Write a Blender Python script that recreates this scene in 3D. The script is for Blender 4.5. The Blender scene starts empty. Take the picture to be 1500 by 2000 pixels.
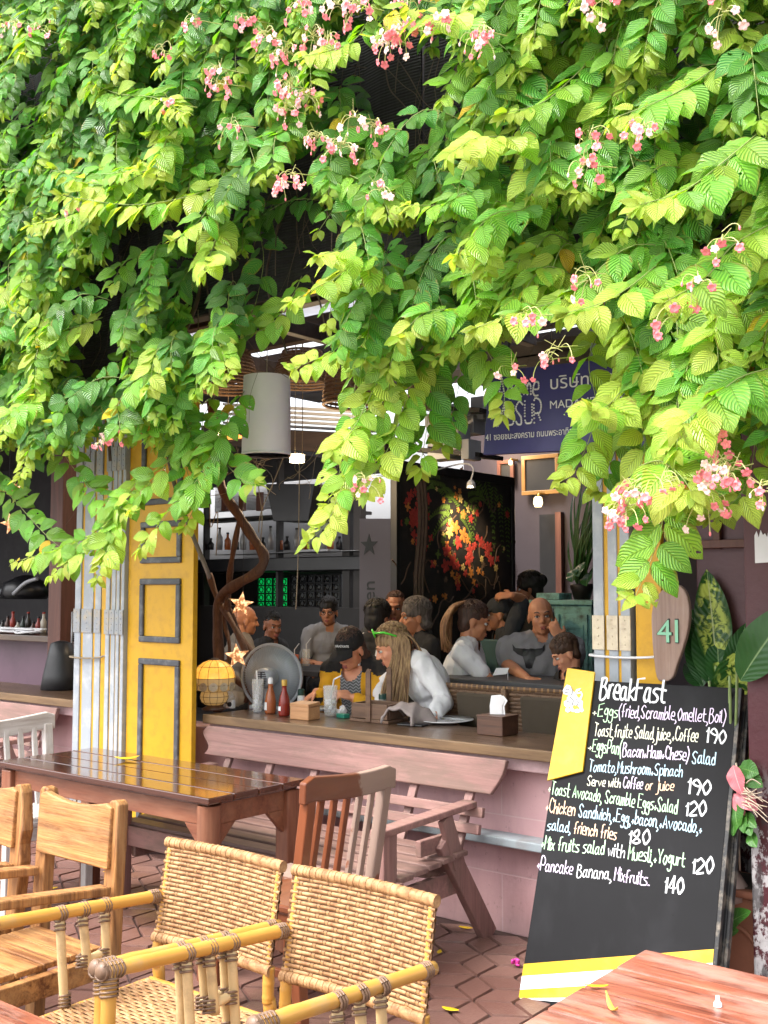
import bpy, bmesh, math, random
import numpy as np
from mathutils import Vector, Matrix, Euler, noise as mnoise
R = math.radians
S = bpy.context.scene
COL = S.collection
rng = random.Random(7)

# ------------------------------------------------------------------ camera
FPX, CAMH, PITCH, YAW = 2100.0, 1.6, R(4.1), R(38.7)
cam_d = bpy.data.cameras.new('camera')
cam = bpy.data.objects.new('camera', cam_d); COL.objects.link(cam)
cam.location = (0, 0, CAMH)
cam.rotation_euler = (R(90) + PITCH, 0, YAW)
cam_d.sensor_fit = 'VERTICAL'; cam_d.sensor_height = 36.0; cam_d.lens = FPX / 2000 * 36.0
cam_d.clip_start = 0.05; cam_d.clip_end = 500
S.camera = cam

# ------------------------------------------------------------------ sky, sun, exposure
SUN_EL, SUN_AZ = R(58), R(205)      # azimuth clockwise from +Y: high, behind the camera
wd = bpy.data.worlds.new('World'); S.world = wd; wd.use_nodes = True
nt = wd.node_tree; bg = nt.nodes['Background']
sky = nt.nodes.new('ShaderNodeTexSky'); sky.sky_type = 'NISHITA'; sky.sun_disc = False
sky.sun_elevation = SUN_EL; sky.sun_rotation = SUN_AZ
sky.dust_density = 5.0; sky.ozone_density = 1.0
hsv = nt.nodes.new('ShaderNodeHueSaturation'); hsv.inputs['Saturation'].default_value = 0.22   # a hazy white overcast
nt.links.new(sky.outputs[0], hsv.inputs['Color']); nt.links.new(hsv.outputs[0], bg.inputs['Color'])
bg.inputs['Strength'].default_value = 0.15
sun_d = bpy.data.lights.new('sun', 'SUN'); sun = bpy.data.objects.new('sun', sun_d); COL.objects.link(sun)
sun_d.energy = 1.1; sun_d.angle = R(20); sun_d.color = (1, .96, .9)
sun.rotation_euler = (R(90) - SUN_EL, 0, -SUN_AZ + math.pi)
S.view_settings.view_transform = 'Standard'; S.view_settings.look = 'None'
S.view_settings.exposure = 1.92; S.view_settings.gamma = 1.0
S.cycles.use_denoising = True
S.cycles.max_bounces = 8; S.cycles.transparent_max_bounces = 16
S.cycles.sample_clamp_indirect = 6

# ------------------------------------------------------------------ from a pixel of the 1500x2000 photo to a place in the world
def ray(px, py):
    a, b = (px - 750) / FPX, (1000 - py) / FPX
    f, u = math.cos(PITCH) - b * math.sin(PITCH), math.sin(PITCH) + b * math.cos(PITCH)
    return Vector((-math.sin(YAW) * f + math.cos(YAW) * a, math.cos(YAW) * f + math.sin(YAW) * a, u))
CP = Vector((0, 0, CAMH))
def G(px, py, z=0.0):
    d = ray(px, py); return CP + d * ((z - CAMH) / d.z)
def W(px, py, y):
    d = ray(px, py); return CP + d * (y / d.y)
def PX(px, py, x):
    d = ray(px, py); return CP + d * (x / d.x)

# ------------------------------------------------------------------ objects
def tag(o, label=None, cat=None, group=None, kind=None):
    if label: o['label'] = label
    if cat: o['category'] = cat
    if group: o['group'] = group
    if kind: o['kind'] = kind
    return o
def thing(name, label, cat, loc=(0, 0, 0), rz=0.0, group=None):
    o = bpy.data.objects.new(name, None); COL.objects.link(o); o.empty_display_size = .1
    o.location = loc; o.rotation_euler = (0, 0, rz)
    return tag(o, label, cat, group)
def kids(o): return [c for c in bpy.data.objects if c.parent == o]
def copy_tree(o, parent=None):
    c = o.copy(); COL.objects.link(c)
    if parent is not None: c.parent = parent
    for k in kids(o): copy_tree(k, c)
    return c
def link_mesh(name, me, parent=None):
    o = bpy.data.objects.new(name, me); COL.objects.link(o)
    if parent is not None: o.parent = parent
    return o
def eval_mesh(o):
    # evaluated alone in a scratch scene, so that the growing scene is not re-evaluated for every shape
    tmp = bpy.data.scenes.new('scratch'); tmp.collection.objects.link(o); COL.objects.unlink(o)
    with bpy.context.temp_override(scene=tmp, view_layer=tmp.view_layers[0]):
        dg = bpy.context.evaluated_depsgraph_get(); dg.update()
    me = bpy.data.meshes.new_from_object(o.evaluated_get(dg)); bpy.data.scenes.remove(tmp); return me

class MB:
    """collects shapes, then links them as ONE mesh"""
    def __init__(s):
        s.v, s.f, s.m, s.uv, s.M, s.cur = [], [], [], [], Matrix.Identity(4), 0
    def add(s, vs, fs, m=None):
        b = len(s.v); M = s.M
        s.v.extend((M @ Vector(p))[:] for p in vs)
        for f in fs:
            s.f.append([b + i for i in f]); s.m.append(s.cur if m is None else m)
    def box(s, c, d, rot=None, m=None):
        x, y, z = d[0] / 2, d[1] / 2, d[2] / 2
        vs = [Vector((sx * x, sy * y, sz * z)) for sz in (-1, 1) for sy in (-1, 1) for sx in (-1, 1)]
        if rot is not None:
            q = Euler(rot).to_matrix() if not isinstance(rot, Matrix) else rot
            vs = [q @ v for v in vs]
        c = Vector(c)
        s.add([v + c for v in vs], [(0, 2, 3, 1), (4, 5, 7, 6), (0, 1, 5, 4), (2, 6, 7, 3), (0, 4, 6, 2), (1, 3, 7, 5)], m); return s
    def bar(s, p, q, w, h, up=(0, 0, 1), m=None):
        """rectangular bar from p to q: w across, h along 'up'"""
        p, q = Vector(p), Vector(q); t = (q - p).normalized(); u = Vector(up)
        a = t.cross(u).normalized(); u = a.cross(t).normalized()
        vs = [o + a * sx * w / 2 + u * sz * h / 2 for o in (p, q) for sx, sz in ((-1, -1), (1, -1), (1, 1), (-1, 1))]
        s.add(vs, [(0, 1, 2, 3), (7, 6, 5, 4), (0, 4, 5, 1), (1, 5, 6, 2), (2, 6, 7, 3), (3, 7, 4, 0)], m); return s
    def tube(s, pts, rad, n=10, cap=True, m=None):
        pts = [Vector(p) for p in pts]
        if not hasattr(rad, '__len__'): rad = [rad] * len(pts)
        vs, fs = [], []
        ref = None
        for i, p in enumerate(pts):
            t = (pts[min(i + 1, len(pts) - 1)] - pts[max(i - 1, 0)])
            t = t.normalized() if t.length > 1e-9 else Vector((0, 0, 1))
            if ref is None: ref = t.orthogonal().normalized()
            ref = (ref - t * ref.dot(t)); ref = ref.normalized() if ref.length > 1e-6 else t.orthogonal().normalized()
            b = t.cross(ref)
            for k in range(n):
                a = 2 * math.pi * k / n
                vs.append(p + (ref * math.cos(a) + b * math.sin(a)) * rad[i])
        for i in range(len(pts) - 1):
            for k in range(n):
                k2 = (k + 1) % n
                fs.append((i * n + k, i * n + k2, (i + 1) * n + k2, (i + 1) * n + k))
        if cap:
            fs.append(tuple(range(n - 1, -1, -1))); fs.append(tuple((len(pts) - 1) * n + k for k in range(n)))
        s.add(vs, fs, m); return s
    def lathe(s, prof, n=20, c=(0, 0, 0), m=None):
        """prof: (radius, z) from bottom to top"""
        c = Vector(c); vs, fs = [], []
        for r, z in prof:
            for k in range(n):
                a = 2 * math.pi * k / n; vs.append(c + Vector((r * math.cos(a), r * math.sin(a), z)))
        for i in range(len(prof) - 1):
            for k in range(n):
                k2 = (k + 1) % n; fs.append((i * n + k, i * n + k2, (i + 1) * n + k2, (i + 1) * n + k))
        if prof[0][0] > 1e-4: fs.append(tuple(range(n - 1, -1, -1)))
        if prof[-1][0] > 1e-4: fs.append(tuple((len(prof) - 1) * n + k for k in range(n)))
        s.add(vs, fs, m); return s
    def ell(s, c, r, rot=None, n=12, k=8, m=None):
        c = Vector(c); q = Euler(rot).to_matrix() if rot is not None and not isinstance(rot, Matrix) else rot
        if not hasattr(r, '__len__'): r = (r, r, r)
        vs, fs = [], []
        for i in range(k + 1):
            t = math.pi * i / k
            for j in range(n):
                a = 2 * math.pi * j / n
                v = Vector((r[0] * math.sin(t) * math.cos(a), r[1] * math.sin(t) * math.sin(a), -r[2] * math.cos(t)))
                vs.append(c + (q @ v if q is not None else v))
        for i in range(k):
            for j in range(n):
                j2 = (j + 1) % n
                if i == 0: fs.append((j, n + j2, n + j))
                elif i == k - 1: fs.append((i * n + j, i * n + j2, (i + 1) * n + j))
                else: fs.append((i * n + j, i * n + j2, (i + 1) * n + j2, (i + 1) * n + j))
        s.add(vs, fs, m); return s
    def prism(s, outline, th, M=None, m=None):
        """outline in the local xz plane (x, z), thickness th along local y (centred)"""
        M = M or Matrix.Identity(4); n = len(outline)
        vs = [M @ Vector((x, -th / 2, z)) for x, z in outline] + [M @ Vector((x, th / 2, z)) for x, z in outline]
        fs = [tuple(range(n)), tuple(range(2 * n - 1, n - 1, -1))]
        fs += [(i, i + n, (i + 1) % n + n, (i + 1) % n) for i in range(n)]
        s.add(vs, fs, m); return s
    def build(s, name, mats, parent=None, smooth=False, bevel=0.0, seg=2, recalc=True):
        me = bpy.data.meshes.new(name); me.from_pydata(s.v, [], s.f)
        if not isinstance(mats, (list, tuple)): mats = [mats]
        for m in mats: me.materials.append(m)
        if len(mats) > 1: me.polygons.foreach_set('material_index', s.m)
        if recalc:
            bm = bmesh.new(); bm.from_mesh(me); bmesh.ops.recalc_face_normals(bm, faces=bm.faces); bm.to_mesh(me); bm.free()
        if smooth:
            me.polygons.foreach_set('use_smooth', [True] * len(me.polygons))
        o = link_mesh(name, me, parent)
        if smooth == 'auto':
            me.polygons.foreach_set('use_smooth', [True] * len(me.polygons))
            try: me.set_sharp_from_angle(angle=R(40))
            except Exception: pass
        if bevel:
            b = o.modifiers.new('bevel', 'BEVEL'); b.width = bevel; b.segments = seg; b.limit_method = 'ANGLE'; b.angle_limit = R(40)
            b.harden_normals = False
        return o

def frame(o, x, z=(0, 0, 1)):
    """matrix at o with local x along x and local z close to z"""
    x = Vector(x).normalized(); z = Vector(z); y = z.cross(x).normalized(); z = x.cross(y)
    return Matrix(((x.x, y.x, z.x, o[0]), (x.y, y.y, z.y, o[1]), (x.z, y.z, z.z, o[2]), (0, 0, 0, 1)))

def catmull(pts, k=6):
    pts = [Vector(p) for p in pts]; P = [pts[0]] + pts + [pts[-1]]; out = []
    for i in range(1, len(P) - 2):
        for j in range(k):
            t = j / k; a, b, c, d = P[i - 1], P[i], P[i + 1], P[i + 2]
            out.append(.5 * ((2 * b) + (c - a) * t + (2 * a - 5 * b + 4 * c - d) * t * t + (3 * b - a - 3 * c + d) * t ** 3))
    out.append(pts[-1]); return out

# ------------------------------------------------------------------ materials
def srgb(h):
    h = h.lstrip('#'); c = [int(h[i:i + 2], 16) / 255 for i in (0, 2, 4)]
    return tuple(x / 12.92 if x <= .04045 else ((x + .055) / 1.055) ** 2.4 for x in c)
def lin(c): return srgb(c) if isinstance(c, str) else tuple(c)
def rgba(c): return (*lin(c), 1)
class NT:
    def __init__(s, name):
        s.mat = bpy.data.materials.new(name); s.mat.use_nodes = True
        s.t = s.mat.node_tree; s.b = s.t.nodes['Principled BSDF']
    def n(s, kind, **kw):
        x = s.t.nodes.new('ShaderNode' + kind)
        for k, v in kw.items():
            if k[0] == 'i' and k[1:].isdigit(): s.set(x, int(k[1:]), v)
            elif hasattr(x, k): setattr(x, k, v)
            else: s.set(x, k.replace('_', ' '), v)
        return x
    def set(s, x, k, v):
        i = x.inputs[k]
        if isinstance(v, bpy.types.NodeSocket): s.t.links.new(v, i)
        else: i.default_value = v
    def coord(s, kind='Object'): return s.n('TexCoord').outputs[kind]
    def mapped(s, scale, loc=(0, 0, 0), kind='Object', rot=(0, 0, 0)):
        return s.n('Mapping', Vector=s.coord(kind), Scale=scale, Location=loc, Rotation=rot).outputs[0]
    def noise(s, vec, scale, detail=4, rough=.55, dist=0.0):
        return s.n('TexNoise', Vector=vec, Scale=scale, Detail=detail, Roughness=rough, Distortion=dist).outputs['Fac']
    def ramp(s, fac, stops, interp='LINEAR'):
        r = s.n('ValToRGB', Fac=fac); r.color_ramp.interpolation = interp; e = r.color_ramp.elements
        while len(e) < len(stops): e.new(.5)
        for el, (p, c) in zip(e, stops): el.position = p; el.color = rgba(c) if not isinstance(c, (int, float)) else (c, c, c, 1)
        return r.outputs[0]
    def mix(s, fac, a, b, mode='MIX'):
        x = s.n('MixRGB', blend_type=mode); s.set(x, 0, fac)
        for i, c in ((1, a), (2, b)): s.set(x, i, c if isinstance(c, bpy.types.NodeSocket) else rgba(c))
        return x.outputs[0]
    def math(s, op, a, b=0.0, c=0.0):
        x = s.n('Math', operation=op); s.set(x, 0, a); s.set(x, 1, b); s.set(x, 2, c); return x.outputs[0]
    def bump(s, h, strength=.3, dist=.01):
        s.set(s.b, 'Normal', s.n('Bump', Height=h, Strength=strength, Distance=dist).outputs[0]); return s
    def out(s, col=None, rough=None, **kw):
        if col is not None: s.set(s.b, 'Base Color', col if isinstance(col, bpy.types.NodeSocket) else rgba(col))
        if rough is not None: s.set(s.b, 'Roughness', rough)
        for k, v in kw.items(): s.set(s.b, k.replace('_', ' '), v)
        return s.mat
def mul(c, k): return tuple(min(1, x * k) for x in lin(c))
def paint(name, col, rough=.55, var=.18, scale=6, bump=.12, dirt=None, dirt_amt=.5, dirt_scale=3, **kw):
    t = NT(name); v = t.coord()
    c = t.mix(t.noise(v, scale, 6), mul(col, 1 - var), mul(col, 1 + var))
    if dirt:
        d = t.ramp(t.noise(v, dirt_scale, 8, .65), [(.48, 0.0), (.68, 1.0)])
        c = t.mix(t.math('MULTIPLY', d, dirt_amt), c, dirt)
    r = t.math('MULTIPLY_ADD', t.noise(v, scale * 2, 3), .25, rough - .12)
    if bump: t.bump(t.noise(v, scale * 12, 5), bump, .004)
    return t.out(c, r, **kw)
def wood(name, c1, c2, axis=0, scale=1.0, rough=.5, bump=.35, weather=None, wamt=.6, coat=0.0, spread=1.0, fine=9.0):
    """grain stretched along one local axis"""
    t = NT(name); sc = [14 * scale] * 3; sc[axis] = 1.1 * scale
    v = t.mapped(sc)
    g = t.noise(v, 1.6, 9, .62, .8)
    sc2 = [fine * 12 * scale] * 3; sc2[axis] = 3 * scale
    f = t.noise(t.mapped(sc2), 1.0, 4, .6)
    h = t.math('ADD', t.math('MULTIPLY', g, .7), t.math('MULTIPLY', f, .3))
    c = t.ramp(h, [(.5 - .2 * spread, c1), (.5 + .2 * spread, c2)])
    if weather:
        w = t.ramp(t.noise(t.mapped([2.2 + (0 if i == axis else 5) for i in range(3)]), 1.3, 7, .7), [(.45, 0.0), (.62, 1.0)])
        c = t.mix(t.math('MULTIPLY', w, wamt), c, weather)
    t.bump(h, bump, .006)
    return t.out(c, t.math('MULTIPLY_ADD', f, .25, rough - .12), Coat_Weight=coat, Coat_Roughness=.08)
def emit(name, col, strength, base=None):
    t = NT(name); return t.out(base or col, .5, Emission_Color=rgba(col), Emission_Strength=strength)
def glassy(name, col=(1, 1, 1), rough=.03, alpha=.25):
    t = NT(name); return t.out(col, rough, Transmission_Weight=.0, Alpha=alpha, Specular_IOR_Level=.8)

M_ = {}
M_['black'] = paint('black_paint', (.012, .012, .014), .45, .3)
M_['dark'] = paint('dark_wood', (.011, .008, .007), .5, .4)
M_['white'] = paint('white_paint', (.72, .72, .74), .5, .08)
M_['grey_metal'] = paint('grey_metal', (.33, .34, .36), .4, .1, Metallic=.3)
M_['rope'] = paint('rope', (.28, .22, .15), .8, .3, 60)
M_['cable_white'] = paint('white_cable', (.65, .65, .67), .5, .1)

# ------------------------------------------------------------------ single stroke lettering
GLY = {
'a':"37 17 05 04 13 34;37 34 43", 'b':"0A 03;05 27 36 34 13 03", 'c':"36 27 17 05 04 13 23 34", 'd':"35 27 17 05 04 13 23 34;3A 33",
'e':"05 35 37 17 05 04 13 33", 'f':"3A 2A 19 13;06 26", 'g':"35 27 17 05 14 24 35;37 31 10 01", 'h':"0A 03;05 27 36 33",
'i':"07 03;09 08", 'j':"27 21 00;29 28", 'k':"0A 03;37 05 33", 'l':"0A 04 13", 'm':"07 03;05 17 26 23;26 37 46 43",
'n':"07 03;05 17 27 36 33", 'o':"17 05 04 13 23 35 36 27 17", 'p':"07 00;06 27 36 34 13 04", 'q':"35 27 17 05 14 24 35;37 30",
'r':"07 03;05 17 27", 's':"37 17 06 25 34 23 03", 't':"1A 14 23 33;07 37", 'u':"07 04 13 23 34;37 33", 'v':"07 23 47", 'w':"07 13 26 33 47",
'x':"07 33;37 03", 'y':"07 24;47 10", 'z':"07 37 03 33",
'A':"03 2A 43;15 35", 'B':"0A 03 33 45 27 07;27 39 2A 0A", 'C':"49 3A 1A 06 14 33 44", 'D':"0A 03 23 46 2A 0A", 'E':"4A 0A 03 43;07 37",
'F':"4A 0A 03;07 37", 'H':"0A 03;4A 43;07 47", 'I':"0A 03", 'J':"4A 44 13 04", 'K':"0A 03;4A 06 43", 'L':"0A 03 43", 'M':"03 0A 26 4A 43",
'N':"03 0A 43 4A", 'O':"2A 07 14 23 46 39 2A", 'P':"03 0A 3A 48 36 06", 'R':"03 0A 3A 48 36 06;26 43", 'S':"49 2A 08 26 35 33 13 04",
'T':"0A 4A;2A 23", 'U':"0A 04 23 44 4A", 'V':"0A 23 4A", 'W':"0A 13 28 33 4A", 'Y':"0A 26 4A;26 23",
'0':"2A 07 14 23 46 39 2A", '1':"08 1A 13", '2':"09 2A 39 47 03 43", '3':"0A 4A 27 46 33 03", '4':"3A 05 45;3A 33", '8':"26 08 2A 38 26 04 23 44 26",
'9':"47 27 08 2A 48 46 33", ',':"03 12 01", '.':"03 13", '+':"04 24;15 13", '(':"2B 07 21", ')':"0B 27 01", '*':"05 25;16 14", '-':"15 35", '~':"05 15",
}
def stroke_text(s, smooth=True):
    """-> (list of polylines in units of cap height 1, width)"""
    out, x = [], 0.0
    for ch in s:
        if ch == ' ': x += 3; continue
        g = GLY.get(ch)
        if not g: x += 3; continue
        w = 0
        for st in g.split(';'):
            pts = [(int(t[0]), int(t[1], 16)) for t in st.split()]
            w = max(w, max(p[0] for p in pts))
            P = [Vector(((p[0] + x) / 7 * .92, (p[1] - 3) / 7, 0)) for p in pts]
            sharp = ch in 'AEFHIKLMNTVWXYZkvwxz147+*'
            out.append(P if (sharp or len(P) < 3 or not smooth) else catmull(P, 4))
        x += w + 1.35
    return out, max(.1, (x - 1.35) / 7 * .92)
def ribbon(mb, pts, w, nrm, m=None, th=0.0012, jit=0.0):
    """a flat stroke along pts (on a plane with normal nrm)"""
    nrm = Vector(nrm)
    P = [Vector(p) for p in pts]; n = len(P); vs = []; fs = []
    for i, p in enumerate(P):
        t = (P[min(i + 1, n - 1)] - P[max(i - 1, 0)]); t = t.normalized() if t.length > 0 else Vector((1, 0, 0))
        a = t.cross(nrm).normalized(); ww = w * (1 + jit * (rng.random() - .5))
        e = t * (w * .4 if i == n - 1 else (-w * .4 if i == 0 else 0))
        vs += [p + e - a * ww / 2 + nrm * th, p + e + a * ww / 2 + nrm * th]
    for i in range(n - 1): fs.append((2 * i, 2 * i + 1, 2 * i + 3, 2 * i + 2))
    mb.add(vs, fs, m)
def font_mesh(name, txt, mat, M, size, parent=None, extrude=.001, align='LEFT', width=None):
    cu = bpy.data.curves.new(name, 'FONT'); cu.body = txt; cu.size = size; cu.extrude = extrude; cu.align_x = align
    o = bpy.data.objects.new(name, cu); COL.objects.link(o)
    me = eval_mesh(o); bpy.data.objects.remove(o); bpy.data.curves.remove(cu)
    if width and len(me.vertices):
        xs = [v.co.x for v in me.vertices]; k = width / (max(xs) - min(xs)); me.transform(Matrix.Diagonal((k, 1, 1, 1)))
    me.transform(M); me.materials.clear(); me.materials.append(mat)
    me.name = name
    return link_mesh(name, me, parent)
# ================================================================== SETTING
# pavement of interlocking red clay pavers
t = NT('clay_pavers'); v = t.mapped((1, 1, 1))
c = t.mix(t.noise(v, 1.6, 5), (.035, .018, .015), (.06, .032, .028)); t.bump(t.noise(v, 60, 4), .4, .006)
g = MB(); g.add([(-40, -40, 0), (40, -40, 0), (40, 40, 0), (-40, 40, 0)], [(0, 1, 2, 3)])
tag(g.build('pavement', t.out(c, .6)), kind='structure')
# pale concrete lane, unseen behind the camera, added to bounce light indoors
g = MB(); g.add([(-40, -40, .004), (40, -40, .004), (40, -.6, .004), (-40, -.6, .004)], [(0, 1, 2, 3)])
tag(g.build('bounce_road', paint('pale_concrete', (.42, .41, .39), .8, .12, 1.5)), kind='structure')
# hexagonal clay pavers, each cast in three lozenges
t = NT('clay_pavers'); v = t.coord(); tone = t.n('Attribute', attribute_name='tone').outputs['Fac']
c = t.ramp(tone, [(.0, (.07, .027, .02)), (.5, (.115, .046, .034)), (1.0, (.165, .078, .06))])
c = t.mix(t.math('MULTIPLY', t.noise(v, 70, 5, .7), .35), c, (.22, .12, .095)); dust = t.ramp(t.noise(v, 1.5, 6, .6), [(.46, 0.0), (.66, 1.0)])
sp = t.n('SeparateXYZ', Vector=v); near = t.ramp(t.math('MULTIPLY', sp.outputs[1], .2), [(.76, 0.0), (.86, 1.0)])
c = t.mix(t.math('MULTIPLY', t.math('MAXIMUM', t.math('MULTIPLY', dust, .6), near), .34), c, (.27, .18, .155))
t.bump(t.noise(v, 90, 5), .45, .005); mp = t.out(c, t.ramp(t.noise(v, 2.2, 4), [(.42, .65), (.6, .35)]))
vs, fs, tn = [], [], []; Rr = .155; gp = .005
for a in range(-30, 14):
    for b in range(2, 21):
        cx, cy = a * Rr * math.sqrt(3) + (b % 2) * Rr * math.sqrt(3) / 2, b * Rr * 1.5
        if cy > 4.3 or cx > 1.2 or cx < -6.8: continue
        P6 = [Vector((cx + Rr * math.cos(R(30 + 60 * k)), cy + Rr * math.sin(R(30 + 60 * k)), 0)) for k in range(6)]; o_ = Vector((cx, cy, 0)); t0 = rng.random()
        for k in (0, 2, 4):
            q = [o_, P6[k], P6[(k + 1) % 6], P6[(k + 2) % 6]]; m_ = sum(q, Vector()) / 4; q = [w_ + (m_ - w_).normalized() * gp * 1.6 for w_ in q]; h_ = .012 + rng.uniform(-.0015, .0015); b0 = len(vs)
            vs += [(w_.x, w_.y, .001) for w_ in q] + [(w_.x + (m_ - w_).x * .05, w_.y + (m_ - w_).y * .05, h_ + rng.uniform(-.001, .001)) for w_ in q]
            fs += [(b0 + 4, b0 + 5, b0 + 6, b0 + 7)] + [(b0 + i_, b0 + (i_ + 1) % 4, b0 + 4 + (i_ + 1) % 4, b0 + 4 + i_) for i_ in range(4)]; tn += [min(1, max(0, t0 * .7 + rng.random() * .3))] * 8
me = bpy.data.meshes.new('paver_surface'); me.from_pydata(vs, [], fs); me.materials.append(mp); at_ = me.attributes.new('tone', 'FLOAT', 'POINT'); at_.data.foreach_set('value', tn)
tag(link_mesh('paved_path', me), kind='structure')
M_['floor'] = paint('cement_floor', (.05, .045, .045), .5, .2, 2)
g = MB(); g.box((-8, 8.3, .14), (14, 7.3, .28)); tag(g.build('floor', M_['floor']), kind='structure')

# ------------------------------------------------------------------ the cafe building
cafe = thing('cafe_building', 'old cafe shopfront with pink block half wall, wooden counter and open dim dining room', 'building', (0, 0, 0))
t = NT('pink_block'); v = t.coord()
sw = t.n('SeparateXYZ', Vector=v); cb = t.n('CombineXYZ', X=sw.outputs[0], Y=sw.outputs[2])
br = t.n('TexBrick', Scale=1.0, offset=.5); t.set(br, 'Vector', cb.outputs[0])
for k, q in (('Mortar Size', .004), ('Brick Width', .62), ('Row Height', .27), ('Mortar Smooth', .3)): t.set(br, k, q)
c = t.mix(t.noise(v, 5, 6), (.5, .285, .295), (.61, .38, .385))
st = t.ramp(t.noise(t.mapped((6, 6, 1.2)), 1.2, 7, .65), [(.5, 0.0), (.75, 1.0)])
c = t.mix(t.math('MULTIPLY', st, .36), c, (.27, .15, .15)); scf = t.ramp(t.noise(t.mapped((14, 14, 9)), 2.2, 9, .75), [(.6, 0.0), (.66, 1.0)]); c = t.mix(t.math('MULTIPLY', scf, .45), c, (.2, .12, .12))
c = t.mix(t.math('MULTIPLY', br.outputs['Fac'], .55), c, (.62, .45, .46))
low = t.ramp(sw.outputs[2], [(.0, .75), (.14, 0.0)])
c = t.mix(t.math('MULTIPLY', low, t.noise(v, 9, 5)), c, (.16, .12, .12))
t.bump(t.math('ADD', t.math('MULTIPLY', br.outputs['Fac'], -.6), t.math('MULTIPLY', t.noise(v, 50, 5), .4)), .5, .006)
M_['pink'] = t.out(c, .6)
M_['pink_trim'] = paint('pink_trim', (.55, .37, .38), .5, .12, 9, dirt=(.3, .2, .18), dirt_amt=.6, dirt_scale=8)
M_['counter'] = wood('counter_wood', (.04, .022, .013), (.115, .062, .034), 0, 1.0, .3, .3, weather=(.2, .13, .08), wamt=.2, coat=.3)
M_['edge'] = wood('counter_edge_wood', (.09, .05, .024), (.23, .14, .068), 0, 1.2, .6, .4)
g = MB()
g.box((-6.9, 4.47, .39), (10.2, .2, .78))
g.build('low_wall', M_['pink'], cafe, bevel=.004)
g = MB()
g.box((-3.46, 4.33, .805), (2.52, .1, .07)); g.box((-9.0, 4.33, .805), (6.2, .1, .07))
g.build('wall_trim', M_['pink_trim'], cafe, bevel=.006)
g = MB(); g.box((-3.4, 4.49, .862), (2.64, .5, .036)); g.build('counter_top', M_['counter'], cafe, bevel=.006)
g = MB(); g.box((-3.4, 4.232, .858), (2.645, .016, .05)); g.build('counter_edge', M_['edge'], cafe, bevel=.005)
g = MB(); g.box((-9.0, 4.49, .862), (6.16, .5, .036)); g.build('counter_top', M_['counter'], cafe, bevel=.006)
g = MB(); g.box((-9.0, 4.232, .858), (6.165, .016, .05)); g.build('counter_edge', M_['edge'], cafe, bevel=.005)
M_['greyblue'] = paint('grey_blue_paint', (.3, .34, .37), .55, .15, 8, dirt=(.2, .17, .15), dirt_amt=.6, dirt_scale=9)
g = MB(); g.box((-3.4, 4.31, .445), (2.66, .12, .04)); g.build('wall_ledge', M_['greyblue'], cafe, bevel=.006)

# folding doors stacked open at both sides of the opening
M_['yellow'] = paint('mustard_paint', (.6, .325, .01), .5, .1, 3, bump=.1, dirt=(.3, .15, .02), dirt_amt=.3, dirt_scale=17)
M_['grey'] = paint('grey_door_paint', (.33, .36, .4), .55, .12, 6, dirt=(.55, .56, .57), dirt_amt=.6, dirt_scale=9)
M_['mould'] = paint('dark_grey_moulding', (.065, .068, .08), .55, .2, 8, dirt=(.3, .3, .31), dirt_amt=.4, dirt_scale=14)
M_['hinge'] = paint('painted_hinge', (.28, .3, .33), .5, .2, 12, dirt=(.45, .36, .22), dirt_amt=.7, dirt_scale=16)
M_['hinge_cream'] = paint('cream_hinge', (.62, .54, .4), .45, .15, 14, dirt=(.3, .22, .14), dirt_amt=.5, dirt_scale=20)
DZ0, DZ1 = .16, 2.95
def moulding(par, x0, x1, z0, z1, y):
    g = MB(); w = .036
    for a, b, c_, d in ((x0, x1, z1 - w, z1), (x0, x1, z0, z0 + w)): g.box(((a + b) / 2, y, (c_ + d) / 2), (b - a, .018, d - c_))
    for a, b in ((x0, x0 + w), (x1 - w, x1)): g.box(((a + b) / 2, y, (z0 + z1) / 2), (b - a, .018, z1 - z0 - 2 * w))
    g.build('panel_moulding', M_['mould'], par, bevel=.006)
def wide_door(x0, x1, y, frames, fx):
    g = MB(); g.box(((x0 + x1) / 2, y, (DZ0 + DZ1) / 2), (x1 - x0, .036, DZ1 - DZ0))
    d = g.build('folding_door', M_['yellow'], cafe, bevel=.004)
    for a, b in frames: moulding(d, x0 + fx, x1 - fx * .8, a, b, y - .026)
    return d
zz = lambda px, py: W(px, py, 4.15).z
wide_door(-5.30, -4.71, 4.15, [(zz(320, 1255), zz(320, 1130)), (.22, zz(320, 1287)), (zz(320, 1100), 2.0), (2.1, 2.85)], .125)
def edge_stack(xs, y0, y1, m, hz, hm, hw=None):
    """folded leaves seen on edge: each a leaf of its own, grey edge and mustard seam beside it"""
    for i, (a, b) in enumerate(xs):
        g = MB(); g.box(((a + b) / 2, (y0 + y1) / 2 + .004 * (i % 2), (DZ0 + DZ1) / 2), (b - a, y1 - y0, DZ1 - DZ0))
        d = g.build('folding_door', m, cafe, bevel=.004)
        if i < len(xs) - 1:
            s = (b, xs[i + 1][0])
            g = MB(); g.box(((s[0] + s[1]) / 2, (y0 + y1) / 2 + .004, (DZ0 + DZ1) / 2), (s[1] - s[0] + .001, y1 - y0 - .012, DZ1 - DZ0 - .02))
            g.build('seam_strip', M_['yellow'], d)
        for z in hz:
            h = MB(); h.box(((a + b) / 2, y0 - .004, z), (b - a + .008, .006, .15))
            for q in (-.05, -.015, .02, .055): h.ell(((a + b) / 2, y0 - .008, z + q), (.004, .003, .004), n=6, k=4)
            h.build('hinge', hm, d, bevel=.0015)
edge_stack([(-5.885, -5.825), (-5.80, -5.70), (-5.672, -5.615)], 4.168, 4.36, M_['grey'], (1.4, 2.4, .25), M_['hinge'])
wide_door(-5.612, -5.43, 4.19, [(.3, 1.16), (1.33, 2.1)], .075)
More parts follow.
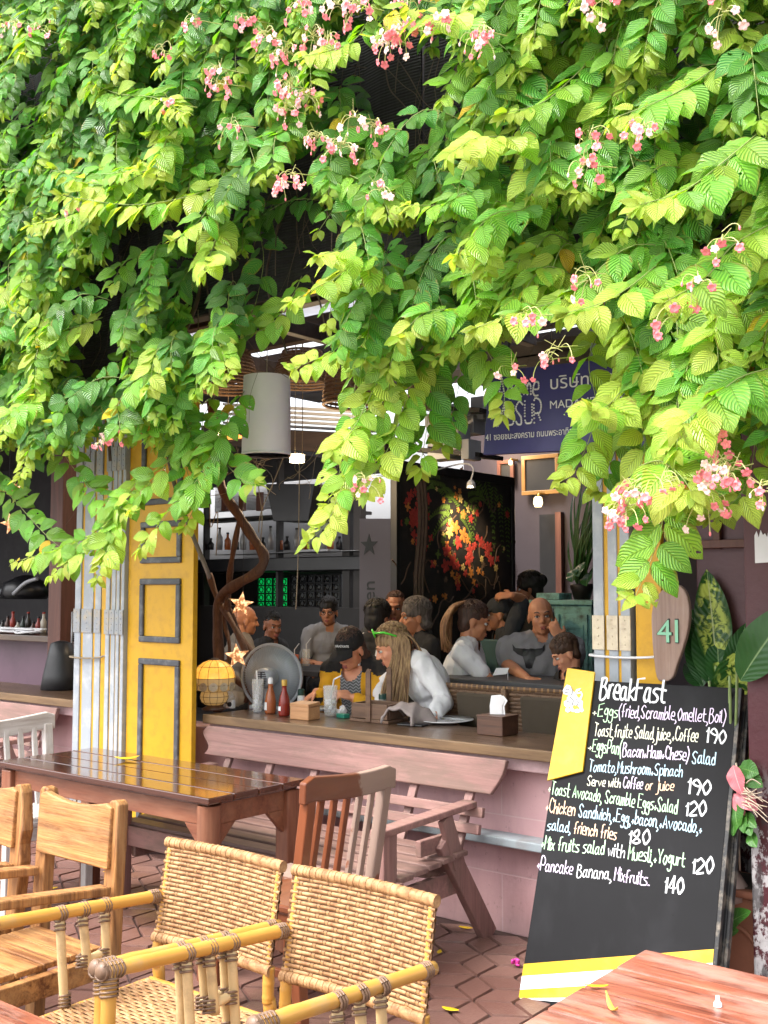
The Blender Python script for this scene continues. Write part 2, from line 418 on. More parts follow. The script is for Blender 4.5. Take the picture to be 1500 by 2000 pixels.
edge_stack([(-5.475, -5.437), (-5.425, -5.385), (-5.372, -5.342), (-5.332, -5.302)], 4.10, 4.168, M_['grey'], (1.4, 2.4, .25), M_['hinge'])
edge_stack([(-2.26, -2.21), (-2.19, -2.145), (-2.13, -2.085)], 4.30, 4.54, M_['grey'], (1.41, 2.3), M_['hinge_cream'])
wide_door(-2.065, -1.945, 4.33, [], .03)
# a cord tied round each stack
def cord(name, pts, r, m, label, group=None):
    g = MB(); g.tube(catmull(pts, 5), r, 6); o = g.build(name, m, None, True); return tag(o, label, 'cord', group)
cord('tie_cord', [(-5.9, 4.34, 1.175), (-5.9, 4.15, 1.17), (-5.75, 4.148, 1.165), (-5.6, 4.148, 1.175), (-5.5, 4.12, 1.19), (-5.45, 4.17, 1.19)], .006, M_['rope'], 'brown twine tied round the folded grey and mustard doors by the shell lamp')
cord('tie_cord', [(-2.28, 4.5, 1.31), (-2.275, 4.29, 1.31), (-2.1, 4.285, 1.305), (-1.95, 4.29, 1.315), (-1.92, 4.45, 1.315)], .006, M_['cable_white'], 'white cord tied round the folded doors beside the number plank')

# upper facade, ceiling, room walls
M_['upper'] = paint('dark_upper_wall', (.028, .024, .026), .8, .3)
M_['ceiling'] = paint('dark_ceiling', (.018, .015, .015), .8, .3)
M_['wall_purple'] = paint('mauve_wall', (.045, .034, .042), .7, .15, 2, dirt=(.03, .022, .028), dirt_amt=.5, dirt_scale=1)
M_['wall_grey'] = paint('light_grey_siding', (.42, .43, .45), .7, .08, 3)
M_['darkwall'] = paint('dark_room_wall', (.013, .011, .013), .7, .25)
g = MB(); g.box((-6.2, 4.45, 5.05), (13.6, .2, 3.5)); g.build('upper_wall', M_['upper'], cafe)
# bamboo blinds, black with age, hung along the eaves behind the creeper
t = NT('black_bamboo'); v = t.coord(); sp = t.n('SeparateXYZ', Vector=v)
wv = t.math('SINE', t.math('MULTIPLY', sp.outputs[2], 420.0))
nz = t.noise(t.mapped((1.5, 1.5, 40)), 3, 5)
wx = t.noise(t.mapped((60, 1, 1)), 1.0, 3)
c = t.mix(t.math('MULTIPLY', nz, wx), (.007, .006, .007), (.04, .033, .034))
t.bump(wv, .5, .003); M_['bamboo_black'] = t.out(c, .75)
def blind(x0, x1, y, z0, z1):
    g = MB(); n = 14; vs = []
    for j, yy in enumerate((y, y + .012)):
        for i in range(n + 1):
            for z in (z0, z1): vs.append((x0 + (x1 - x0) * i / n, yy + .012 * math.sin(i * 1.9), z))
    k = 2 * (n + 1); fs = []
    for i in range(n):
        a = 2 * i; fs += [(a, a + 2, a + 3, a + 1), (a + k, a + 1 + k, a + 3 + k, a + 2 + k), (a, a + k, a + 2 + k, a + 2), (a + 1, a + 3, a + 3 + k, a + 1 + k)]
    fs += [(0, 1, 1 + k, k), (2 * n, 2 * n + k, 2 * n + 1 + k, 2 * n + 1)]
    g.add(vs, fs); g.tube([(x0, y - .01, z1 + .02), (x1, y - .01, z1 + .02)], .02, 8); g.tube([(x0, y, z0), (x1, y, z0)], .014, 8)
    return g.build('bamboo_blind', M_['bamboo_black'], None)
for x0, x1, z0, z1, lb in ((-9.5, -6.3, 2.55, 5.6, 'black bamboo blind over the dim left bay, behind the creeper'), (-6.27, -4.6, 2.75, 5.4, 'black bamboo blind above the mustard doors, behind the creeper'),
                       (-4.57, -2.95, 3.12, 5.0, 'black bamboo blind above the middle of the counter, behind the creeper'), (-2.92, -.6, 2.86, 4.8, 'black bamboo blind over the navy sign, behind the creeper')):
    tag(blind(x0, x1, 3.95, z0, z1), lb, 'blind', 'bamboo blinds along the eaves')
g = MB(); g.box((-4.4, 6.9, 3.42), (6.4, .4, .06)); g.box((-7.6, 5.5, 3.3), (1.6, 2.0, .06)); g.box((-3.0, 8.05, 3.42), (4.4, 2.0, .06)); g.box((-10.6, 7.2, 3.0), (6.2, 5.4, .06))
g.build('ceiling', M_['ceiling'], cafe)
M_['translucent'] = NT('translucent_roof').mat
t = NT('milky_roof_sheet'); tr = t.n('BsdfTranslucent'); t.set(tr, 0, (.9, .9, .93, 1)); df = t.n('BsdfDiffuse'); t.set(df, 0, (.75, .75, .77, 1))
mx = t.n('MixShader'); t.set(mx, 0, .3); t.t.links.new(tr.outputs[0], mx.inputs[1]); t.t.links.new(df.outputs[0], mx.inputs[2])
t.t.links.new(mx.outputs[0], t.t.nodes['Material Output'].inputs[0]); M_['milky'] = t.mat
g = MB(); n = 120
vs = [(-6.8 + 5.0 * i / n, y, z + .018 * math.sin(i * 1.6)) for i in range(n + 1) for y, z in ((4.55, 3.5), (6.7, 3.8))]
g.add(vs, [(2 * i, 2 * i + 2, 2 * i + 3, 2 * i + 1) for i in range(n)]); rs = g.build('roof_sheet', M_['milky'], cafe, True)
rs.modifiers.new('thickness', 'SOLIDIFY').thickness = .004
M_['beam'] = wood('dark_beam_wood', (.02, .014, .012), (.07, .045, .035), 0, 1, .6)
for q in (4.62, 5.3, 6.0):
    g = MB(); g.box((-4.5, q, 3.36), (6.2, .08, .16)); g.build('roof_beam', M_['beam'], cafe, bevel=.005)
for q in (-6.6, -5.6, -4.6, -3.6, -2.6):
    g = MB(); g.box((q, 5.3, 3.24), (.07, 1.5, .1)); g.build('roof_beam', M_['beam'], cafe, bevel=.005)
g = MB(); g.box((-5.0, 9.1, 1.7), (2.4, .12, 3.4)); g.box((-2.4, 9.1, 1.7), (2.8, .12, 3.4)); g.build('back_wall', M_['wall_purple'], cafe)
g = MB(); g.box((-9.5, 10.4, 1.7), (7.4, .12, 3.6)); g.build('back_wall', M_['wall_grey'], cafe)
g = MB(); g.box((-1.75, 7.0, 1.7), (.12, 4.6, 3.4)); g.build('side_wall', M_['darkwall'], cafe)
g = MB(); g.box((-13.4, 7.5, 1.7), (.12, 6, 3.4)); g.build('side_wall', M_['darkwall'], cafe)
# the left bay: purple inner wall, worktop, post
M_['purple_tile'] = paint('mauve_tile', (.2, .125, .16), .45, .12, 3, dirt=(.11, .07, .09), dirt_amt=.5, dirt_scale=2)
M_['post'] = wood('red_brown_post', (.06, .02, .014), (.15, .055, .035), 2, 1, .55)
g = MB(); g.box((-8.6, 5.45, .6), (3.2, .1, 1.1)); g.build('inner_wall', M_['purple_tile'], cafe)
g = MB(); g.box((-8.7, 5.42, 1.19), (3.2, .5, .05)); g.build('worktop', M_['counter'], cafe, bevel=.005)
g = MB(); g.box((-7.37, 5.1, 1.9), (.17, .14, 2.6)); g.build('post', M_['post'], cafe, bevel=.006)
g = MB(); g.box((-11.3, 7.0, 1.5), (3.8, .1, 3.0)); g.build('back_wall', M_['darkwall'], cafe)

# dark red wall and pillar right of the doors
t = NT('oxblood_wall'); v = t.coord(); sp = t.n('SeparateXYZ', Vector=v)
c = t.mix(t.noise(v, 3, 6), (.05, .0095, .0145), (.09, .019, .026))
pe = t.ramp(t.noise(t.mapped((5, 5, 3.2)), 2.4, 9, .72), [(.5, 0.0), (.53, 1.0)])
lowm = t.ramp(sp.outputs[2], [(.0, 1.0), (.75, .95), (.95, .0)])
c2 = t.mix(t.noise(v, 40, 3), (.24, .22, .22), (.6, .59, .6))
c = t.mix(t.math('MULTIPLY', pe, lowm), c, c2)
drk = t.ramp(t.noise(t.mapped((9, 9, 2.5)), 3.0, 8, .7), [(.5, 0.0), (.56, 1.0)])
c = t.mix(t.math('MULTIPLY', t.math('MULTIPLY', drk, lowm), .8), c, (.035, .03, .032))
t.bump(t.noise(v, 30, 6), .25, .008); M_['oxblood'] = t.out(c, .45)
g = MB(); g.box((-1.2, 4.52, 1.65), (1.3, .12, 3.3)); g.build('side_panel', M_['oxblood'], cafe, bevel=.004)
g = MB(); g.box((-1.05, 4.25, 1.65), (.92, .3, 3.3)); g.build('pillar', M_['oxblood'], cafe, bevel=.008)
g = MB(); g.box((-1.7, 4.43, 1.79), (.3, .03, .035)); g.box((-1.745, 4.44, 1.98), (.03, .03, .42)); g.build('trellis_rail', M_['post'], cafe, bevel=.003)
# torn white paper on the pillar
g = MB(); p0, p1 = W(1475, 1100, 4.098), W(1502, 1032, 4.098)
out = [(p0.x, p0.z), (p1.x + .03, p0.z + .004), (p1.x + .03, p1.z - .03)] + [(p0.x + (p1.x - p0.x) * (1 - k / 7) , p1.z - abs(rng.gauss(0, .014)) - .02 * (k % 2)) for k in range(8)]
g.prism(out, .002, Matrix.Translation((0, 4.098, 0)))
tag(g.build('paper_scrap', M_['white']), 'torn white paper scrap stuck on the dark red pillar', 'paper')
# brass padlock hanging by the pillar
M_['brass'] = paint('brass', (.55, .36, .1), .35, .15, 20, Metallic=.8)
lk = thing('padlock', 'brass padlock hanging beside the dark red pillar', 'padlock', W(1467, 1470, 4.4) + Vector((0, -.09, 0)))
g = MB(); g.box((0, 0, -.015), (.062, .02, .035)); g.build('lock_body', M_['brass'], lk, bevel=.003)
g = MB(); g.tube(catmull([(-.02, 0, 0), (-.02, 0, .03), (-.012, 0, .046), (.012, 0, .046), (.02, 0, .03), (.02, 0, 0)], 5), .005, 8); g.build('shackle', M_['grey_metal'], lk, True)

# ------------------------------------------------------------------ the shop sign
M_['navy'] = paint('navy_sign', (.036, .03, .16), .4, .1, 4, bump=.03, dirt=(.05, .045, .19), dirt_amt=.6, dirt_scale=5)
M_['sign_white'] = paint('sign_lettering', (.75, .75, .77), .5, .04, 5, bump=0)
sg = thing('shop_sign', 'navy blue shop sign with white Thai and English lettering hung above the opening', 'sign', (-2.65, 4.03, 2.2), R(8))
g = MB(); g.prism([(.0, .0), (1.12, -.02), (1.12, .37), (.035, .375)], .03); g.build('board', M_['navy'], sg, bevel=.003)
FM = lambda x, z: Matrix.Translation((x, -.0185, z)) @ Matrix.Rotation(R(90), 4, 'X')
font_mesh('lettering', '41 ซอยชนะสงคราม ถนนพระอาทิตย์ แขวงชนะสงคราม เขตพระนคร', M_['sign_white'], FM(.015, .062), .042, sg, .0008, width=.8)
font_mesh('lettering', 'บริษัท มาดาม มูเซอร์', M_['sign_white'], FM(.32, .265), .08, sg, .0008)
font_mesh('lettering', 'MADAME MUSUR CO., LTD.', M_['sign_white'], FM(.32, .18), .05, sg, .0008)
g = MB()
for txt, x0, z0, h in (('mAdame', .035, .245, .1), ('MUSUR', .075, .125, .1)):
    pl, w = stroke_text(txt, True)
    for P in pl:
        acc = 0
        for a, b in zip(P[:-1], P[1:]):
            L = (b - a).length * h; k = max(1, int(L / .0105))
            for i in range(k):
                p = a.lerp(b, i / k); g.ell((x0 + p.x * h * .62, -.017, z0 + p.y * h), (.0046, .003, .0046), n=6, k=4)
g.build('dotted_logo', M_['sign_white'], sg, True)
for x in (.1, 1.0):
    g = MB(); g.tube([(x, .02, .35), (x, .12, .9)], .008, 6); g.build('hanger', M_['black'], sg)
# ================================================================== FURNITURE OUTSIDE
M_['wet_wood'] = wood('wet_dark_wood', (.028, .007, .004), (.1, .03, .013), 0, .8, .12, .05, coat=1.0)
M_['red_wood'] = wood('red_brown_wood', (.1, .026, .014), (.27, .1, .05), 0, 1.0, .45, .35, weather=(.27, .13, .075), wamt=.45)
M_['red_wood_v'] = wood('red_brown_wood_upright', (.1, .026, .014), (.27, .1, .05), 2, 1.0, .45, .35, weather=(.27, .13, .075), wamt=.45)
def slats_table(name, label, x0, x1, y0, y1, z, m_top, m_leg, n=5, leg=.085, round_leg=False, ap=.085):
    T = thing(name, label, 'table', ((x0 + x1) / 2, (y0 + y1) / 2, 0))
    hx, hy = (x1 - x0) / 2, (y1 - y0) / 2
    g = MB(); w = 2 * hy / n
    for i in range(n): g.box((0, -hy + w * (i + .5), z - .014 + .0012 * (i % 2)), (2 * hx, w - .004, .028))
    g.box((0, 0, z - .034), (2 * hx - .05, 2 * hy - .05, .012)); g.build('table_top', m_top, T, bevel=.005)
    g = MB(); i = .055
    for s in (-1, 1):
        g.box((0, s * (hy - i), z - .04 - ap / 2), (2 * hx - 2 * i - leg, .028, ap)); g.box((s * (hx - i), 0, z - .04 - ap / 2), (.028, 2 * hy - 2 * i - leg, ap))
    g.build('apron', m_leg if m_leg is not M_['red_wood_v'] else M_['red_wood'], T, bevel=.004)
    for sx in (-1, 1):
        for sy in (-1, 1):
            g = MB(); c = (sx * (hx - i), sy * (hy - i))
            if round_leg and sx > 0 and sy < 0: g.tube([(c[0], c[1], 0), (c[0], c[1], .3), (c[0], c[1], z - .04)], [.042, .046, .05], 14); g.build('leg', m_leg, T, 'auto')
            else: g.box((c[0], c[1], (z - .04) / 2), (leg, leg, z - .04)); g.build('leg', m_leg, T, bevel=.008)
            b = MB()
            b.prism([(0, 0), (-.1, 0), (0, -.1)], .024, Matrix.Translation((c[0] - sx * leg / 2, c[1], z - .04 - ap)) @ Matrix.Scale(sx, 4, (1, 0, 0)))
            b.prism([(0, 0), (-.1, 0), (0, -.1)], .024, Matrix.Translation((c[0], c[1] - sy * leg / 2, z - .04 - ap)) @ Matrix.Rotation(R(90), 4, 'Z') @ Matrix.Scale(sy, 4, (1, 0, 0)))
            b.build('corner_brace', M_['red_wood'], T, bevel=.002)
    return T
wt = slats_table('dining_table', 'dark varnished wooden table with rain wet top, a yellow leaf lying on it', -4.88, -3.335, 3.02, 3.60, .75, M_['wet_wood'], M_['red_wood_v'], 4, .08, True)
M_['fg_wood'] = wood('weathered_red_table_wood', (.1, .024, .014), (.37, .115, .065), 0, 1.7, .36, .4, weather=(.44, .25, .2), wamt=.65, coat=.15, spread=.55)
slats_table('cafe_table', 'weathered red wooden table in the lower right corner, in front of the chalkboard', -1.15, .15, 1.5, 2.425, .75, M_['fg_wood'], M_['red_wood_v'], 6)
slats_table('cafe_table', 'red wooden table whose corner shows at the lower left, before the wicker chairs', -2.9, -1.86, .6, 1.30, .75, M_['fg_wood'], M_['red_wood_v'], 5)

# ---- leaves and litter lying about
M_['leaf_yellow'] = paint('yellow_leaf', (.75, .5, .01), .5, .1, 20)
M_['leaf_dry'] = paint('dry_leaf', (.55, .36, .06), .6, .2, 20)
def flat_leaf(name, label, P, L, wd_, yaw, m, curl=.25, group=None):
    g = MB(); n = 8; vs = []; fs = []
    for i in range(n + 1):
        v = i / n; w = wd_ * math.sin(math.pi * min(1, v * .93 + .04)) ** .8 / 2
        z = .004 + curl * L * (v - .5) ** 2
        for u in (-1, 0, 1): vs.append((L * (v - .5), u * w, z + (abs(u) * .25 * w)))
    for i in range(n):
        for j in range(2): a = 3 * i + j; fs.append((a, a + 3, a + 4, a + 1))
    g.M = Matrix.Translation(P) @ Matrix.Rotation(yaw, 4, 'Z'); g.add(vs, fs)
    o = g.build(name, m, None, True); o.modifiers.new('thickness', 'SOLIDIFY').thickness = .0012
    return tag(o, label, 'leaf', group)
flat_leaf('fallen_leaf', 'bright yellow fallen leaf on the wet dark table', G(248, 1485, .752), .12, .05, 1.0, M_['leaf_yellow'], .5)
for px, py, L, a, lb in ((910, 1815, .07, .3, 'yellow fallen leaf on the pavers beside the bench leg'), (858, 1862, .05, 2., 'small yellow fallen leaf on the pavers right of the wicker chair back'), (880, 1975, .07, .2, 'yellow fallen leaf on the pavers at the bottom edge beside the corner table'),
                       (212, 1705, .06, .8, 'yellow fallen leaf on the pavers below the long dark table'), (100, 1738, .07, 1.2, 'yellow fallen leaf on the ground behind the teak chair')):
    flat_leaf('fallen_leaf', lb, G(px, py, .014), L, L * .42, a, M_['leaf_yellow'], .3, 'fallen leaves')
flat_leaf('fallen_leaf', 'thin dry curled leaf on the red corner table', G(1195, 1975, .752), .09, .012, 2.3, M_['leaf_dry'], .9)
flat_leaf('fallen_leaf', 'yellow scrap of leaf on the red corner table near its edge', G(1165, 1930, .752), .05, .01, .6, M_['leaf_yellow'], .3)
g = MB(); g.lathe([(.009, 0), (.008, .007), (.005, .01), (.004, .02), (.0, .021)], 10, G(1402, 1965, .751)); tag(g.build('bottle_cap', M_['white'], None, 'auto'), 'tiny white plastic cap standing on the red corner table', 'cap')
M_['magenta'] = paint('magenta_petal', (.6, .04, .3), .5, .15, 30)
g = MB(); P = G(1006, 1885, .02)
for k in range(7): g.ell(P + Vector((.012 * math.cos(k * 2.1), .012 * math.sin(k * 2.1), .005 + .003 * k)), (.013, .008, .006), (rng.random(), rng.random(), k), 8, 5)
tag(g.build('fallen_flower', M_['magenta'], None, True), 'magenta blossom on the ground at the foot of the chalkboard', 'flower')

# ---- bamboo armchairs with woven backs
M_['weave'] = None
t = NT('woven_cane'); v = t.coord()
c = t.mix(t.ramp(t.noise(v, 34, 4, .6), [(.32, 0.0), (.68, 1.0)]), (.19, .085, .032), (.47, .275, .13))
t.bump(t.noise(t.mapped((20, 250, 250)), 1.0, 3), .25, .002); M_['weave'] = t.out(c, .6, Specular_IOR_Level=.3)
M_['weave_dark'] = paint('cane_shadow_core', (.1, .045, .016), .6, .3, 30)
M_['weave_up'] = paint('upright_cane', (.32, .175, .07), .45, .15, 30)
t = NT('bamboo_pole'); v = t.coord()
c = t.mix(t.noise(t.mapped((9, 3, 9)), 1.4, 5), (.45, .2, .022), (.58, .33, .075))
wz = t.ramp(t.noise(v, 7, 8, .7), [(.52, 0.0), (.66, 1.0)]); c = t.mix(t.math('MULTIPLY', wz, .6), c, (.4, .26, .13))
t.bump(t.noise(t.mapped((90, 8, 90)), 1, 4), .2, .002); M_['bamboo'] = t.out(c, .45, Coat_Weight=.08)
t = NT('pale_bamboo'); v = t.coord()
c = t.mix(t.noise(v, 6, 6), (.52, .35, .15), (.66, .5, .28)); wz = t.ramp(t.noise(v, 9, 8, .7), [(.5, 0.0), (.64, 1.0)]); c = t.mix(t.math('MULTIPLY', wz, .55), c, (.3, .2, .11))
t.bump(t.noise(v, 60, 4), .25, .002); M_['bamboo_pale'] = t.out(c, .5)
t = NT('rattan_binding'); v = t.coord(); c = t.mix(t.noise(v, 40, 4), (.06, .032, .02), (.28, .17, .105)); M_['binding'] = t.out(c, .45)
def weave(name, parent, P, nu, nv, th, mats, keep=lambda u, v: True, run=2):
    """bricks of cane over a core sheet. P(u, v) -> (point, normal); u, v in 0..1"""
    g = MB(); m = 8
    for side in (-1, 1):
        vs = []; fs = []
        for i in range(m + 1):
            for j in range(m + 1):
                p, n = P(i / m, j / m); vs.append(p + n * side * th * .15)
        for i in range(m):
            for j in range(m): a = i * (m + 1) + j; fs.append((a, a + 1, a + m + 2, a + m + 1))
        g.add(vs, fs, 1)
    for j in range(nv):
        v0, v1 = (j + .1) / nv, (j + .9) / nv
        for i in range(-1, nu):
            if (i + j) % run: continue
            u0, u1 = max(0, (i + .2) / nu), min(1, (i + run - .2) / nu)
            if u1 - u0 < .2 / nu: continue
            jt = rng.uniform(-.05, .05) / nv
            for side in (-1, 1):
                vs = []; fs = []
                for a in range(5):
                    u = u0 + (u1 - u0) * a / 4; hgt = th * (.25 + .5 * math.sin(math.pi * (.12 + .76 * a / 4)))
                    for b in range(4):
                        p, n = P(u, v0 + jt + (v1 - v0) * b / 3); vs.append(p + n * side * hgt * (1 if b in (1, 2) else .55))
                for a in range(4):
                    for b in range(3): q = a * 4 + b; fs.append((q, q + 1, q + 5, q + 4))
                g.add(vs, fs, 0)
            # the upright strand shows between two bricks
        for i in range(1, nu):
            if (i + j) % run == 0:
                p, n = P(i / nu, (j + .5) / nv); p2, _ = P(i / nu, (j + 1.0) / nv); p0, _ = P(i / nu, j / nv)
                w = Vector(P(min(1, i / nu + .001), .5)[0] - P(i / nu, .5)[0]).normalized() * .005
                for side in (-1, 1):
                    g.add([p0 - w + n * side * th * .2, p0 + w + n * side * th * .2, p - w + n * side * th * .5, p + w + n * side * th * .5, p2 - w + n * side * th * .2, p2 + w + n * side * th * .2], [(0, 1, 3, 2), (2, 3, 5, 4)], 2)
    return g.build(name, mats, parent, True)
def binding(g, p, q, r, n=5, tr=.0035):
    """rings of rattan round a pole from p to q"""
    p, q = Vector(p), Vector(q); t = (q - p).normalized(); a = t.orthogonal().normalized(); b = t.cross(a)
    for i in range(n):
        c = p.lerp(q, (i + .5) / n)
        g.tube([c + (a * math.cos(k * math.pi / 5) + b * math.sin(k * math.pi / 5)) * (r + tr * .5) + t * .003 * math.sin(k) for k in range(11)], tr, 5, False)
def pole(g, p, q, r, n=6, node=True):
    p, q = Vector(p), Vector(q); P, Rr = [], []
    for i in range(n * 3 + 1):
        f = i / (n * 3); P.append(p.lerp(q, f)); Rr.append(r * (1.0 + (.07 if node and i % 7 == 3 else 0) + rng.uniform(-.015, .015)))
    g.tube(P, Rr, 12)
def make_cane_chair(label):
    T = thing('bamboo_armchair', label, 'chair', (0, 0, 0), 0, 'bamboo armchairs with woven backs')
    # local: x across, -y forward, back plane near y = .02; width .5
    hw = .255
    lean = lambda z: .02 + (z - .45) * .17
    def PB(u, v):
        z = .53 + .285 * v; s = -hw + 2 * hw * u
        y = lean(z) + .018 * (1 - (2 * u - 1) ** 2)
        return Vector((s, y, z)), Vector((0, -.986, .165))
    weave('woven_back', T, PB, 15, 22, .013, [M_['weave'], M_['weave_dark'], M_['weave_up']])
    for z0 in (.53, .815):   # cane wrapped over the top and bottom rails
        g = MB()
        for i in range(46):
            u = (i + .5) / 46; p, n = PB(u, (z0 - .53) / .285)
            g.tube([p + Vector((-.0052, 0, 0)), p + Vector((.0052, 0, 0))], .0165 + .001 * (i % 2) + rng.uniform(-.0004, .0004), 10, True)
        g.build('rail_wrap', M_['weave'], T, 'auto')
    for s in (-1, 1):
        g = MB(); pole(g, (s * (hw - .012), .1, 0), (s * (hw - .012), .04, .45), .018); pole(g, (s * (hw - .012), .035, .44), (s * (hw - .014), lean(.54) + .004, .54), .017); pole(g, (s * (hw - .014), lean(.54) + .004, .54), (s * (hw - .016), lean(.8) + .002, .8), .0085)
        g.build('rear_leg', M_['bamboo'], T, True)
        g = MB(); q = MB()
        fx = s * (hw + .005); fy = -.56
        pole(g, (fx, fy - .01, 0), (fx, fy, .70), .0185); g.build('front_leg', M_['bamboo'], T, True)
        g = MB(); pole(g, (fx, fy - .02, .705), (s * (hw), lean(.65) + .01, .652), .0185); a = g.build('arm', M_['bamboo'], T, True)
        def bind(name, par, *rings):
            q = MB()
            for r_ in rings: binding(q, *r_)
            return q.build(name, M_['binding'], par, True)
        q = MB(); binding(q, (fx, fy - .03, .706), (fx, fy + .035, .70), .0185, 6); binding(q, (fx, fy, .64), (fx, fy, .69), .019, 5); q.ell((fx, fy - .02, .706), (.022, .017, .022)); q.build('corner_binding', M_['binding'], a, True)
        bind('rattan_binding', a, ((s * hw, lean(.65) - .045, .656), (s * hw, lean(.65) - .01, .653), .0185, 4))
        for f in (.40, .53, .66):
            yy = fy * (1 - f) + .05 * f; zc = .7 - .05 * f; bind('rattan_binding', a, ((fx, yy - .014, zc), (fx, yy + .014, zc), .0195, 3), ((fx, yy, zc - .05), (fx, yy, zc - .025), .014, 2))
        for f in (.40, .53, .66):
            g = MB(); yy = fy * (1 - f) + .05 * f; zc = .7 - .05 * f
            pole(g, (fx * .99, yy + .02, .41 if f != .53 else .5), (fx, yy, zc - .015), .0135, 3, False); st = g.build('arm_strut', M_['bamboo_pale'], T, True)
            if f != .53: bind('rattan_binding', st, ((fx * .99, yy + .02, .41), (fx * .99, yy + .02, .45), .014, 4))
        y1, y2 = fy * .47 + .05 * .53, fy * .34 + .05 * .66
        g = MB(); pole(g, (fx, y1, .52), (fx, y2, .53), .013, 2, False); st = g.build('cross_strut', M_['bamboo_pale'], T, True)
        for yy in (y1, y2): bind('rattan_binding', st, ((fx, yy, .505), (fx, yy, .545), .014, 4))
    def PS(u, v):
        return Vector((-hw + 2 * hw * u, -.57 + .58 * v, .405 - .012 * math.sin(math.pi * u) * math.sin(math.pi * v))), Vector((0, 0, 1))
    weave('woven_seat', T, PS, 20, 40, .012, [M_['weave'], M_['weave_dark'], M_['weave_up']])
    g = MB()
    for y in (-.575, .02): pole(g, (-hw, y, .395), (hw, y, .395), .017)
    for s in (-1, 1): pole(g, (s * hw, -.57, .392), (s * hw, .02, .392), .017); pole(g, (s * hw, -.57, .16), (s * hw, .08, .16), .013)
    g.build('seat_frame', M_['bamboo'], T, True)
    return T
ch = make_cane_chair('bamboo armchair with woven cane back, right one beside the chalkboard')
ch2 = copy_tree(ch); ch2['label'] = 'bamboo armchair with woven cane back, between the teak chair and the other bamboo armchair'
ch.location = (-1.935, 2.235, -.025); ch2.location = (-2.49, 2.235, -.025); ch2.rotation_euler.z = R(.6)

# ---- teak chairs at the left
M_['teak'] = wood('weathered_teak', (.13, .042, .01), (.46, .22, .068), 0, 1.3, .55, .9, weather=(.46, .27, .115), wamt=.45, spread=.55)
M_['teak_v'] = wood('weathered_teak_upright', (.12, .04, .01), (.43, .2, .062), 2, 1.3, .55, .9, weather=(.43, .25, .11), wamt=.45, spread=.55)
def make_teak(label, curvy):
    T = thing('teak_armchair', label, 'chair', (0, 0, 0), 0, 'teak armchairs')
    hw = .205
    g = MB(); n = 14
    top = [(-hw + 2 * hw * i / n, .885 - .028 * math.sin(math.pi * i / n) - (.018 if i in (0, n) else 0)) for i in range(n + 1)]
    g.prism(top[::-1] + [(-hw, .665), (hw, .665)], .03, Matrix.Translation((0, .0, 0)) @ Matrix.Rotation(R(-4), 4, 'X'))
    bp = g.build('back_panel', M_['teak'], T, bevel=.005)
    for s in (-1, 1):
        g = MB(); prof = [(-.03, .0), (.03, .0), (.034, .45), (.03, .6), (.03, .68), (.035, .72) if curvy else (.03, .72), (.028, .875), (.012, .89), (-.02, .885), (-.03, .86)]
        if curvy: prof = [(-.03, .0), (.03, .0), (.034, .45), (.05, .62), (.04, .68), (.052, .73), (.028, .86), (.012, .89), (-.02, .885), (-.03, .86)]
        g.prism([(s * a, b) for a, b in prof], .045, Matrix.Translation((s * (hw - .005), .035, 0)) @ Matrix.Rotation(R(-3), 4, 'X'))
        g.build('back_post', M_['teak_v'], T, bevel=.006)
        g = MB(); g.bar((s * (hw + .0), .03, .60), (s * (hw + .0), -.5, .655), .06, .03); g.build('arm', M_['teak_v'], T, bevel=.006)
        g = MB(); g.box((s * hw, -.46, .32), (.045, .045, .64)); g.build('front_leg', M_['teak_v'], T, bevel=.005)
        g = MB(); g.box((s * hw, -.22, .355), (.035, .5, .07)); g.build('side_rail', M_['teak'], T, bevel=.004)
    g = MB()
    for i in range(5): g.box((0, -.44 + i * .1, .402 + .001 * (i % 2)), (2 * hw - .04, .095, .02))
    g.build('seat', M_['teak'], T, bevel=.004)
    for y_, z_ in ((-.462, .36), (.02, .37)): g = MB(); g.box((0, y_, z_), (2 * hw - .045, .03, .08)); g.build('seat_rail', M_['teak'], T, bevel=.004)
    return T
tk = make_teak('pale teak armchair with plain curved top back panel, beside the wicker chairs', False); tk.location = (-3.22, 2.25, 0)
tk2 = make_teak('orange teak armchair with wavy back posts, cut by the left edge', True); tk2.location = (-3.74, 2.23, 0); tk2.rotation_euler.z = R(-3)

# ---- slat back chairs at the ends of the long table
M_['half_wood'] = None
def half_varnish(name, c_old, c_new, zc, axis):
    t = NT(name); v = t.coord(); sp = t.n('SeparateXYZ', Vector=v)
    sc = [9] * 3; sc[axis] = 1.0
    gfx = t.noise(t.mapped(sc), 2.0, 8, .6)
    old = t.mix(gfx, mul(c_old, .75), mul(c_old, 1.2)); new = t.mix(gfx, mul(c_new, .55), mul(c_new, 1.4))
    m = t.math('ADD', t.math('MULTIPLY', sp.outputs[0], 1.0), t.math('MULTIPLY', t.noise(v, 22, 5, .7), .16))
    lowz = t.math('SUBTRACT', zc, t.math('ADD', sp.outputs[2], t.math('MULTIPLY', t.noise(t.mapped((40, 40, 3)), 1, 4), .2)))
    k = t.ramp(t.math('MAXIMUM', t.math('ADD', -.02, m), t.math('MULTIPLY', lowz, 1.6)), [(.0, 0.0), (.02, 1.0)])
    c = t.mix(k, old, new); t.bump(gfx, .35, .004)
    return t.out(c, t.math('MULTIPLY_ADD', k, -.35, .65))
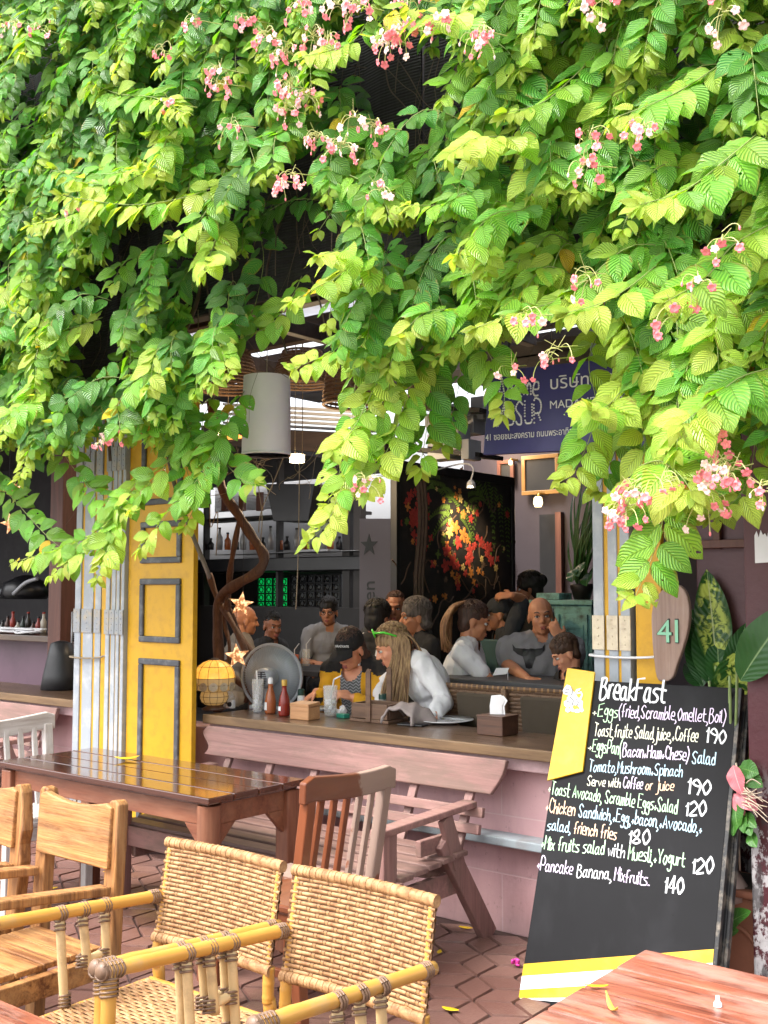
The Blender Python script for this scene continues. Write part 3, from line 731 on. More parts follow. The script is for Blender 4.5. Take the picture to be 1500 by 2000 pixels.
def make_slat_chair(label, m, m2):
    """local: back in the xz plane at y = 0 facing -y, seat toward -y"""
    T = thing('slat_chair', label, 'chair', (0, 0, 0))
    hw = .29; n = 12; top = []
    for i in range(n + 1):
        f = i / n; top.append((-hw + 2 * hw * f, .918 - .016 * math.sin(math.pi * f) + .012 * math.cos(math.pi * f * 1.0) * -1 - (.022 if i in (0, n) else 0)))
    bot = [(x, z - .09 + (.012 if i in (0, n) else 0)) for i, (x, z) in enumerate(top)]
    g = MB(); g.prism(top[::-1] + bot, .032, Matrix.Translation((0, .012, 0)) @ Matrix.Rotation(R(-2.5), 4, 'X')); g.build('top_rail', m, T, bevel=.006)
    for s in (-1, 1):
        g = MB()
        for a, b in (((s * .235, .01, 0), (s * .235, -.02, .44)), ((s * .235, -.02, .43), (s * .245, .046, .86))): g.bar(a, b, .05, .04, (0, 1, 0))
        g.build('back_post', m2, T, bevel=.005)
        g = MB(); g.box((s * .22, -.42, .21), (.045, .045, .42)); g.build('front_leg', m2, T, bevel=.004)
    for i in range(5):
        x = -.16 + .32 * i / 4; g = MB(); g.bar((x, -.03, .44), (x * 1.02, .044, .86), .029, .018, (0, 1, 0)); g.build('back_slat', m2, T, bevel=.003)
    g = MB(); g.box((0, -.22, .435), (.5, .46, .03)); g.build('seat', m, T, bevel=.008)
    g = MB(); g.box((0, -.44, .39), (.42, .02, .06)); g.box((0, -.02, .39), (.44, .02, .06))
    for s in (-1, 1): g.box((s * .23, -.22, .39), (.02, .4, .06)); g.box((s * .23, -.22, .2), (.02, .4, .03))
    g.build('seat_frame', m, T, bevel=.003)
    return T
hv = half_varnish('half_varnished_wood', (.28, .19, .15), (.15, .046, .02), .49, 0); hv2 = half_varnish('half_varnished_slats', (.29, .2, .16), (.2, .06, .025), .55, 2)
c1 = make_slat_chair('slat back chair half dark varnish half bare wood, right end of the long table', hv, hv2)
c1.location = (-2.74, 3.15, 0); c1.rotation_euler.z = R(-90 + 4)
wv = wood('whitewashed_wood', (.36, .32, .3), (.62, .59, .57), 0, 1.0, .7, .4, weather=(.3, .24, .2), wamt=.5); wv2 = wood('whitewashed_slats', (.38, .35, .33), (.64, .61, .59), 2, 1.0, .7, .4, weather=(.3, .25, .21), wamt=.5)
c2 = make_slat_chair('whitewashed slat back chair at the left end of the long table', wv, wv2)
c2.location = (-5.17, 3.27, 0); c2.rotation_euler.z = R(90 - 4)

# ---- pink benches along the half wall
M_['bench'] = wood('faded_pink_bench_wood', (.17, .082, .072), (.37, .205, .18), 0, 1, .6, .4, weather=(.17, .11, .085), wamt=.75)
M_['bench_v'] = wood('faded_pink_bench_upright', (.17, .082, .072), (.37, .205, .18), 2, 1, .6, .4, weather=(.15, .1, .08), wamt=.5)
M_['bench_seat'] = wood('worn_bench_seat', (.1, .05, .04), (.28, .17, .145), 0, 1, .5, .4, weather=(.1, .06, .05), wamt=.6)
def make_bench(label, L):
    T = thing('wooden_bench', label, 'bench', (0, 0, 0), 0, 'pink benches against the half wall')
    h = L / 2
    n = 10; q = [(-h + .03 * math.sin(i / n * math.pi * 2) * 1.0, .655 + .16 * i / n) for i in range(n + 1)]
    q2 = [(h - .05 + .07 * (i / n) ** 1.5 + .025 * math.sin(i / n * math.pi), .655 + .16 * i / n) for i in range(n + 1)]
    g = MB(); g.prism(q2 + q[::-1], .03, Matrix.Translation((0, .06, .02)) @ Matrix.Rotation(R(-10), 4, 'X')); g.build('back_board', M_['bench'], T, bevel=.006)
    for z, y in ((.59, .155), (.52, .125)):
        g = MB(); g.box((0, y - .035, z), (L - .12, .024, .045), (R(-10), 0, 0)); g.build('back_slat', M_['bench'], T, bevel=.004)
    k = 6
    for i in range(k):
        x = -h + .18 + (L - .36) * i / (k - 1); g = MB(); g.bar((x, .075, .40), (x, .222, .72), .045, .024, (0, 1, 0)); g.build('back_upright', M_['bench_v'], T, bevel=.004)
    for i in range(5):
        g = MB(); g.box((0, -.42 + i * .1, .405 + .006 * i), (L - .16, .088, .022)); g.build('seat_slat', M_['bench_seat'], T, bevel=.004)
    g = MB(); g.box((0, -.47, .35), (L - .14, .028, .1)); g.box((0, .03, .34), (L - .3, .028, .12)); g.build('seat_apron', M_['bench'], T, bevel=.004)
    for s in (-1, 1):
        x = s * (h - .13)
        g = MB(); g.bar((x, -.1, .5), (x, .26, 0), .04, .1, (0, 1, 0)); g.bar((x + s * .012, -.1, .6), (x + s * .012, .0, .37), .03, .08, (0, 1, 0)); g.build('rear_leg', M_['bench_v'], T, bevel=.005)
        g = MB(); g.box((x, -.5, .31), (.05, .09, .62)); g.build('front_leg', M_['bench_v'], T, bevel=.005)
        g = MB(); g.bar((x, -.56, .605), (x, .12, .625), .075, .03); g.build('arm_rest', M_['bench'], T, bevel=.006)
        g = MB(); g.box((x - s * .03, -.2, .29), (.03, .5, .1)); g.box((x - s * .03, -.1, .48), (.03, .28, .07)); g.build('side_rail', M_['bench'], T, bevel=.004)
    return T
b1 = make_bench('long faded pink bench below the counter, behind the half varnished chair', 1.98); b1.location = (-3.67, 4.02, 0)
b2 = make_bench('faded pink bench at the left edge behind the whitewashed chair', 1.9); b2.location = (-7.08, 4.02, 0)
# ================================================================== CHALKBOARD MENU
BA, BL_, BH, BW = .0664, .375, 1.30, .738
bd = thing('menu_board', 'black folding breakfast menu board with colourful handwriting, leaning beside the half wall', 'menu board', (-2.295, 3.704, .0), BA)
BM = Matrix.Translation(bd.location) @ Matrix.Rotation(BA, 4, 'Z') @ Matrix.Rotation(-BL_, 4, 'X')
BMi = BM.inverted(); BMl = Matrix.Rotation(-BL_, 4, 'X')
def on_board(px, py):
    d = BMi.to_3x3() @ ray(px, py); o = BMi @ CP; k = -o.y / d.y; p = o + d * k; return Vector((p.x, 0, p.z))
t = NT('chalkboard_black'); v = t.coord()
c = t.mix(t.noise(v, 4, 6), (.005, .005, .006), (.01, .01, .012))
sm = t.ramp(t.noise(t.mapped((3, 3, .9)), 2.0, 7, .6), [(.5, 0.0), (.8, 1.0)]); c = t.mix(t.math('MULTIPLY', sm, .35), c, (.035, .035, .04))
sp_ = t.ramp(t.noise(v, 55, 2), [(.72, 0.0), (.76, 1.0)]); c = t.mix(sp_, c, (.004, .004, .004))
M_['board'] = t.out(c, .6, Specular_IOR_Level=.18)
M_['board_edge'] = paint('chipped_black_edge', (.009, .009, .01), .5, .3, 8, dirt=(.4, .33, .25), dirt_amt=.55, dirt_scale=13)
M_['beer_yellow'] = paint('yellow_sign_paint', (.64, .38, .005), .42, .06, 4, dirt=(.7, .5, .1), dirt_amt=.3, dirt_scale=10)
M_['chalk_white'] = paint('white_marker', (.74, .76, .78), .8, .1, 60, bump=0)
CH = {'W': M_['chalk_white']}
for k, n, c in (('G', 'green_marker', (.52, .78, .5)), ('P', 'lilac_marker', (.74, .62, .82)), ('B', 'blue_marker', (.48, .68, .8)), ('C', 'cream_marker', (.76, .76, .6)), ('O', 'peach_marker', (.82, .55, .38))):
    CH[k] = paint(n, c, .8, .15, 60, bump=0)
g = MB(); g.M = BMl; g.box((BW / 2, .015, BH / 2), (BW, .03, BH)); front = g.build('front_panel', M_['board'], bd, bevel=.003)
g = MB(); g.M = BMl
g.box((BW + .008, .012, BH / 2), (.016, .034, BH)); g.box((BW / 2, .033, BH / 2), (BW, .004, BH - .02)); g.build('frame_edge', M_['board_edge'], front, bevel=.003)
g = MB(); g.M = BMl; g.box((BW / 2 + .02, .064, BH / 2 - .01), (BW, .03, BH)); g.box((BW + .028, .064, BH / 2), (.014, .036, BH)); g.build('rear_panel', M_['board_edge'], bd, bevel=.003)
# painted bands at the foot, bright strip along the left edge
def band(px, mat, name, y=-.0012):
    g = MB(); pts = [on_board(*p) for p in px]; g.M = BMl; g.prism([(p.x, p.z) for p in pts], .002, Matrix.Translation((0, y, 0))); return g.build(name, mat, bd)
def clip(px):                       # keep inside the panel
    return px
bl, br_ = on_board(1020, 1882), on_board(1386, 1852)
g = MB(); g.M = BMl
for i, (a, b, m) in enumerate(((0, .045, 0), (.045, .095, 1), (.095, .15, 0), (.15, .21, 1))):
    zl, zr = bl.z, br_.z
    g.prism([(.001, max(.004, zl - b)), (BW - .001, max(.006, zr - b * 1.05)), (BW - .001, max(.008, zr - a * 1.05)), (.001, max(.006, zl - a))], .002, Matrix.Translation((0, -.0012, 0)), m)
g.build('foot_bands', [M_['beer_yellow'], M_['white']], bd)
ys = [on_board(*p) for p in ((1110, 1306), (1164, 1314), (1140, 1508), (1071, 1526))]
g = MB(); g.M = BMl; g.prism([(p.x, p.z) for p in ys], .012, Matrix.Translation((0, -.0072, 0))); strip = g.build('yellow_strip', M_['beer_yellow'], bd, bevel=.002)
# white lion emblem on the strip, from a coarse outline in pixels of the photo
lion = {'body': [(1117, 1358), (1123, 1352), (1128, 1358), (1131, 1364), (1136, 1366), (1141, 1372), (1140, 1382), (1143, 1390), (1139, 1393), (1133, 1391), (1135, 1385), (1130, 1380), (1123, 1379), (1121, 1384), (1126, 1390), (1122, 1393), (1116, 1390), (1116, 1381), (1110, 1384), (1105, 1380), (1104, 1372), (1110, 1369), (1110, 1364)],
        'head': [(1106, 1344), (1110, 1339), (1116, 1341), (1120, 1347), (1121, 1355), (1115, 1361), (1109, 1359), (1103, 1357), (1102, 1350)],
        'tail': [(1134, 1366), (1138, 1360), (1137, 1356), (1130, 1358), (1126, 1353), (1129, 1348), (1138, 1346), (1134, 1351), (1130, 1352), (1132, 1355), (1138, 1352), (1141, 1358), (1139, 1367)],
        'hind_foot': [(1124, 1389), (1131, 1386), (1136, 1391), (1134, 1394), (1126, 1394)], 'front_foot': [(1108, 1385), (1114, 1384), (1117, 1391), (1112, 1394), (1107, 1391)]}
g = MB(); g.M = BMl
for i, pl in enumerate(lion.values()):
    pts = [on_board(*p) for p in pl]; bm = [(p.x, p.z) for p in pts]
    g.prism(bm, .0015, Matrix.Translation((0, -.0142 - .0004 * i, 0)))
for ln in ([(1108, 1350), (1112, 1348), (1115, 1351)], [(1106, 1355), (1112, 1355)], [(1116, 1363), (1123, 1370), (1121, 1379)], [(1128, 1368), (1133, 1374), (1130, 1380)], [(1110, 1372), (1116, 1374)], [(1119, 1345), (1122, 1352), (1119, 1360)]):
    ribbon(g, [Vector((on_board(*p).x, -.0168, on_board(*p).z)) for p in ln], .0032, (0, -1, 0), 1)
g.build('lion_emblem', [M_['white'], M_['mould']], strip)
# the handwriting: (text, colour, start px, end px, cap height px, pen)
LINES = [("BreakFast", 'W', (1172, 1363), (1298, 1373), 42, 2.3), ("*", 'C', (1157, 1400), (1164, 1400), 22, 1), ("Eggs", 'G', (1168, 1399), (1206, 1401), 24, 1.1), ("(fried,Scramble,Omellet,Boil)", 'P', (1208, 1400), (1417, 1412), 24, 1),
    ("Toast,fruite Salad,juice,+Coffee", 'C', (1160, 1437), (1362, 1449), 24, 1), ("190", 'W', (1379, 1450), (1417, 1452), 27, 1.7),
    ("*", 'C', (1149, 1467), (1156, 1467), 22, 1), ("EggsPan(", 'G', (1157, 1467), (1213, 1474), 25, 1.1), ("Bacon+Ham+Chese)", 'P', (1216, 1477), (1345, 1485), 24, 1.1), ("Salad", 'B', (1352, 1490), (1396, 1494), 25, 1.1),
    ("Tomato,Mushroom+Spinach", 'B', (1150, 1506), (1332, 1517), 22, 1), ("Serve with", 'C', (1147, 1534), (1211, 1538), 18, .9), ("Coffee", 'P', (1217, 1539), (1254, 1541), 22, .95), ("or juice", 'O', (1261, 1542), (1315, 1544), 20, .95), ("190", 'W', (1343, 1550), (1387, 1552), 29, 1.8),
    ("*Toast Avocado, Scramble Eggs+Salad", 'G', (1071, 1550), (1322, 1589), 24, 1), ("120", 'W', (1339, 1592), (1378, 1594), 27, 1.7),
    ("*Chicken", 'O', (1066, 1586), (1122, 1593), 25, 1), ("Sandwich,+Egg,+bacon,+Avocado,+", 'B', (1130, 1595), (1370, 1627), 24, 1), ("salad,", 'B', (1069, 1621), (1114, 1626), 22, 1), ("friench fries", 'O', (1121, 1627), (1203, 1640), 24, 1), ("180", 'W', (1228, 1647), (1268, 1650), 27, 1.7),
    ("*Mix fruits salad", 'G', (1057, 1658), (1179, 1669), 25, 1.1), ("with", 'W', (1187, 1672), (1219, 1675), 25, 1), ("Muesli,+Yogurt", 'G', (1227, 1678), (1337, 1692), 27, 1.1), ("120", 'W', (1352, 1704), (1392, 1707), 30, 1.7),
    ("*Pancake", 'P', (1049, 1699), (1117, 1708), 25, 1), ("Banana,", 'W', (1127, 1712), (1194, 1718), 25, 1), ("Mixfruits.", 'P', (1200, 1719), (1268, 1730), 25, 1), ("140", 'W', (1298, 1743), (1334, 1746), 30, 1.7)]
for txt, ck, a, b, cap, pen in LINES:
    A, B, U = on_board(*a), on_board(*b), on_board(a[0], a[1] - cap)
    ex = B - A; ez = Vector((0, 0, 1)) * (U - A).length; pl, w = stroke_text(txt)
    wob = rng.random() * 6; ln_ = MB()
    for P in pl:
        Q = [A + ex * (p.x / w) + ez * (p.y * (1 + .07 * math.sin(p.x * 2.3 + wob)) + .03 * math.sin(p.x * 3.1 + wob)) + Vector((0, -.0015, 0)) for p in P]
        ln_.M = BMl; ribbon(ln_, Q, .0041 * pen, (0, -1, 0), th=rng.uniform(0, .0006), jit=.35)
    ln_.build('handwritten_line', CH[ck], bd, recalc=False)

# ================================================================== WOODEN NUMBER PLANK
pk = thing('number_plank', 'brown leaf shaped wooden plank with green number 41, hung beside the folded doors', 'house number', W(1313, 1245, 4.27))
M_['plank'] = wood('driftwood_plank', (.19, .12, .095), (.38, .28, .235), 2, 1.3, .7, .5, weather=(.25, .15, .1), wamt=.5)
ppx = [(1312, 1142), (1330, 1144), (1343, 1160), (1349, 1190), (1347, 1225), (1338, 1260), (1326, 1295), (1314, 1326), (1288, 1328), (1280, 1290), (1276, 1245), (1275, 1200), (1282, 1172), (1296, 1152)]
o0 = Vector(pk.location)
pts = [W(*p, 4.27) - o0 for p in ppx]; g = MB(); g.prism([(p.x, p.z) for p in catmull([Vector((p.x, 0, p.z)) for p in pts + [pts[0]]], 4)[:-1] for p in [p]] if False else [(q.x, q.z) for q in catmull([Vector((p.x, 0, p.z)) for p in pts + [pts[0]]], 4)[:-1]], .03)
g.build('plank', M_['plank'], pk, bevel=.006)
M_['green41'] = paint('pale_green_paint', (.22, .5, .33), .5, .15, 20)
for ch_, x in (('4', 1284), ('1', 1307)):
    A = W(x, 1254, 4.25) - o0; A.y = -.0155
    font_mesh('digit_edge', ch_, M_['black'], Matrix.Translation(A + Vector((-.004, 0, -.004))) @ Matrix.Rotation(R(90), 4, 'X') @ Matrix.Scale(1.1, 4), .135, pk, .004)
    font_mesh('digit', ch_, M_['green41'], Matrix.Translation(A + Vector((0, -.004, 0))) @ Matrix.Rotation(R(90), 4, 'X'), .135, pk, .004)
g = MB(); g.tube([(.0, .0, .13), (.0, .05, .36)], .003, 5); g.build('hanging_wire', M_['rope'], pk)

# ================================================================== PLANTS BY THE PILLAR
def leaf_grid(L, Wd, nl=12, nw=6, bend=.5, fold=.2, wave=0.0, tipw=.9, ph=0.0):
    """a broad leaf along +x from the origin, upper side +z; returns verts, faces, uv"""
    vs, fs, uv = [], [], []
    for i in range(nl + 1):
        v = i / nl; w = Wd / 2 * (math.sin(math.pi * min(1.0, v ** tipw)) ** .75) + .0004
        ang = bend * v; x = L * (math.sin(ang) / max(bend, 1e-3)); z = -L * (1 - math.cos(ang)) / max(bend, 1e-3)
        for j in range(nw + 1):
            u = 2 * j / nw - 1
            vs.append(Vector((x, u * w, z + abs(u) * w * fold + wave * w * math.sin(v * 14 + ph) * abs(u)))); uv.append((u * .5 + .5, v))
    for i in range(nl):
        for j in range(nw): a = i * (nw + 1) + j; fs.append((a, a + nw + 1, a + nw + 2, a + 1))
    return vs, fs, uv
class LeafMB:
    def __init__(s): s.v, s.f, s.uv = [], [], []
    def add(s, leaf, M):
        b = len(s.v); s.v.extend((M @ p)[:] for p in leaf[0]); s.f.extend([b + i for i in f] for f in leaf[1]); s.uv.extend(leaf[2])
    def build(s, name, mat, parent=None, solid=0.0):
        me = bpy.data.meshes.new(name); me.from_pydata(s.v, [], s.f); me.materials.append(mat)
        l = me.uv_layers.new(name='UVMap'); idx = np.empty(len(me.loops), np.int32); me.loops.foreach_get('vertex_index', idx)
        l.data.foreach_set('uv', np.array(s.uv, np.float32)[idx].ravel()); me.polygons.foreach_set('use_smooth', [True] * len(me.polygons))
        o = link_mesh(name, me, parent)
        if solid: o.modifiers.new('thickness', 'SOLIDIFY').thickness = solid
        return o
def leaf_mat(name, dark, light, patt=0.0, mid=None, rough=.35, trans=.25):
    t = NT(name); uv = t.n('UVMap').outputs[0]; sp = t.n('SeparateXYZ', Vector=uv)
    u = t.math('ABSOLUTE', t.math('SUBTRACT', sp.outputs[0], .5))
    n = t.noise(t.coord(), 26 if patt else 8, 4, .6, .5)
    c = t.mix(t.ramp(n, [(.44, 0.0), (.56, 1.0)]) if patt else n, dark, light)
    if patt: rim = t.ramp(u, [(.3, 1.0), (.47, 0.0)]); c = t.mix(t.math('MULTIPLY', rim, t.ramp(n, [(.42, 0.0), (.5, 1.0)])), dark, c)
    vein = t.math('SINE', t.math('SUBTRACT', t.math('MULTIPLY', sp.outputs[1], 70.0), t.math('MULTIPLY', u, 34.0)))
    md = t.ramp(u, [(.0, 1.0), (.03, 0.0)]); c = t.mix(md, c, mid or light)
    t.bump(t.math('ADD', vein, t.math('MULTIPLY', md, -2.0)), .2, .003)
    t.set(t.b, 'Base Color', c); t.set(t.b, 'Roughness', rough)
    tr = t.n('BsdfTranslucent'); t.set(tr, 0, c); mx = t.n('MixShader'); t.set(mx, 0, trans)
    t.t.links.new(t.b.outputs[0], mx.inputs[1]); t.t.links.new(tr.outputs[0], mx.inputs[2]); t.t.links.new(mx.outputs[0], t.t.nodes['Material Output'].inputs[0])
    return t.mat
M_['dieff'] = leaf_mat('spotted_leaf', (.025, .1, .015), (.55, .66, .12), 1.0, (.6, .68, .35))
M_['dieff_dark'] = leaf_mat('dark_leaf', (.015, .065, .016), (.04, .14, .03), 0, (.25, .38, .16))
M_['green_leaf'] = leaf_mat('green_leaf', (.03, .13, .02), (.09, .26, .035), 0, (.2, .4, .1))
M_['stem'] = paint('green_stem', (.16, .22, .08), .6, .3, 20)
M_['terracotta'] = paint('terracotta', (.3, .115, .065), .7, .2, 5, bump=.3, dirt=(.16, .07, .05), dirt_amt=.7, dirt_scale=5)
dp = thing('dumbcane_plant', 'dumb cane plant with big spotted leaves between the plank and the dark red pillar', 'plant', G(1410, 1860, 0))
o0 = Vector(dp.location)
def placed_leaf(mb, base, tip, Wd, face, bend=.5, wave=.1, tipw=.9):
    base, tip = Vector(base), Vector(tip); x = tip - base; L = x.length / (math.sin(bend) / bend)
    M = frame(base, x, face); mb.add(leaf_grid(L, Wd, 14, 8, bend, .2, wave, tipw, rng.random() * 6), M)
A, B_ = LeafMB(), LeafMB()
def pw(px, py, y): return W(px, py, y) - o0
fc = Vector((-.3, -1, .5))
vw = (.45, -.85, .35)
def one_leaf(nm, mt, *a): q = LeafMB(); placed_leaf(q, *a); q.build(nm, M_[mt], dp)
one_leaf('spotted_leaf', 'dieff', pw(1400, 1310, 4.38), pw(1384, 1112, 4.36), .15, vw, .3); one_leaf('spotted_leaf', 'dieff', pw(1436, 1272, 4.34), pw(1446, 1425, 4.31), .21, vw, .5, .05); one_leaf('spotted_leaf', 'dieff', pw(1425, 1350, 4.38), pw(1418, 1250, 4.38), .13, vw, .4)
one_leaf('dark_leaf', 'dieff_dark', pw(1446, 1330, 4.07), pw(1530, 1185, 3.96), .17, (.3, -.9, .5), .5, .05); one_leaf('dark_leaf', 'dieff_dark', pw(1385, 1335, 4.37), pw(1378, 1200, 4.36), .13, vw, .5); one_leaf('dark_leaf', 'dieff_dark', pw(1374, 1340, 4.37), pw(1352, 1230, 4.38), .1, vw, .6)
one_leaf('dark_leaf', 'dieff_dark', pw(1400, 1290, 4.4), pw(1345, 1190, 4.4), .1, vw, .8); one_leaf('dark_leaf', 'dieff_dark', pw(1380, 1250, 4.4), pw(1338, 1178, 4.4), .08, vw, .8); one_leaf('dark_leaf', 'dieff_dark', pw(1405, 1345, 4.36), pw(1402, 1240, 4.36), .11, vw, .4); one_leaf('dark_leaf', 'dieff_dark', pw(1372, 1345, 4.38), pw(1340, 1290, 4.38), .08, vw, .7)
one_leaf('spotted_leaf', 'dieff', pw(1452, 1395, 4.3), pw(1458, 1490, 4.27), .1, vw, .3); one_leaf('spotted_leaf', 'dieff', pw(1450, 1460, 4.3), pw(1446, 1575, 4.26), .09, vw, .4); one_leaf('dark_leaf', 'dieff_dark', pw(1420, 1330, 4.38), pw(1455, 1225, 4.36), .09, vw, .6)

g = MB()
for (x, y, yy), (x2, y2, yy2) in (((1398, 1300, 4.3), (1410, 1700, 4.3)), ((1425, 1345, 4.2), (1412, 1700, 4.3)), ((1440, 1280, 4.12), (1416, 1700, 4.3)), ((1425, 1320, 4.15), (1418, 1700, 4.28)), ((1385, 1330, 4.25), (1408, 1700, 4.3)), ((1440, 1450, 4.2), (1415, 1700, 4.28))):
    a, b = pw(x, y, yy), pw(x2, y2, yy2); g.tube(catmull([a, a.lerp(b, .4) + Vector((.01, 0, -.02)), b], 5), [.006] * 5 + [.011] * 6, 8)
g.build('stem', M_['stem'], dp, True)
# terracotta trough
tc = thing('terracotta_planter', 'square terracotta planter with moulded ring, on the ground behind the menu board', 'planter', (-1.62, 4.29, 0))
g = MB(); h = .42
g.prism([(-.17, 0), (.17, 0), (.2, h), (-.2, h)], .26); g.box((0, -.005, h + .012), (.43, .29, .03)); g.build('pot_body', M_['terracotta'], tc, bevel=.01)
g = MB(); g.tube([(.11 * math.cos(a), -.132, .2 + .11 * math.sin(a)) for a in [k * math.pi / 12 for k in range(25)]], .01, 8, False); g.build('ring_relief', M_['terracotta'], tc, True)
M_['soil'] = paint('soil', (.05, .035, .025), .9, .4, 30); g = MB(); g.box((0, 0, h + .02), (.36, .22, .02)); g.build('soil', M_['soil'], tc)
M_['conch'] = paint('weathered_shell', (.38, .28, .24), .6, .3, 12, dirt=(.25, .12, .09), dirt_amt=.7, dirt_scale=14)
g = MB(); P = W(1432, 1735, 4.2); g.M = Matrix.Translation(P) @ Matrix.Rotation(R(-18), 4, 'Y')
g.lathe([(.02, -.06), (.055, -.05), (.06, -.01), (.045, .04), (.028, .1), (.02, .16), (.026, .17)], 16); tag(g.build('seashell', M_['conch'], None, True), 'weathered conical seashell resting on the terracotta planter', 'shell')
# anthurium hanging at the edge of the board
an = thing('anthurium_plant', 'small plant with pink red waxy flowers and pale roots beside the padlock', 'plant', W(1440, 1600, 4.1))
o0 = Vector(an.location); M_['spathe'] = leaf_mat('pink_spathe', (.6, .1, .13), (.75, .3, .33), 0, (.8, .5, .5), .3)
A = LeafMB(); placed_leaf(A, pw(1432, 1495, 4.05), pw(1442, 1548, 4.0), .07, fc, .5); placed_leaf(A, pw(1440, 1545, 4.05), pw(1472, 1578, 4.0), .07, (-.2, -1, .4), .5); placed_leaf(A, pw(1434, 1550, 4.08), pw(1448, 1590, 4.04), .05, fc, .5); A.build('spathe', M_['spathe'], an)
A = LeafMB()
for b, t_ in (((1440, 1500), (1478, 1530)), ((1445, 1500), (1470, 1505)), ((1436, 1560), (1432, 1612)), ((1450, 1580), (1445, 1620)), ((1455, 1590), (1468, 1610)), ((1462, 1600), (1460, 1625)), ((1465, 1628), (1470, 1648)), ((1440, 1590), (1425, 1625))):
    placed_leaf(A, pw(*b, 4.08), pw(*t_, 4.02), .05 if b[1] > 1575 else .08, fc, .6)
A.build('leaf', M_['green_leaf'], an)
M_['root'] = paint('pale_root', (.5, .4, .3), .7, .2, 30); g = MB()
for k in range(11):
    a = W(1452 + rng.uniform(-6, 6), 1530 + k * 4, 4.03) - o0; b = W(1475 + rng.uniform(0, 28), 1530 + k * 8 + rng.uniform(-8, 8), 3.98) - o0
    g.tube(catmull([a, a.lerp(b, .5) + Vector((0, -.01, .02 * rng.uniform(-1, 1.5))), b], 4), [.0028] * 5 + [.0018] * 4, 5)
g.tube([W(1438, 1490, 4.1) - o0, W(1440, 1560, 4.1) - o0, W(1445, 1700, 4.15) - o0], .004, 6); g.build('root', M_['root'], an, True)
sl = thing('seedling', 'young green leaves sprouting in front of the terracotta planter', 'plant', W(1410, 1860, 4.1)); o0 = Vector(sl.location)
A = LeafMB(); placed_leaf(A, pw(1408, 1815, 4.1), pw(1452, 1775, 4.05), .08, (-.3, -1, .8), .4); placed_leaf(A, pw(1410, 1830, 4.1), pw(1430, 1815, 4.02), .05, fc, .4); placed_leaf(A, pw(1408, 1815, 4.1), pw(1412, 1790, 4.05), .05, fc, .3); A.build('leaf', M_['green_leaf'], sl)
g = MB(); g.tube([pw(1408, 1815, 4.1), Vector((0, 0, -.02)), Vector((0, .02, -o0.z))], .005, 6); g.build('stem', M_['stem'], sl)
# ================================================================== THE FLOWERING CREEPER
nr = np.random.default_rng(11)
t = NT('creeper_leaf'); uv = t.n('UVMap').outputs[0]; sp = t.n('SeparateXYZ', Vector=uv)
age = t.n('Attribute', attribute_name='age').outputs['Fac']; rnd = t.n('Attribute', attribute_name='rnd').outputs['Fac']
u = t.math('ABSOLUTE', t.math('SUBTRACT', sp.outputs[0], .5))
c = t.ramp(t.math('MULTIPLY', age, .5), [(.0, (.035, .15, .035)), (.2, (.105, .35, .04)), (.36, (.24, .5, .04)), (.5, (.5, .64, .09)), (.8, (.72, .48, .015))])
bl = t.n('HueSaturation', Saturation=1.0, Value=1.0); t.set(bl, 'Hue', t.math('MULTIPLY_ADD', rnd, .032, .484)); t.set(bl, 'Value', t.math('MULTIPLY_ADD', rnd, .5, .78)); t.set(bl, 'Color', c); c = bl.outputs[0]
vein = t.math('SINE', t.math('SUBTRACT', t.math('MULTIPLY', sp.outputs[1], 62.0), t.math('MULTIPLY', u, 46.0)))
md = t.ramp(u, [(.0, 1.0), (.028, 0.0)])
vl = t.math('MULTIPLY', t.ramp(t.math('MULTIPLY_ADD', vein, .5, .5), [(.72, 0.0), (1.0, 1.0)]), .6)
c = t.mix(t.math('MULTIPLY', t.ramp(t.math('MULTIPLY_ADD', vein, .5, .5), [(.0, 1.0), (.35, 0.0)]), .5), c, (.02, .09, .015))
c = t.mix(t.math('MAXIMUM', vl, t.math('MULTIPLY', md, .6)), c, t.mix(.5, c, (.45, .55, .12)))
spot = t.ramp(t.noise(t.coord(), 55, 3, .6), [(.7, 0.0), (.74, 1.0)]); c = t.mix(t.math('MULTIPLY', spot, .5), c, (.2, .16, .03))
t.bump(t.math('ADD', t.math('MULTIPLY', vein, -.6), t.math('MULTIPLY', md, -2.0)), .8, .004)
t.set(t.b, 'Base Color', c); t.set(t.b, 'Roughness', .33); t.set(t.b, 'Specular IOR Level', .6)
edge = t.math('MULTIPLY', t.ramp(u, [(.36, 0.0), (.47, 1.0)]), t.ramp(t.math('ADD', t.math('MULTIPLY', t.noise(t.coord(), 18, 4, .6), .75), t.math('MULTIPLY', rnd, .25)), [(.56, 0.0), (.64, 1.0)]))
c = t.mix(t.math('MULTIPLY', edge, .75), c, (.3, .2, .04)); t.set(t.b, 'Base Color', c)
tr = t.n('BsdfTranslucent'); th_ = t.n('HueSaturation', Hue=.488, Saturation=1.1, Value=1.7); t.set(th_, 'Color', c); t.set(tr, 0, th_.outputs[0])
mx = t.n('MixShader'); t.set(mx, 0, .36); t.t.links.new(t.b.outputs[0], mx.inputs[1]); t.t.links.new(tr.outputs[0], mx.inputs[2]); tp = t.n('BsdfTransparent'); hm = t.n('MixShader'); t.set(hm, 0, t.math('MULTIPLY', t.math('GREATER_THAN', rnd, .72), t.ramp(t.noise(t.coord(), 42, 1, .4), [(.7, 0.0), (.71, 1.0)])))
t.t.links.new(mx.outputs[0], hm.inputs[1]); t.t.links.new(tp.outputs[0], hm.inputs[2]); t.t.links.new(hm.outputs[0], t.t.nodes['Material Output'].inputs[0])
M_['creeper'] = t.mat
M_['twig'] = paint('woody_twig', (.09, .06, .045), .8, .4, 30)
M_['shoot'] = paint('green_shoot_stem', (.22, .26, .08), .6, .3, 30)

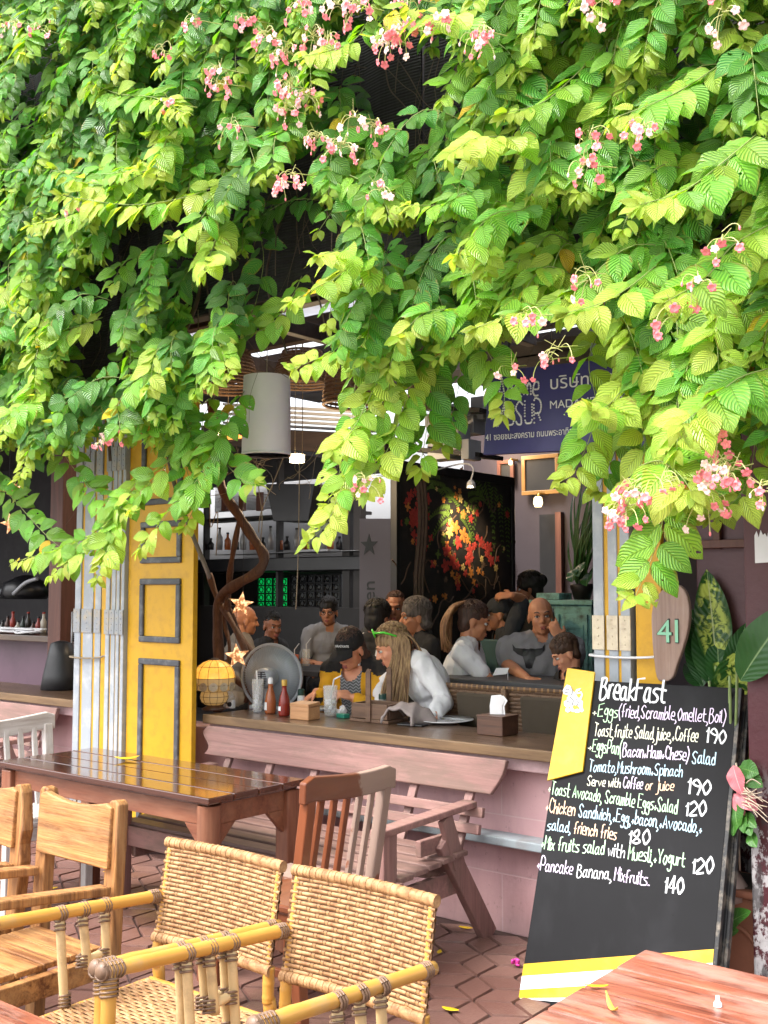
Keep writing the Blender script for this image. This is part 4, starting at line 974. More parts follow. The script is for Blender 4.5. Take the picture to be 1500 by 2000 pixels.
LV = np.array([0, .07, .18, .34, .52, .70, .85, .95, 1.0]); LW = np.array([.05, .5, .82, 1.0, .97, .74, .42, .15, .01]); LU = np.array([-1, -.55, 0, .55, 1.0])
NV, NU = len(LV), len(LU)
_f = np.array([(i * NU + j, i * NU + j + 1, (i + 1) * NU + j + 1, (i + 1) * NU + j) for i in range(NV - 1) for j in range(NU - 1)])
class Leaves:
    """gathers leaves (base, direction, normal, length, width, age) and builds them as one mesh, with its own thin stems"""
    def __init__(s): s.L = []; s.stem = MB()
    def leaf(s, p, d, n, L, w, age): s.L.append((*p, *d, *n, L, w, age))
    def build(s, name, parent):
        A = np.array(s.L); N = len(A); p, d, n = A[:, 0:3], A[:, 3:6], A[:, 6:9]; L, w, age = A[:, 9], A[:, 10], A[:, 11]
        d = d / np.linalg.norm(d, axis=1)[:, None]; n = n - d * (n * d).sum(1)[:, None]; n = n / np.linalg.norm(n, axis=1)[:, None]; sd = np.cross(n, d)
        bend = nr.uniform(.1, .9, N); fold = nr.uniform(.04, .32, N); tw = nr.normal(0, .25, N); ph = nr.uniform(0, 6.3, N)
        V = LV[None, :]; ang = bend[:, None] * V
        X = L[:, None] * np.sin(ang) / bend[:, None]; Z = -L[:, None] * (1 - np.cos(ang)) / bend[:, None]
        ww = (w * L / 2)[:, None] * LW[None, :]
        lat = ww[:, :, None] * LU[None, None, :]
        zz_ = Z[:, :, None] + fold[:, None, None] * np.abs(lat) + .10 * ww[:, :, None] * np.abs(LU) * np.sin(V * 11 + ph[:, None])[:, :, None] + tw[:, None, None] * V[:, :, None] * lat
        P = p[:, None, None, :] + d[:, None, None, :] * X[:, :, None, None] + sd[:, None, None, :] * lat[..., None] + n[:, None, None, :] * zz_[..., None]
        vs = P.reshape(-1, 3); F = (_f[None] + (np.arange(N) * NV * NU)[:, None, None]).reshape(-1, 4)
        nb = len(vs); sv = np.array(s.stem.v).reshape(-1, 3) if s.stem.v else np.zeros((0, 3))
        me = bpy.data.meshes.new(name); allv = np.vstack([vs, sv])
        fl = F.tolist() + [[nb + i for i in f] for f in s.stem.f]
        me.from_pydata(allv.tolist(), [], fl); me.materials.append(M_['creeper']); me.materials.append(M_['shoot']); me.materials.append(M_['twig'])
        mi = np.zeros(len(fl), np.int32); mi[len(F):] = np.array(s.stem.m, np.int32) + 1 if s.stem.f else 0
        me.polygons.foreach_set('material_index', mi); me.polygons.foreach_set('use_smooth', [True] * len(fl))
        uvv = np.zeros((len(allv), 2), np.float32)
        uvv[:nb, 0] = np.tile(np.tile(LU * .5 + .5, NV), N); uvv[:nb, 1] = np.tile(np.repeat(LV, NU), N)
        l = me.uv_layers.new(name='UVMap'); idx = np.empty(len(me.loops), np.int32); me.loops.foreach_get('vertex_index', idx); l.data.foreach_set('uv', uvv[idx].ravel())
        for nm, val in (('age', age), ('rnd', nr.uniform(0, 1, N))):
            a = me.attributes.new(nm, 'FLOAT', 'POINT'); arr = np.zeros(len(allv), np.float32); arr[:nb] = np.repeat(val, NV * NU); a.data.foreach_set('value', arr)
        return link_mesh(name, me, parent)

def rv(k=1.0): return np.array([rng.gauss(0, k) for _ in range(3)])
OUTW = np.array([.22, -.82, .58])
def shoot(LS, pts, size=.115, step=.05, age0=.35, young=.22, width=.64, stem_r=.0022, flop=.45, nrm=OUTW, start=.0, woody=False):
    """opposite pairs of leaves along a path of world points"""
    P = [Vector(p) for p in pts]; C = catmull(P, 8); acc = [0]
    for a, b in zip(C[:-1], C[1:]): acc.append(acc[-1] + (b - a).length)
    T = acc[-1]; LS.stem.tube(C[::2] + [C[-1]], [stem_r * (1 - .55 * i / (len(C[::2]))) for i in range(len(C[::2]) + 1)], 5, m=1 if woody else 0)
    s = step * .4 + start * T; i = 0; flip = rng.random() < .5
    while s < T:
        f = s / T
        while i < len(C) - 2 and acc[i + 1] < s: i += 1
        k = (s - acc[i]) / max(1e-6, acc[i + 1] - acc[i]); p = np.array(C[i].lerp(C[i + 1], k)); tg = np.array((C[i + 1] - C[i]).normalized())
        out = nrm + rv(.22); sd = np.cross(tg, out); sd /= np.linalg.norm(sd) + 1e-6
        yng = max(0.0, (f - (1 - young)) / young)
        L = size * (1 - .62 * yng ** 1.3) * rng.uniform(.8, 1.12) * (.75 + .25 * min(1, f * 6))
        for q in (-1, 1):
            if rng.random() < .06: continue
            d = tg * rng.uniform(.15, .5) + sd * q * rng.uniform(.75, 1.1) + np.array([0, 0, -flop * rng.uniform(.5, 1.3)]) + np.array([0, -.18, 0]) + rv(.13)
            a = min(1.0, age0 * 2 * rng.uniform(.7, 1.3) * (.9) + yng * .65) if rng.random() > .006 else 1.6
            LS.leaf(p + d * .008, d, out + q * sd * .15, L * rng.uniform(.9, 1.08), width * rng.uniform(.88, 1.1), a)
        s += step * (1 - .55 * yng) * rng.uniform(.85, 1.2)
    for k in range(4):                                   # the young tuft at the tip
        d = np.array(tg) + rv(.5); LS.leaf(np.array(C[-1]), d, nrm + rv(.5), size * rng.uniform(.35, .6), .42, 1.0 if k else .85)

vine = thing('flowering_creeper', 'huge flowering creeper of bright green leaves and pink flowers cascading over the whole cafe front', 'climbing plant', (0, 0, 0))
def pth(pts, y0, y1):
    n = len(pts); return [W(px, py, y0 + (y1 - y0) * i / max(1, n - 1)) for i, (px, py) in enumerate(pts)]
# the long shoots that hang free, as the photograph shows them: pixels, depth from..to, leaf length, spacing, width, age
HANG = [([(70, 770), (120, 880), (190, 965), (255, 1000)], 3.6, 3.35, .125, .066, .3), ([(-20, 915), (40, 990), (95, 1050), (140, 1085)], 3.6, 3.4, .115, .07, .25),
    ([(250, 975), (190, 1040), (120, 1070), (25, 1098)], 3.45, 3.3, .1, .045, .42), ([(330, 900), (260, 985), (215, 1060), (190, 1130)], 3.5, 3.3, .115, .05, .38),
    ([(240, 985), (200, 1065), (150, 1085), (100, 1125)], 3.42, 3.3, .1, .05, .42), ([(440, 830), (390, 930), (330, 1000), (275, 1070)], 3.55, 3.35, .125, .055, .3),
    ([(340, 800), (360, 900), (380, 980), (360, 1030)], 3.65, 3.5, .12, .055, .2), ([(395, 830), (430, 890), (470, 935), (500, 945)], 3.65, 3.5, .115, .075, .2),
    ([(300, 640), (330, 740), (370, 840), (400, 930)], 3.6, 3.5, .115, .055, .25), ([(345, 560), (340, 650), (330, 760), (320, 860)], 3.65, 3.5, .105, .05, .12),
    ([(760, 640), (760, 760), (715, 870), (665, 960), (640, 1020), (600, 1060)], 3.5, 3.25, .115, .05, .42), ([(700, 690), (690, 800), (670, 900), (640, 985)], 3.6, 3.4, .125, .06, .38),
    ([(800, 760), (770, 850), (735, 920), (715, 960)], 3.5, 3.3, .12, .055, .5), ([(720, 780), (700, 820), (680, 850), (650, 880)], 3.4, 3.2, .12, .05, .55),
    ([(815, 620), (835, 720), (835, 820), (820, 915)], 3.65, 3.5, .14, .065, .18), ([(905, 690), (895, 760), (880, 820), (865, 870)], 3.7, 3.6, .115, .07, .15),
    ([(780, 560), (720, 640), (640, 690), (575, 720)], 3.5, 3.2, .115, .048, .48), ([(560, 600), (520, 640), (470, 660), (430, 680)], 3.6, 3.45, .11, .05, .35),
    ([(510, 440), (515, 510), (500, 590), (480, 640)], 3.7, 3.6, .11, .07, .08), ([(930, 640), (960, 700), (985, 760), (980, 810)], 3.55, 3.4, .11, .05, .3),
    ([(1150, 700), (1165, 790), (1150, 860), (1120, 920), (1088, 945)], 3.5, 3.25, .115, .055, .4), ([(1230, 730), (1190, 790), (1150, 800)], 3.4, 3.1, .12, .045, .55),
    ([(1320, 560), (1325, 680), (1325, 790), (1322, 880)], 3.3, 3.1, .13, .07, .42), ([(1330, 880), (1300, 960), (1290, 1040), (1260, 1120), (1240, 1165)], 3.4, 3.15, .135, .062, .36),
    ([(1250, 800), (1260, 870), (1240, 930), (1205, 970)], 3.4, 3.2, .12, .055, .55), ([(1400, 760), (1385, 860), (1360, 940), (1340, 990)], 3.5, 3.3, .12, .055, .35),
    ([(1480, 820), (1470, 900), (1450, 960), (1420, 990)], 3.4, 3.25, .11, .055, .45), ([(1430, 880), (1415, 940), (1400, 985), (1385, 1010)], 3.6, 3.5, .11, .06, .3),
    ([(1210, 860), (1180, 930), (1170, 960)], 3.6, 3.45, .11, .06, .25), ([(100, 560), (120, 680), (140, 780), (170, 860)], 3.6, 3.4, .115, .05, .4),
    ([(20, 700), (40, 780), (60, 860), (40, 930)], 3.55, 3.3, .13, .05, .5), ([(60, 820), (70, 880), (50, 930), (30, 970)], 3.7, 3.6, .11, .06, .12)]
for pts, y0, y1, size, step, age in HANG:
    LS = Leaves(); P = pth(pts, y0, y1)
    head = P[0] + Vector((rng.uniform(-.05, .05), .12, .18)); shoot(LS, [head] + P, size * 1.12, step * 1.08, age)
    LS.build('hanging_shoot', vine)
# the arching sprays that stand out brightest
SPRAY = [([(420, 340), (300, 330), (200, 400), (60, 440)], 3.4, 3.0, .12, .5), ([(480, 330), (380, 380), (250, 400), (120, 380)], 3.4, 2.95, .12, .6), ([(330, 290), (260, 350), (180, 360), (110, 330)], 3.3, 2.95, .115, .6),
    ([(0, 330), (120, 335), (200, 340), (270, 330)], 3.3, 3.1, .115, .3), ([(440, 330), (420, 380), (390, 430), (340, 470)], 3.4, 3.1, .12, .45),
    ([(940, 370), (900, 380), (860, 400), (800, 400)], 3.3, 2.95, .115, .45), ([(1060, 380), (1020, 410), (960, 420), (890, 500)], 3.35, 3.0, .12, .35), ([(1040, 300), (1000, 270), (930, 270), (880, 300)], 3.3, 2.85, .13, .7),
    ([(1480, 260), (1420, 310), (1340, 370), (1250, 400)], 3.2, 2.85, .125, .45), ([(1180, 90), (1120, 150), (1060, 200), (990, 220)], 3.4, 3.1, .115, .4), ([(1400, 130), (1340, 170), (1280, 200), (1200, 230)], 3.3, 3.0, .12, .5),
    ([(700, 500), (660, 540), (620, 560), (570, 590)], 3.4, 3.1, .12, .6), ([(760, 520), (720, 520), (670, 490), (620, 500)], 3.4, 3.0, .12, .6), ([(980, 560), (900, 600), (830, 610), (780, 660)], 3.4, 3.1, .12, .45),
    ([(1120, 560), (1080, 590), (1010, 610), (930, 640)], 3.3, 3.0, .12, .55), ([(1280, 520), (1230, 560), (1180, 590), (1110, 610)], 3.3, 3.0, .12, .55), ([(1500, 440), (1430, 480), (1380, 540), (1300, 590)], 3.2, 2.9, .125, .5),
    ([(200, 620), (140, 640), (80, 640), (30, 610)], 3.4, 3.1, .12, .6), ([(430, 430), (420, 470), (410, 500), (400, 530)], 3.4, 3.1, .12, .6), ([(140, 140), (220, 180), (300, 190), (360, 220)], 3.4, 3.05, .115, .5),
    ([(930, 60), (890, 30), (840, 30), (790, 10)], 3.2, 2.85, .13, .65), ([(720, 40), (690, 80), (640, 100), (590, 110)], 3.3, 3.0, .12, .55), ([(1500, 720), (1440, 740), (1380, 790), (1330, 830)], 3.2, 2.9, .13, .5),
    ([(80, 740), (60, 780), (30, 800), (0, 850)], 3.3, 3.0, .15, .55), ([(1250, 910), (1290, 900), (1330, 930), (1350, 960)], 3.2, 3.0, .14, .6), ([(620, 330), (680, 340), (740, 380), (760, 420)], 3.4, 3.1, .11, .45)]
for pts, y0, y1, size, age in SPRAY:
    LS = Leaves(); shoot(LS, pth(pts, y0, y1), size * 1.12, .052, age * .78, young=.32, flop=.5, nrm=np.array([.2, -.8, .75])); LS.build('arching_shoot', vine)
# the mass behind: short shoots growing from the eaves, thinned where the photograph shows the dark blinds
LOWX = [-200, 0, 150, 250, 330, 400, 480, 560, 600, 700, 800, 870, 950, 1000, 1100, 1150, 1230, 1300, 1400, 1500, 2200]
LOWY = [940, 910, 900, 900, 890, 850, 680, 620, 640, 770, 790, 730, 700, 650, 650, 660, 710, 880, 920, 960, 960]
GAPS = [(770, 190, 75), (720, 150, 50), (830, 290, 45), (330, 430, 45), (350, 490, 30), (570, 410, 65), (545, 500, 70), (640, 440, 40), (590, 330, 35), (870, 470, 50), (790, 480, 35), (1145, 130, 30), (1090, 260, 35), (1120, 430, 30), (50, 200, 45), (180, 560, 40), (200, 690, 45), (420, 560, 45), (380, 640, 35), (330, 250, 30), (480, 130, 25), (960, 500, 30), (1080, 560, 25), (500, 220, 25), (860, 130, 35), (140, 620, 30), (640, 590, 40), (900, 640, 40), (560, 580, 40)]
def to_px(P):
    q = Vector(P) - CP; fx = -math.sin(YAW) * q.x + math.cos(YAW) * q.y; sx = math.cos(YAW) * q.x + math.sin(YAW) * q.y
    dz = fx * math.cos(PITCH) + q.z * math.sin(PITCH); dy = q.z * math.cos(PITCH) - fx * math.sin(PITCH)
    return 750 + FPX * sx / dz, 1000 - FPX * dy / dz
cand = []
while len(cand) < 1640:
    x, z = rng.uniform(-7.9, .5), rng.uniform(1.9, 5.4); y = rng.choice((rng.uniform(3.62, 3.86), rng.uniform(3.4, 3.62)))
    ln = rng.uniform(.28, .6); st = Vector((x, y, z)); sx = rng.gauss(0, .45)
    dn = rng.uniform(.5, 1.0)
    path = [st, st + Vector((sx * ln * .4, -.25 * ln, .06 * ln)), st + Vector((sx * ln * .75, -.42 * ln, -.25 * ln * dn)), st + Vector((sx * ln, -.5 * ln, -.7 * ln * dn))]
    ok = True
    for q in (path[0], path[2], path[3]):
        px, py = to_px(q)
        if px < -330 or px > 2150 or py < -260 or py > np.interp(px, LOWX, LOWY) - 15: ok = False; break
        if any((px - a) ** 2 + (py - b) ** 2 < (r * .98) ** 2 for a, b, r in GAPS) and rng.random() < .93: ok = False; break
    if ok: cand.append((y - .3 * ln, path, ln))
cand.sort(key=lambda c_: c_[0])
mass = Leaves()
for i, (yy, path, ln) in enumerate(cand):
    px, py = to_px(path[2])
    ag = rng.choice((rng.uniform(.02, .25), rng.uniform(.2, .56))) + (.1 if px > 900 else 0)
    if i < 90:
        LS = Leaves(); shoot(LS, path, rng.uniform(.09, .13), rng.uniform(.038, .055), ag); LS.build('leafy_shoot', vine)
    else: shoot(mass, path, rng.uniform(.095, .135), rng.uniform(.04, .058), ag * .8)
mo = mass.build('foliage', vine); mo['kind'] = 'stuff'
# bare woody stems and dead twigs inside the plant
g = MB()
for k in range(150):
    px = rng.uniform(-100, 1600); py = rng.uniform(-100, 600 if k % 3 else 850)
    if k < 46:
        a, b, r = GAPS[k % len(GAPS)]; px, py = a + rng.uniform(-r, r), b - r
    elif py > np.interp(px, LOWX, LOWY) - 60: continue
    st = W(px, py, rng.uniform(3.7, 3.88)); ln = rng.uniform(.25, .8); a = Vector((rng.gauss(0, .35), rng.uniform(-.15, .05), -1)); pts = [st]
    for j in range(5): a = (a + Vector((rng.gauss(0, .3), rng.gauss(0, .12), rng.gauss(0, .2) - .1))).normalized(); pts.append(pts[-1] + a * ln / 5)
    r0 = rng.choice((.0016, .0022, .003, .005)); g.tube(catmull(pts, 4), [r0 * (1 - .6 * i / 20) for i in range(21)], 5)
for pts, r0 in (([(900, 90), (880, 190), (850, 260), (840, 330), (860, 380)], .008), ([(560, 690), (540, 620), (520, 540), (545, 430)], .006), ([(410, 1130), (330, 900), (345, 700), (390, 560), (360, 420)], .012), ([(215, 900), (210, 760), (240, 640), (235, 500)], .009), ([(1060, 640), (1045, 560), (1085, 480), (1080, 400)], .006), ([(395, 720), (410, 620), (400, 540)], .007)):
    g.tube(catmull(pth(pts, 3.75, 3.85), 6), r0, 7)
g.build('woody_stem', M_['twig'], vine, True)

# flower clusters: drooping thin tubes that open in five pink petals
M_['petal'] = paint('pink_petal', (.86, .21, .24), .5, .25, 60, bump=0); M_['petal_pale'] = paint('pale_pink_petal', (.94, .6, .57), .5, .2, 60, bump=0)
M_['tube'] = paint('flower_tube', (.45, .45, .16), .5, .2, 40, bump=0)
def flower(g, base, d, L, pale, droop):
    d = Vector(d).normalized(); p1 = base + d * L * .5; p2 = base + d * L * .85 + Vector((0, 0, -droop * L * .5)); p3 = base + d * L * .95 + Vector((0, 0, -droop * L))
    C = catmull([base, p1, p2, p3], 4); g.tube(C, [.0011 + .0007 * i / len(C) for i in range(len(C))], 5, m=2)
    ax = ((C[-1] - C[-3]).normalized() * .6 + Vector((rng.gauss(0, .3), -.9, rng.gauss(.2, .35)))).normalized(); a = ax.orthogonal().normalized(); b = ax.cross(a); r = rng.uniform(.0115, .0175); off = rng.random() * 6
    if rng.random() < .22: g.ell(C[-1], (.004, .004, .008), n=6, k=4, m=pale); return
    for k in range(5):
        t_ = off + k * 2 * math.pi / 5; e = a * math.cos(t_) + b * math.sin(t_); s = ax.cross(e)
        q = C[-1]; tip = q + e * r + ax * r * .1
        g.add([q, q + e * r * .6 + s * r * .42 + ax * r * .25, tip + s * r * .22, tip - s * r * .22, q + e * r * .6 - s * r * .42 + ax * r * .25], [(0, 1, 2, 3, 4)], pale)
CL = [(760, 95, 26, 3.0), (790, 75, 18, 3.0), (590, 30, 14, 3.1), (560, 125, 18, 3.1), (610, 90, 14, 3.1), (640, 100, 12, 3.1), (570, 190, 16, 3.1), (600, 205, 14, 3.15), (560, 235, 10, 3.15), (430, 155, 12, 3.1), (425, 185, 10, 3.1), (320, 120, 8, 3.1), (555, 375, 12, 3.1), (570, 360, 8, 3.1), (620, 290, 14, 3.05), (670, 305, 14, 3.05), (730, 270, 8, 3.05), (1178, 12, 16, 2.95), (800, 15, 14, 2.95), (700, 30, 14, 3.0), (30, 65, 12, 3.1), (75, 75, 8, 3.1), (930, 95, 12, 3.0), (940, 80, 6, 3.0), (1150, 345, 7, 2.95), (1145, 555, 6, 2.95), (1410, 490, 6, 2.9), (1365, 570, 6, 2.9), (1320, 630, 7, 2.9), (1030, 640, 6, 3.0), (1260, 270, 8, 2.95), (1150, 290, 8, 2.95), (1000, 738, 4, 3.3), (1072, 724, 4, 3.25), (520, 90, 10, 3.0), (380, 60, 8, 3.05), (860, 60, 10, 2.95), (1240, 975, 22, 3.05), (1225, 1010, 12, 3.05), (1290, 960, 12, 3.05), (1400, 935, 18, 3.05), (1430, 940, 12, 3.0), (1385, 1000, 10, 3.1), (1490, 970, 10, 3.0), (1410, 870, 10, 3.05), (715, 960, 10, 3.25), (225, 860, 9, 3.35), (205, 880, 6, 3.35), (335, 225, 8, 3.1), (450, 265, 6, 3.1), (1090, 700, 5, 3.0), (660, 30, 10, 3.0), (480, 60, 8, 3.1), (1410, 40, 6, 2.9), (690, 250, 6, 3.0), (740, 390, 6, 3.05), (150, 430, 5, 3.1)]
for px, py, n, y in CL:
    g = MB(); c0 = W(px, py - 22, y)
    g.tube([c0 + Vector((rng.uniform(-.03, .03), .14, .03)), c0], .002, 5, m=2)
    for k in range(n):
        a = rng.uniform(0, 2 * math.pi); d = Vector((math.cos(a) * .9, math.sin(a) * .7 - .35, rng.uniform(-.35, .55)))
        flower(g, c0 + Vector((rng.gauss(0, .008), rng.gauss(0, .008), rng.gauss(0, .012))), d, rng.uniform(.04, .07), 1 if rng.random() < .38 else 0, rng.uniform(.4, 1.0))
    for k in range(max(2, n // 3)):
        a = rng.uniform(0, 2 * math.pi); g.tube([c0, c0 + Vector((math.cos(a) * .035, math.sin(a) * .025 - .02, rng.uniform(-.01, .05)))], [.0016, .001], 4, m=2)
    g.build('flower_cluster', [M_['petal'], M_['petal_pale'], M_['tube']], vine, recalc=False)
# ================================================================== ON THE COUNTER
CZ = .8805
def on_counter(px, py): return G(px, py, CZ)
M_['glass'] = glassy('drinking_glass', (.8, .83, .85), .05, .3); M_['ice'] = glassy('ice', (.9, .92, .95), .1, .55); M_['straw'] = paint('white_straw', (.75, .75, .78), .4, .05)
def tumbler(px, py, h, r, label, bend):
    T = thing('drinking_glass', label, 'glass', on_counter(px, py))
    g = MB(); g.lathe([(r * .78, 0), (r * .8, .004), (r, h), (r * .94, h), (r * .76, .012), (0, .012)], 20); g.build('glass_body', M_['glass'], T, True)
    g = MB()
    for k in range(16): g.box((rng.uniform(-.5, .5) * r, rng.uniform(-.5, .5) * r, .025 + rng.random() * h * .4), (.018, .018, .018), (rng.random(), rng.random(), rng.random()))
    g.build('ice', M_['ice'], T, bevel=.003)
    s = thing('drinking_straw', 'white straw standing in the ' + ('glass by the lamp' if not bend else 'glass before the woman in yellow, bent at the top'), 'straw', T.location)
    g = MB()
    if bend: g.tube([(-.01, 0, .02), (.035, -.01, h + .035), (.04, -.01, h + .04), (.085, -.005, h + .06)], .0042, 8)
    else: g.tube([(.012, 0, .02), (-.012, 0, h + .05)], .0042, 8)
    g.build('straw_tube', M_['straw'], s, True)
tumbler(503, 1390, .19, .036, 'tall glass of ice beside the ketchup bottle, straw upright', False)
tumbler(645, 1398, .17, .042, 'glass of ice in front of the woman in yellow', True)
def bottle(px, py, label, prof, m, cap, capprof, lab):
    T = thing('sauce_bottle', label, 'bottle', on_counter(px, py), R(-35))
    g = MB(); g.lathe(prof, 20); g.build('bottle_body', m, T, True)
    g = MB(); g.lathe(capprof, 18); g.build('cap', cap, T, 'auto')
    g = MB(); n = 8; vs = []
    for i in range(n + 1):
        a = -math.pi / 2 - .75 + 1.5 * i / n
        for z in lab: vs.append((.0345 * math.cos(a), .0345 * math.sin(a), z))
    g.add(vs, [(2 * i, 2 * i + 2, 2 * i + 3, 2 * i + 1) for i in range(n)]); g.build('paper_label', M_['white'], T, True)
M_['sauce'] = paint('orange_sauce', (.32, .09, .03), .2, .2, 12, bump=0); M_['ketchup'] = paint('red_ketchup', (.22, .02, .012), .18, .15, 12, bump=0); M_['capy'] = paint('gold_cap', (.5, .3, .04), .4, .1)
bp = [(.03, 0), (.033, .01), (.033, .07), (.026, .11), (.015, .14), (.013, .175)]
bottle(528, 1393, 'orange sauce bottle with white cap, standing right of the straw glass', bp, M_['sauce'], M_['white'], [(.015, .17), (.015, .195), (.01, .205)], (.02, .065))
bottle(555, 1398, 'deep red sauce bottle with yellow cap, beside the wooden box', bp, M_['ketchup'], M_['capy'], [(.016, .17), (.016, .2), (.014, .203)], (.03, .055))
M_['pine'] = wood('oiled_light_wood', (.34, .15, .06), (.6, .33, .16), 0, 1.4, .45, .2)
T = thing('wooden_box', 'small light wooden box on the counter before the red sauce bottle', 'box', on_counter(584, 1406), R(2))
g = MB(); g.box((0, .05, .035), (.135, .1, .07)); g.build('box_body', M_['pine'], T, bevel=.004)
g = MB(); g.box((0, .05, .082), (.138, .103, .02), (R(4), 0, 0)); g.build('lid', M_['pine'], T, bevel=.004)
T = thing('pepper_shaker', 'small white shaker with dark green lid behind the wooden box', 'shaker', on_counter(588, 1385))
M_['lidgreen'] = paint('dark_green_lid', (.01, .05, .04), .35, .2)
g = MB(); g.lathe([(.022, 0), (.024, .01), (.022, .075), (.018, .085)], 16); g.build('shaker_body', M_['white'], T, True); g = MB(); g.lathe([(.021, .083), (.021, .115), (.016, .12)], 16); g.build('lid', M_['lidgreen'], T, 'auto')
T = thing('lighter', 'blue cigarette lighter standing right of the wooden box', 'lighter', on_counter(609, 1398)); M_['blue'] = paint('blue_plastic', (.06, .12, .5), .3, .1)
g = MB(); g.box((0, 0, .032), (.022, .012, .064)); g.build('lighter_body', M_['blue'], T, bevel=.004); g = MB(); g.box((0, 0, .07), (.02, .011, .014)); g.build('metal_top', M_['grey_metal'], T, bevel=.002)
M_['china'] = paint('white_china', (.74, .74, .76), .2, .04, bump=0)
def plate(px, py, r, label):
    g = MB(); g.lathe([(r * .5, .0), (r * .6, .004), (r, .018), (r * 1.0, .021), (r * .62, .009), (0, .007)], 36, on_counter(px, py)); return tag(g.build('plate', M_['china'], None, True), label, 'plate')
plate(630, 1388, .085, 'small white plate beside the glass of the woman in yellow'); plate(866, 1411, .165, 'large white dinner plate with crumpled napkin in front of the blonde woman')
M_['tissue'] = paint('tissue_paper', (.78, .78, .8), .9, .06, 20)
def crumple(name, label, P, r, cat, m, n=7):
    g = MB()
    for k in range(n):
        c_ = Vector(P) + Vector((rng.uniform(-1, 1) * r[0], rng.uniform(-1, 1) * r[1], r[2] * rng.uniform(.5, 1)))
        g.ell(c_, (r[0] * rng.uniform(.4, .7), r[1] * rng.uniform(.4, .7), r[2] * rng.uniform(.5, .9)), (rng.random() * 3, rng.random() * 3, rng.random() * 3), 7, 5)
    o = g.build('blob', m); rm = o.modifiers.new('r', 'REMESH'); rm.mode = 'VOXEL'; rm.voxel_size = .004
    me = eval_mesh(o); bpy.data.objects.remove(o)
    for v in me.vertices: v.co += Vector(mnoise.noise_vector(v.co * 70)) * .006
    me.polygons.foreach_set('use_smooth', [False] * len(me.polygons)); me.materials.clear(); me.materials.append(m)
    return tag(link_mesh(name, me), label, cat)
crumple('crumpled_napkin', 'crumpled white napkin left of the wooden caddy', on_counter(660, 1396), (.045, .03, .028), 'napkin', M_['tissue'])
crumple('crumpled_napkin', 'crumpled white napkin on the large dinner plate', on_counter(838, 1409) + Vector((0, 0, .015)), (.05, .035, .03), 'napkin', M_['tissue'])
M_['mint'] = paint('green_packet', (.02, .2, .14), .4, .15); g = MB(); g.box(on_counter(670, 1402) + Vector((0, 0, .012)), (.07, .045, .024), (0, 0, R(-12))); tag(g.build('paper_packet', M_['mint'], None, bevel=.004), 'small green packet on the counter before the napkin', 'packet')
M_['caddy'] = wood('worn_caddy_wood', (.06, .03, .018), (.2, .11, .065), 0, 1.3, .6, .4)
T = thing('condiment_caddy', 'dark wooden caddy with tall upright handles between the two women', 'caddy', on_counter(722, 1411), R(3))
g = MB(); w, d, h = .24, .17, .1
g.box((0, d / 2, .008), (w + .02, d + .02, .016))
for s in (0, 1): g.box((0, d * s, h / 2 + .01), (w, .014, h - .02))
for s in (-1, 1): g.box((s * (w / 2 - .007), d / 2, h / 2 + .01), (.014, d - .03, h - .02))
g.build('tray', M_['caddy'], T, bevel=.003)
for y in (-.012, d + .012):
    g = MB(); g.box((0, y, .14), (.032, .012, .27)); g.ell((0, y, .275), (.016, .006, .014), n=10, k=6); g.build('handle_upright', M_['caddy'], T, bevel=.003)
T = thing('sauce_jar', 'small jar with dark green lid standing in the wooden caddy', 'jar', on_counter(740, 1400) + Vector((0, .04, .018)))
g = MB(); g.lathe([(.026, 0), (.03, .01), (.03, .07), (.024, .08)], 16); g.build('jar_body', M_['glass'], T, True); g = MB(); g.lathe([(.027, .078), (.027, .105), (.023, .108)], 16); g.build('lid', M_['lidgreen'], T, 'auto')
# grey pink cloth heaped in an arch
M_['cloth'] = paint('grey_pink_cloth', (.3, .25, .24), .95, .15, 30, bump=.5)
P = on_counter(782, 1416); g = MB(); n, m = 18, 10; vs = []
for i in range(n + 1):
    a = math.pi * i / n
    for j in range(m + 1):
        b = j / m - .5; rr = .105 * (1 + .1 * math.sin(5 * b + i * .3))
        vs.append(P + Vector((-rr * math.cos(a) * 1.05 + b * .03, .06 + b * .17, max(.003, .115 * math.sin(a) ** .8 * (1 - .9 * b * b) + .008 * math.sin(i * 1.3 + j)))))
g.add(vs, [(i * (m + 1) + j, i * (m + 1) + j + 1, (i + 1) * (m + 1) + j + 1, (i + 1) * (m + 1) + j) for i in range(n) for j in range(m)])
o = g.build('folded_cloth', M_['cloth'], None, True); o.modifiers.new('thickness', 'SOLIDIFY').thickness = .012; tag(o, 'grey pink cloth cap folded in an arch on the counter, right of the caddy', 'cloth')
g = MB(); g.box(on_counter(806, 1417) + Vector((0, 0, .005)), (.15, .075, .009), (0, 0, R(8))); tag(g.build('phone', M_['black'], None, bevel=.004), 'black phone lying on the counter before the folded cloth', 'phone')
g = MB()
for dx in (.0, .03): g.tube([on_counter(870, 1411) + Vector((-.05 + dx, .02, .02)), on_counter(870, 1411) + Vector((.1 + dx, -.01, .024))], [.006, .003], 6)
tag(g.build('cutlery', M_['grey_metal'], None, True), 'metal fork and knife laid on the large dinner plate', 'cutlery')
M_['boxwood'] = wood('dark_tissue_box_wood', (.035, .015, .01), (.13, .06, .035), 0, 1.4, .45, .25)
T = thing('tissue_box', 'dark square wooden tissue box on the counter, right of the big plate', 'tissue box', on_counter(956, 1437))
g = MB(); g.box((0, .075, .045), (.15, .15, .09)); g.build('box_body', M_['boxwood'], T, bevel=.004); g = MB(); g.box((0, .075, .093), (.155, .155, .008)); g.build('lid', M_['boxwood'], T, bevel=.002)
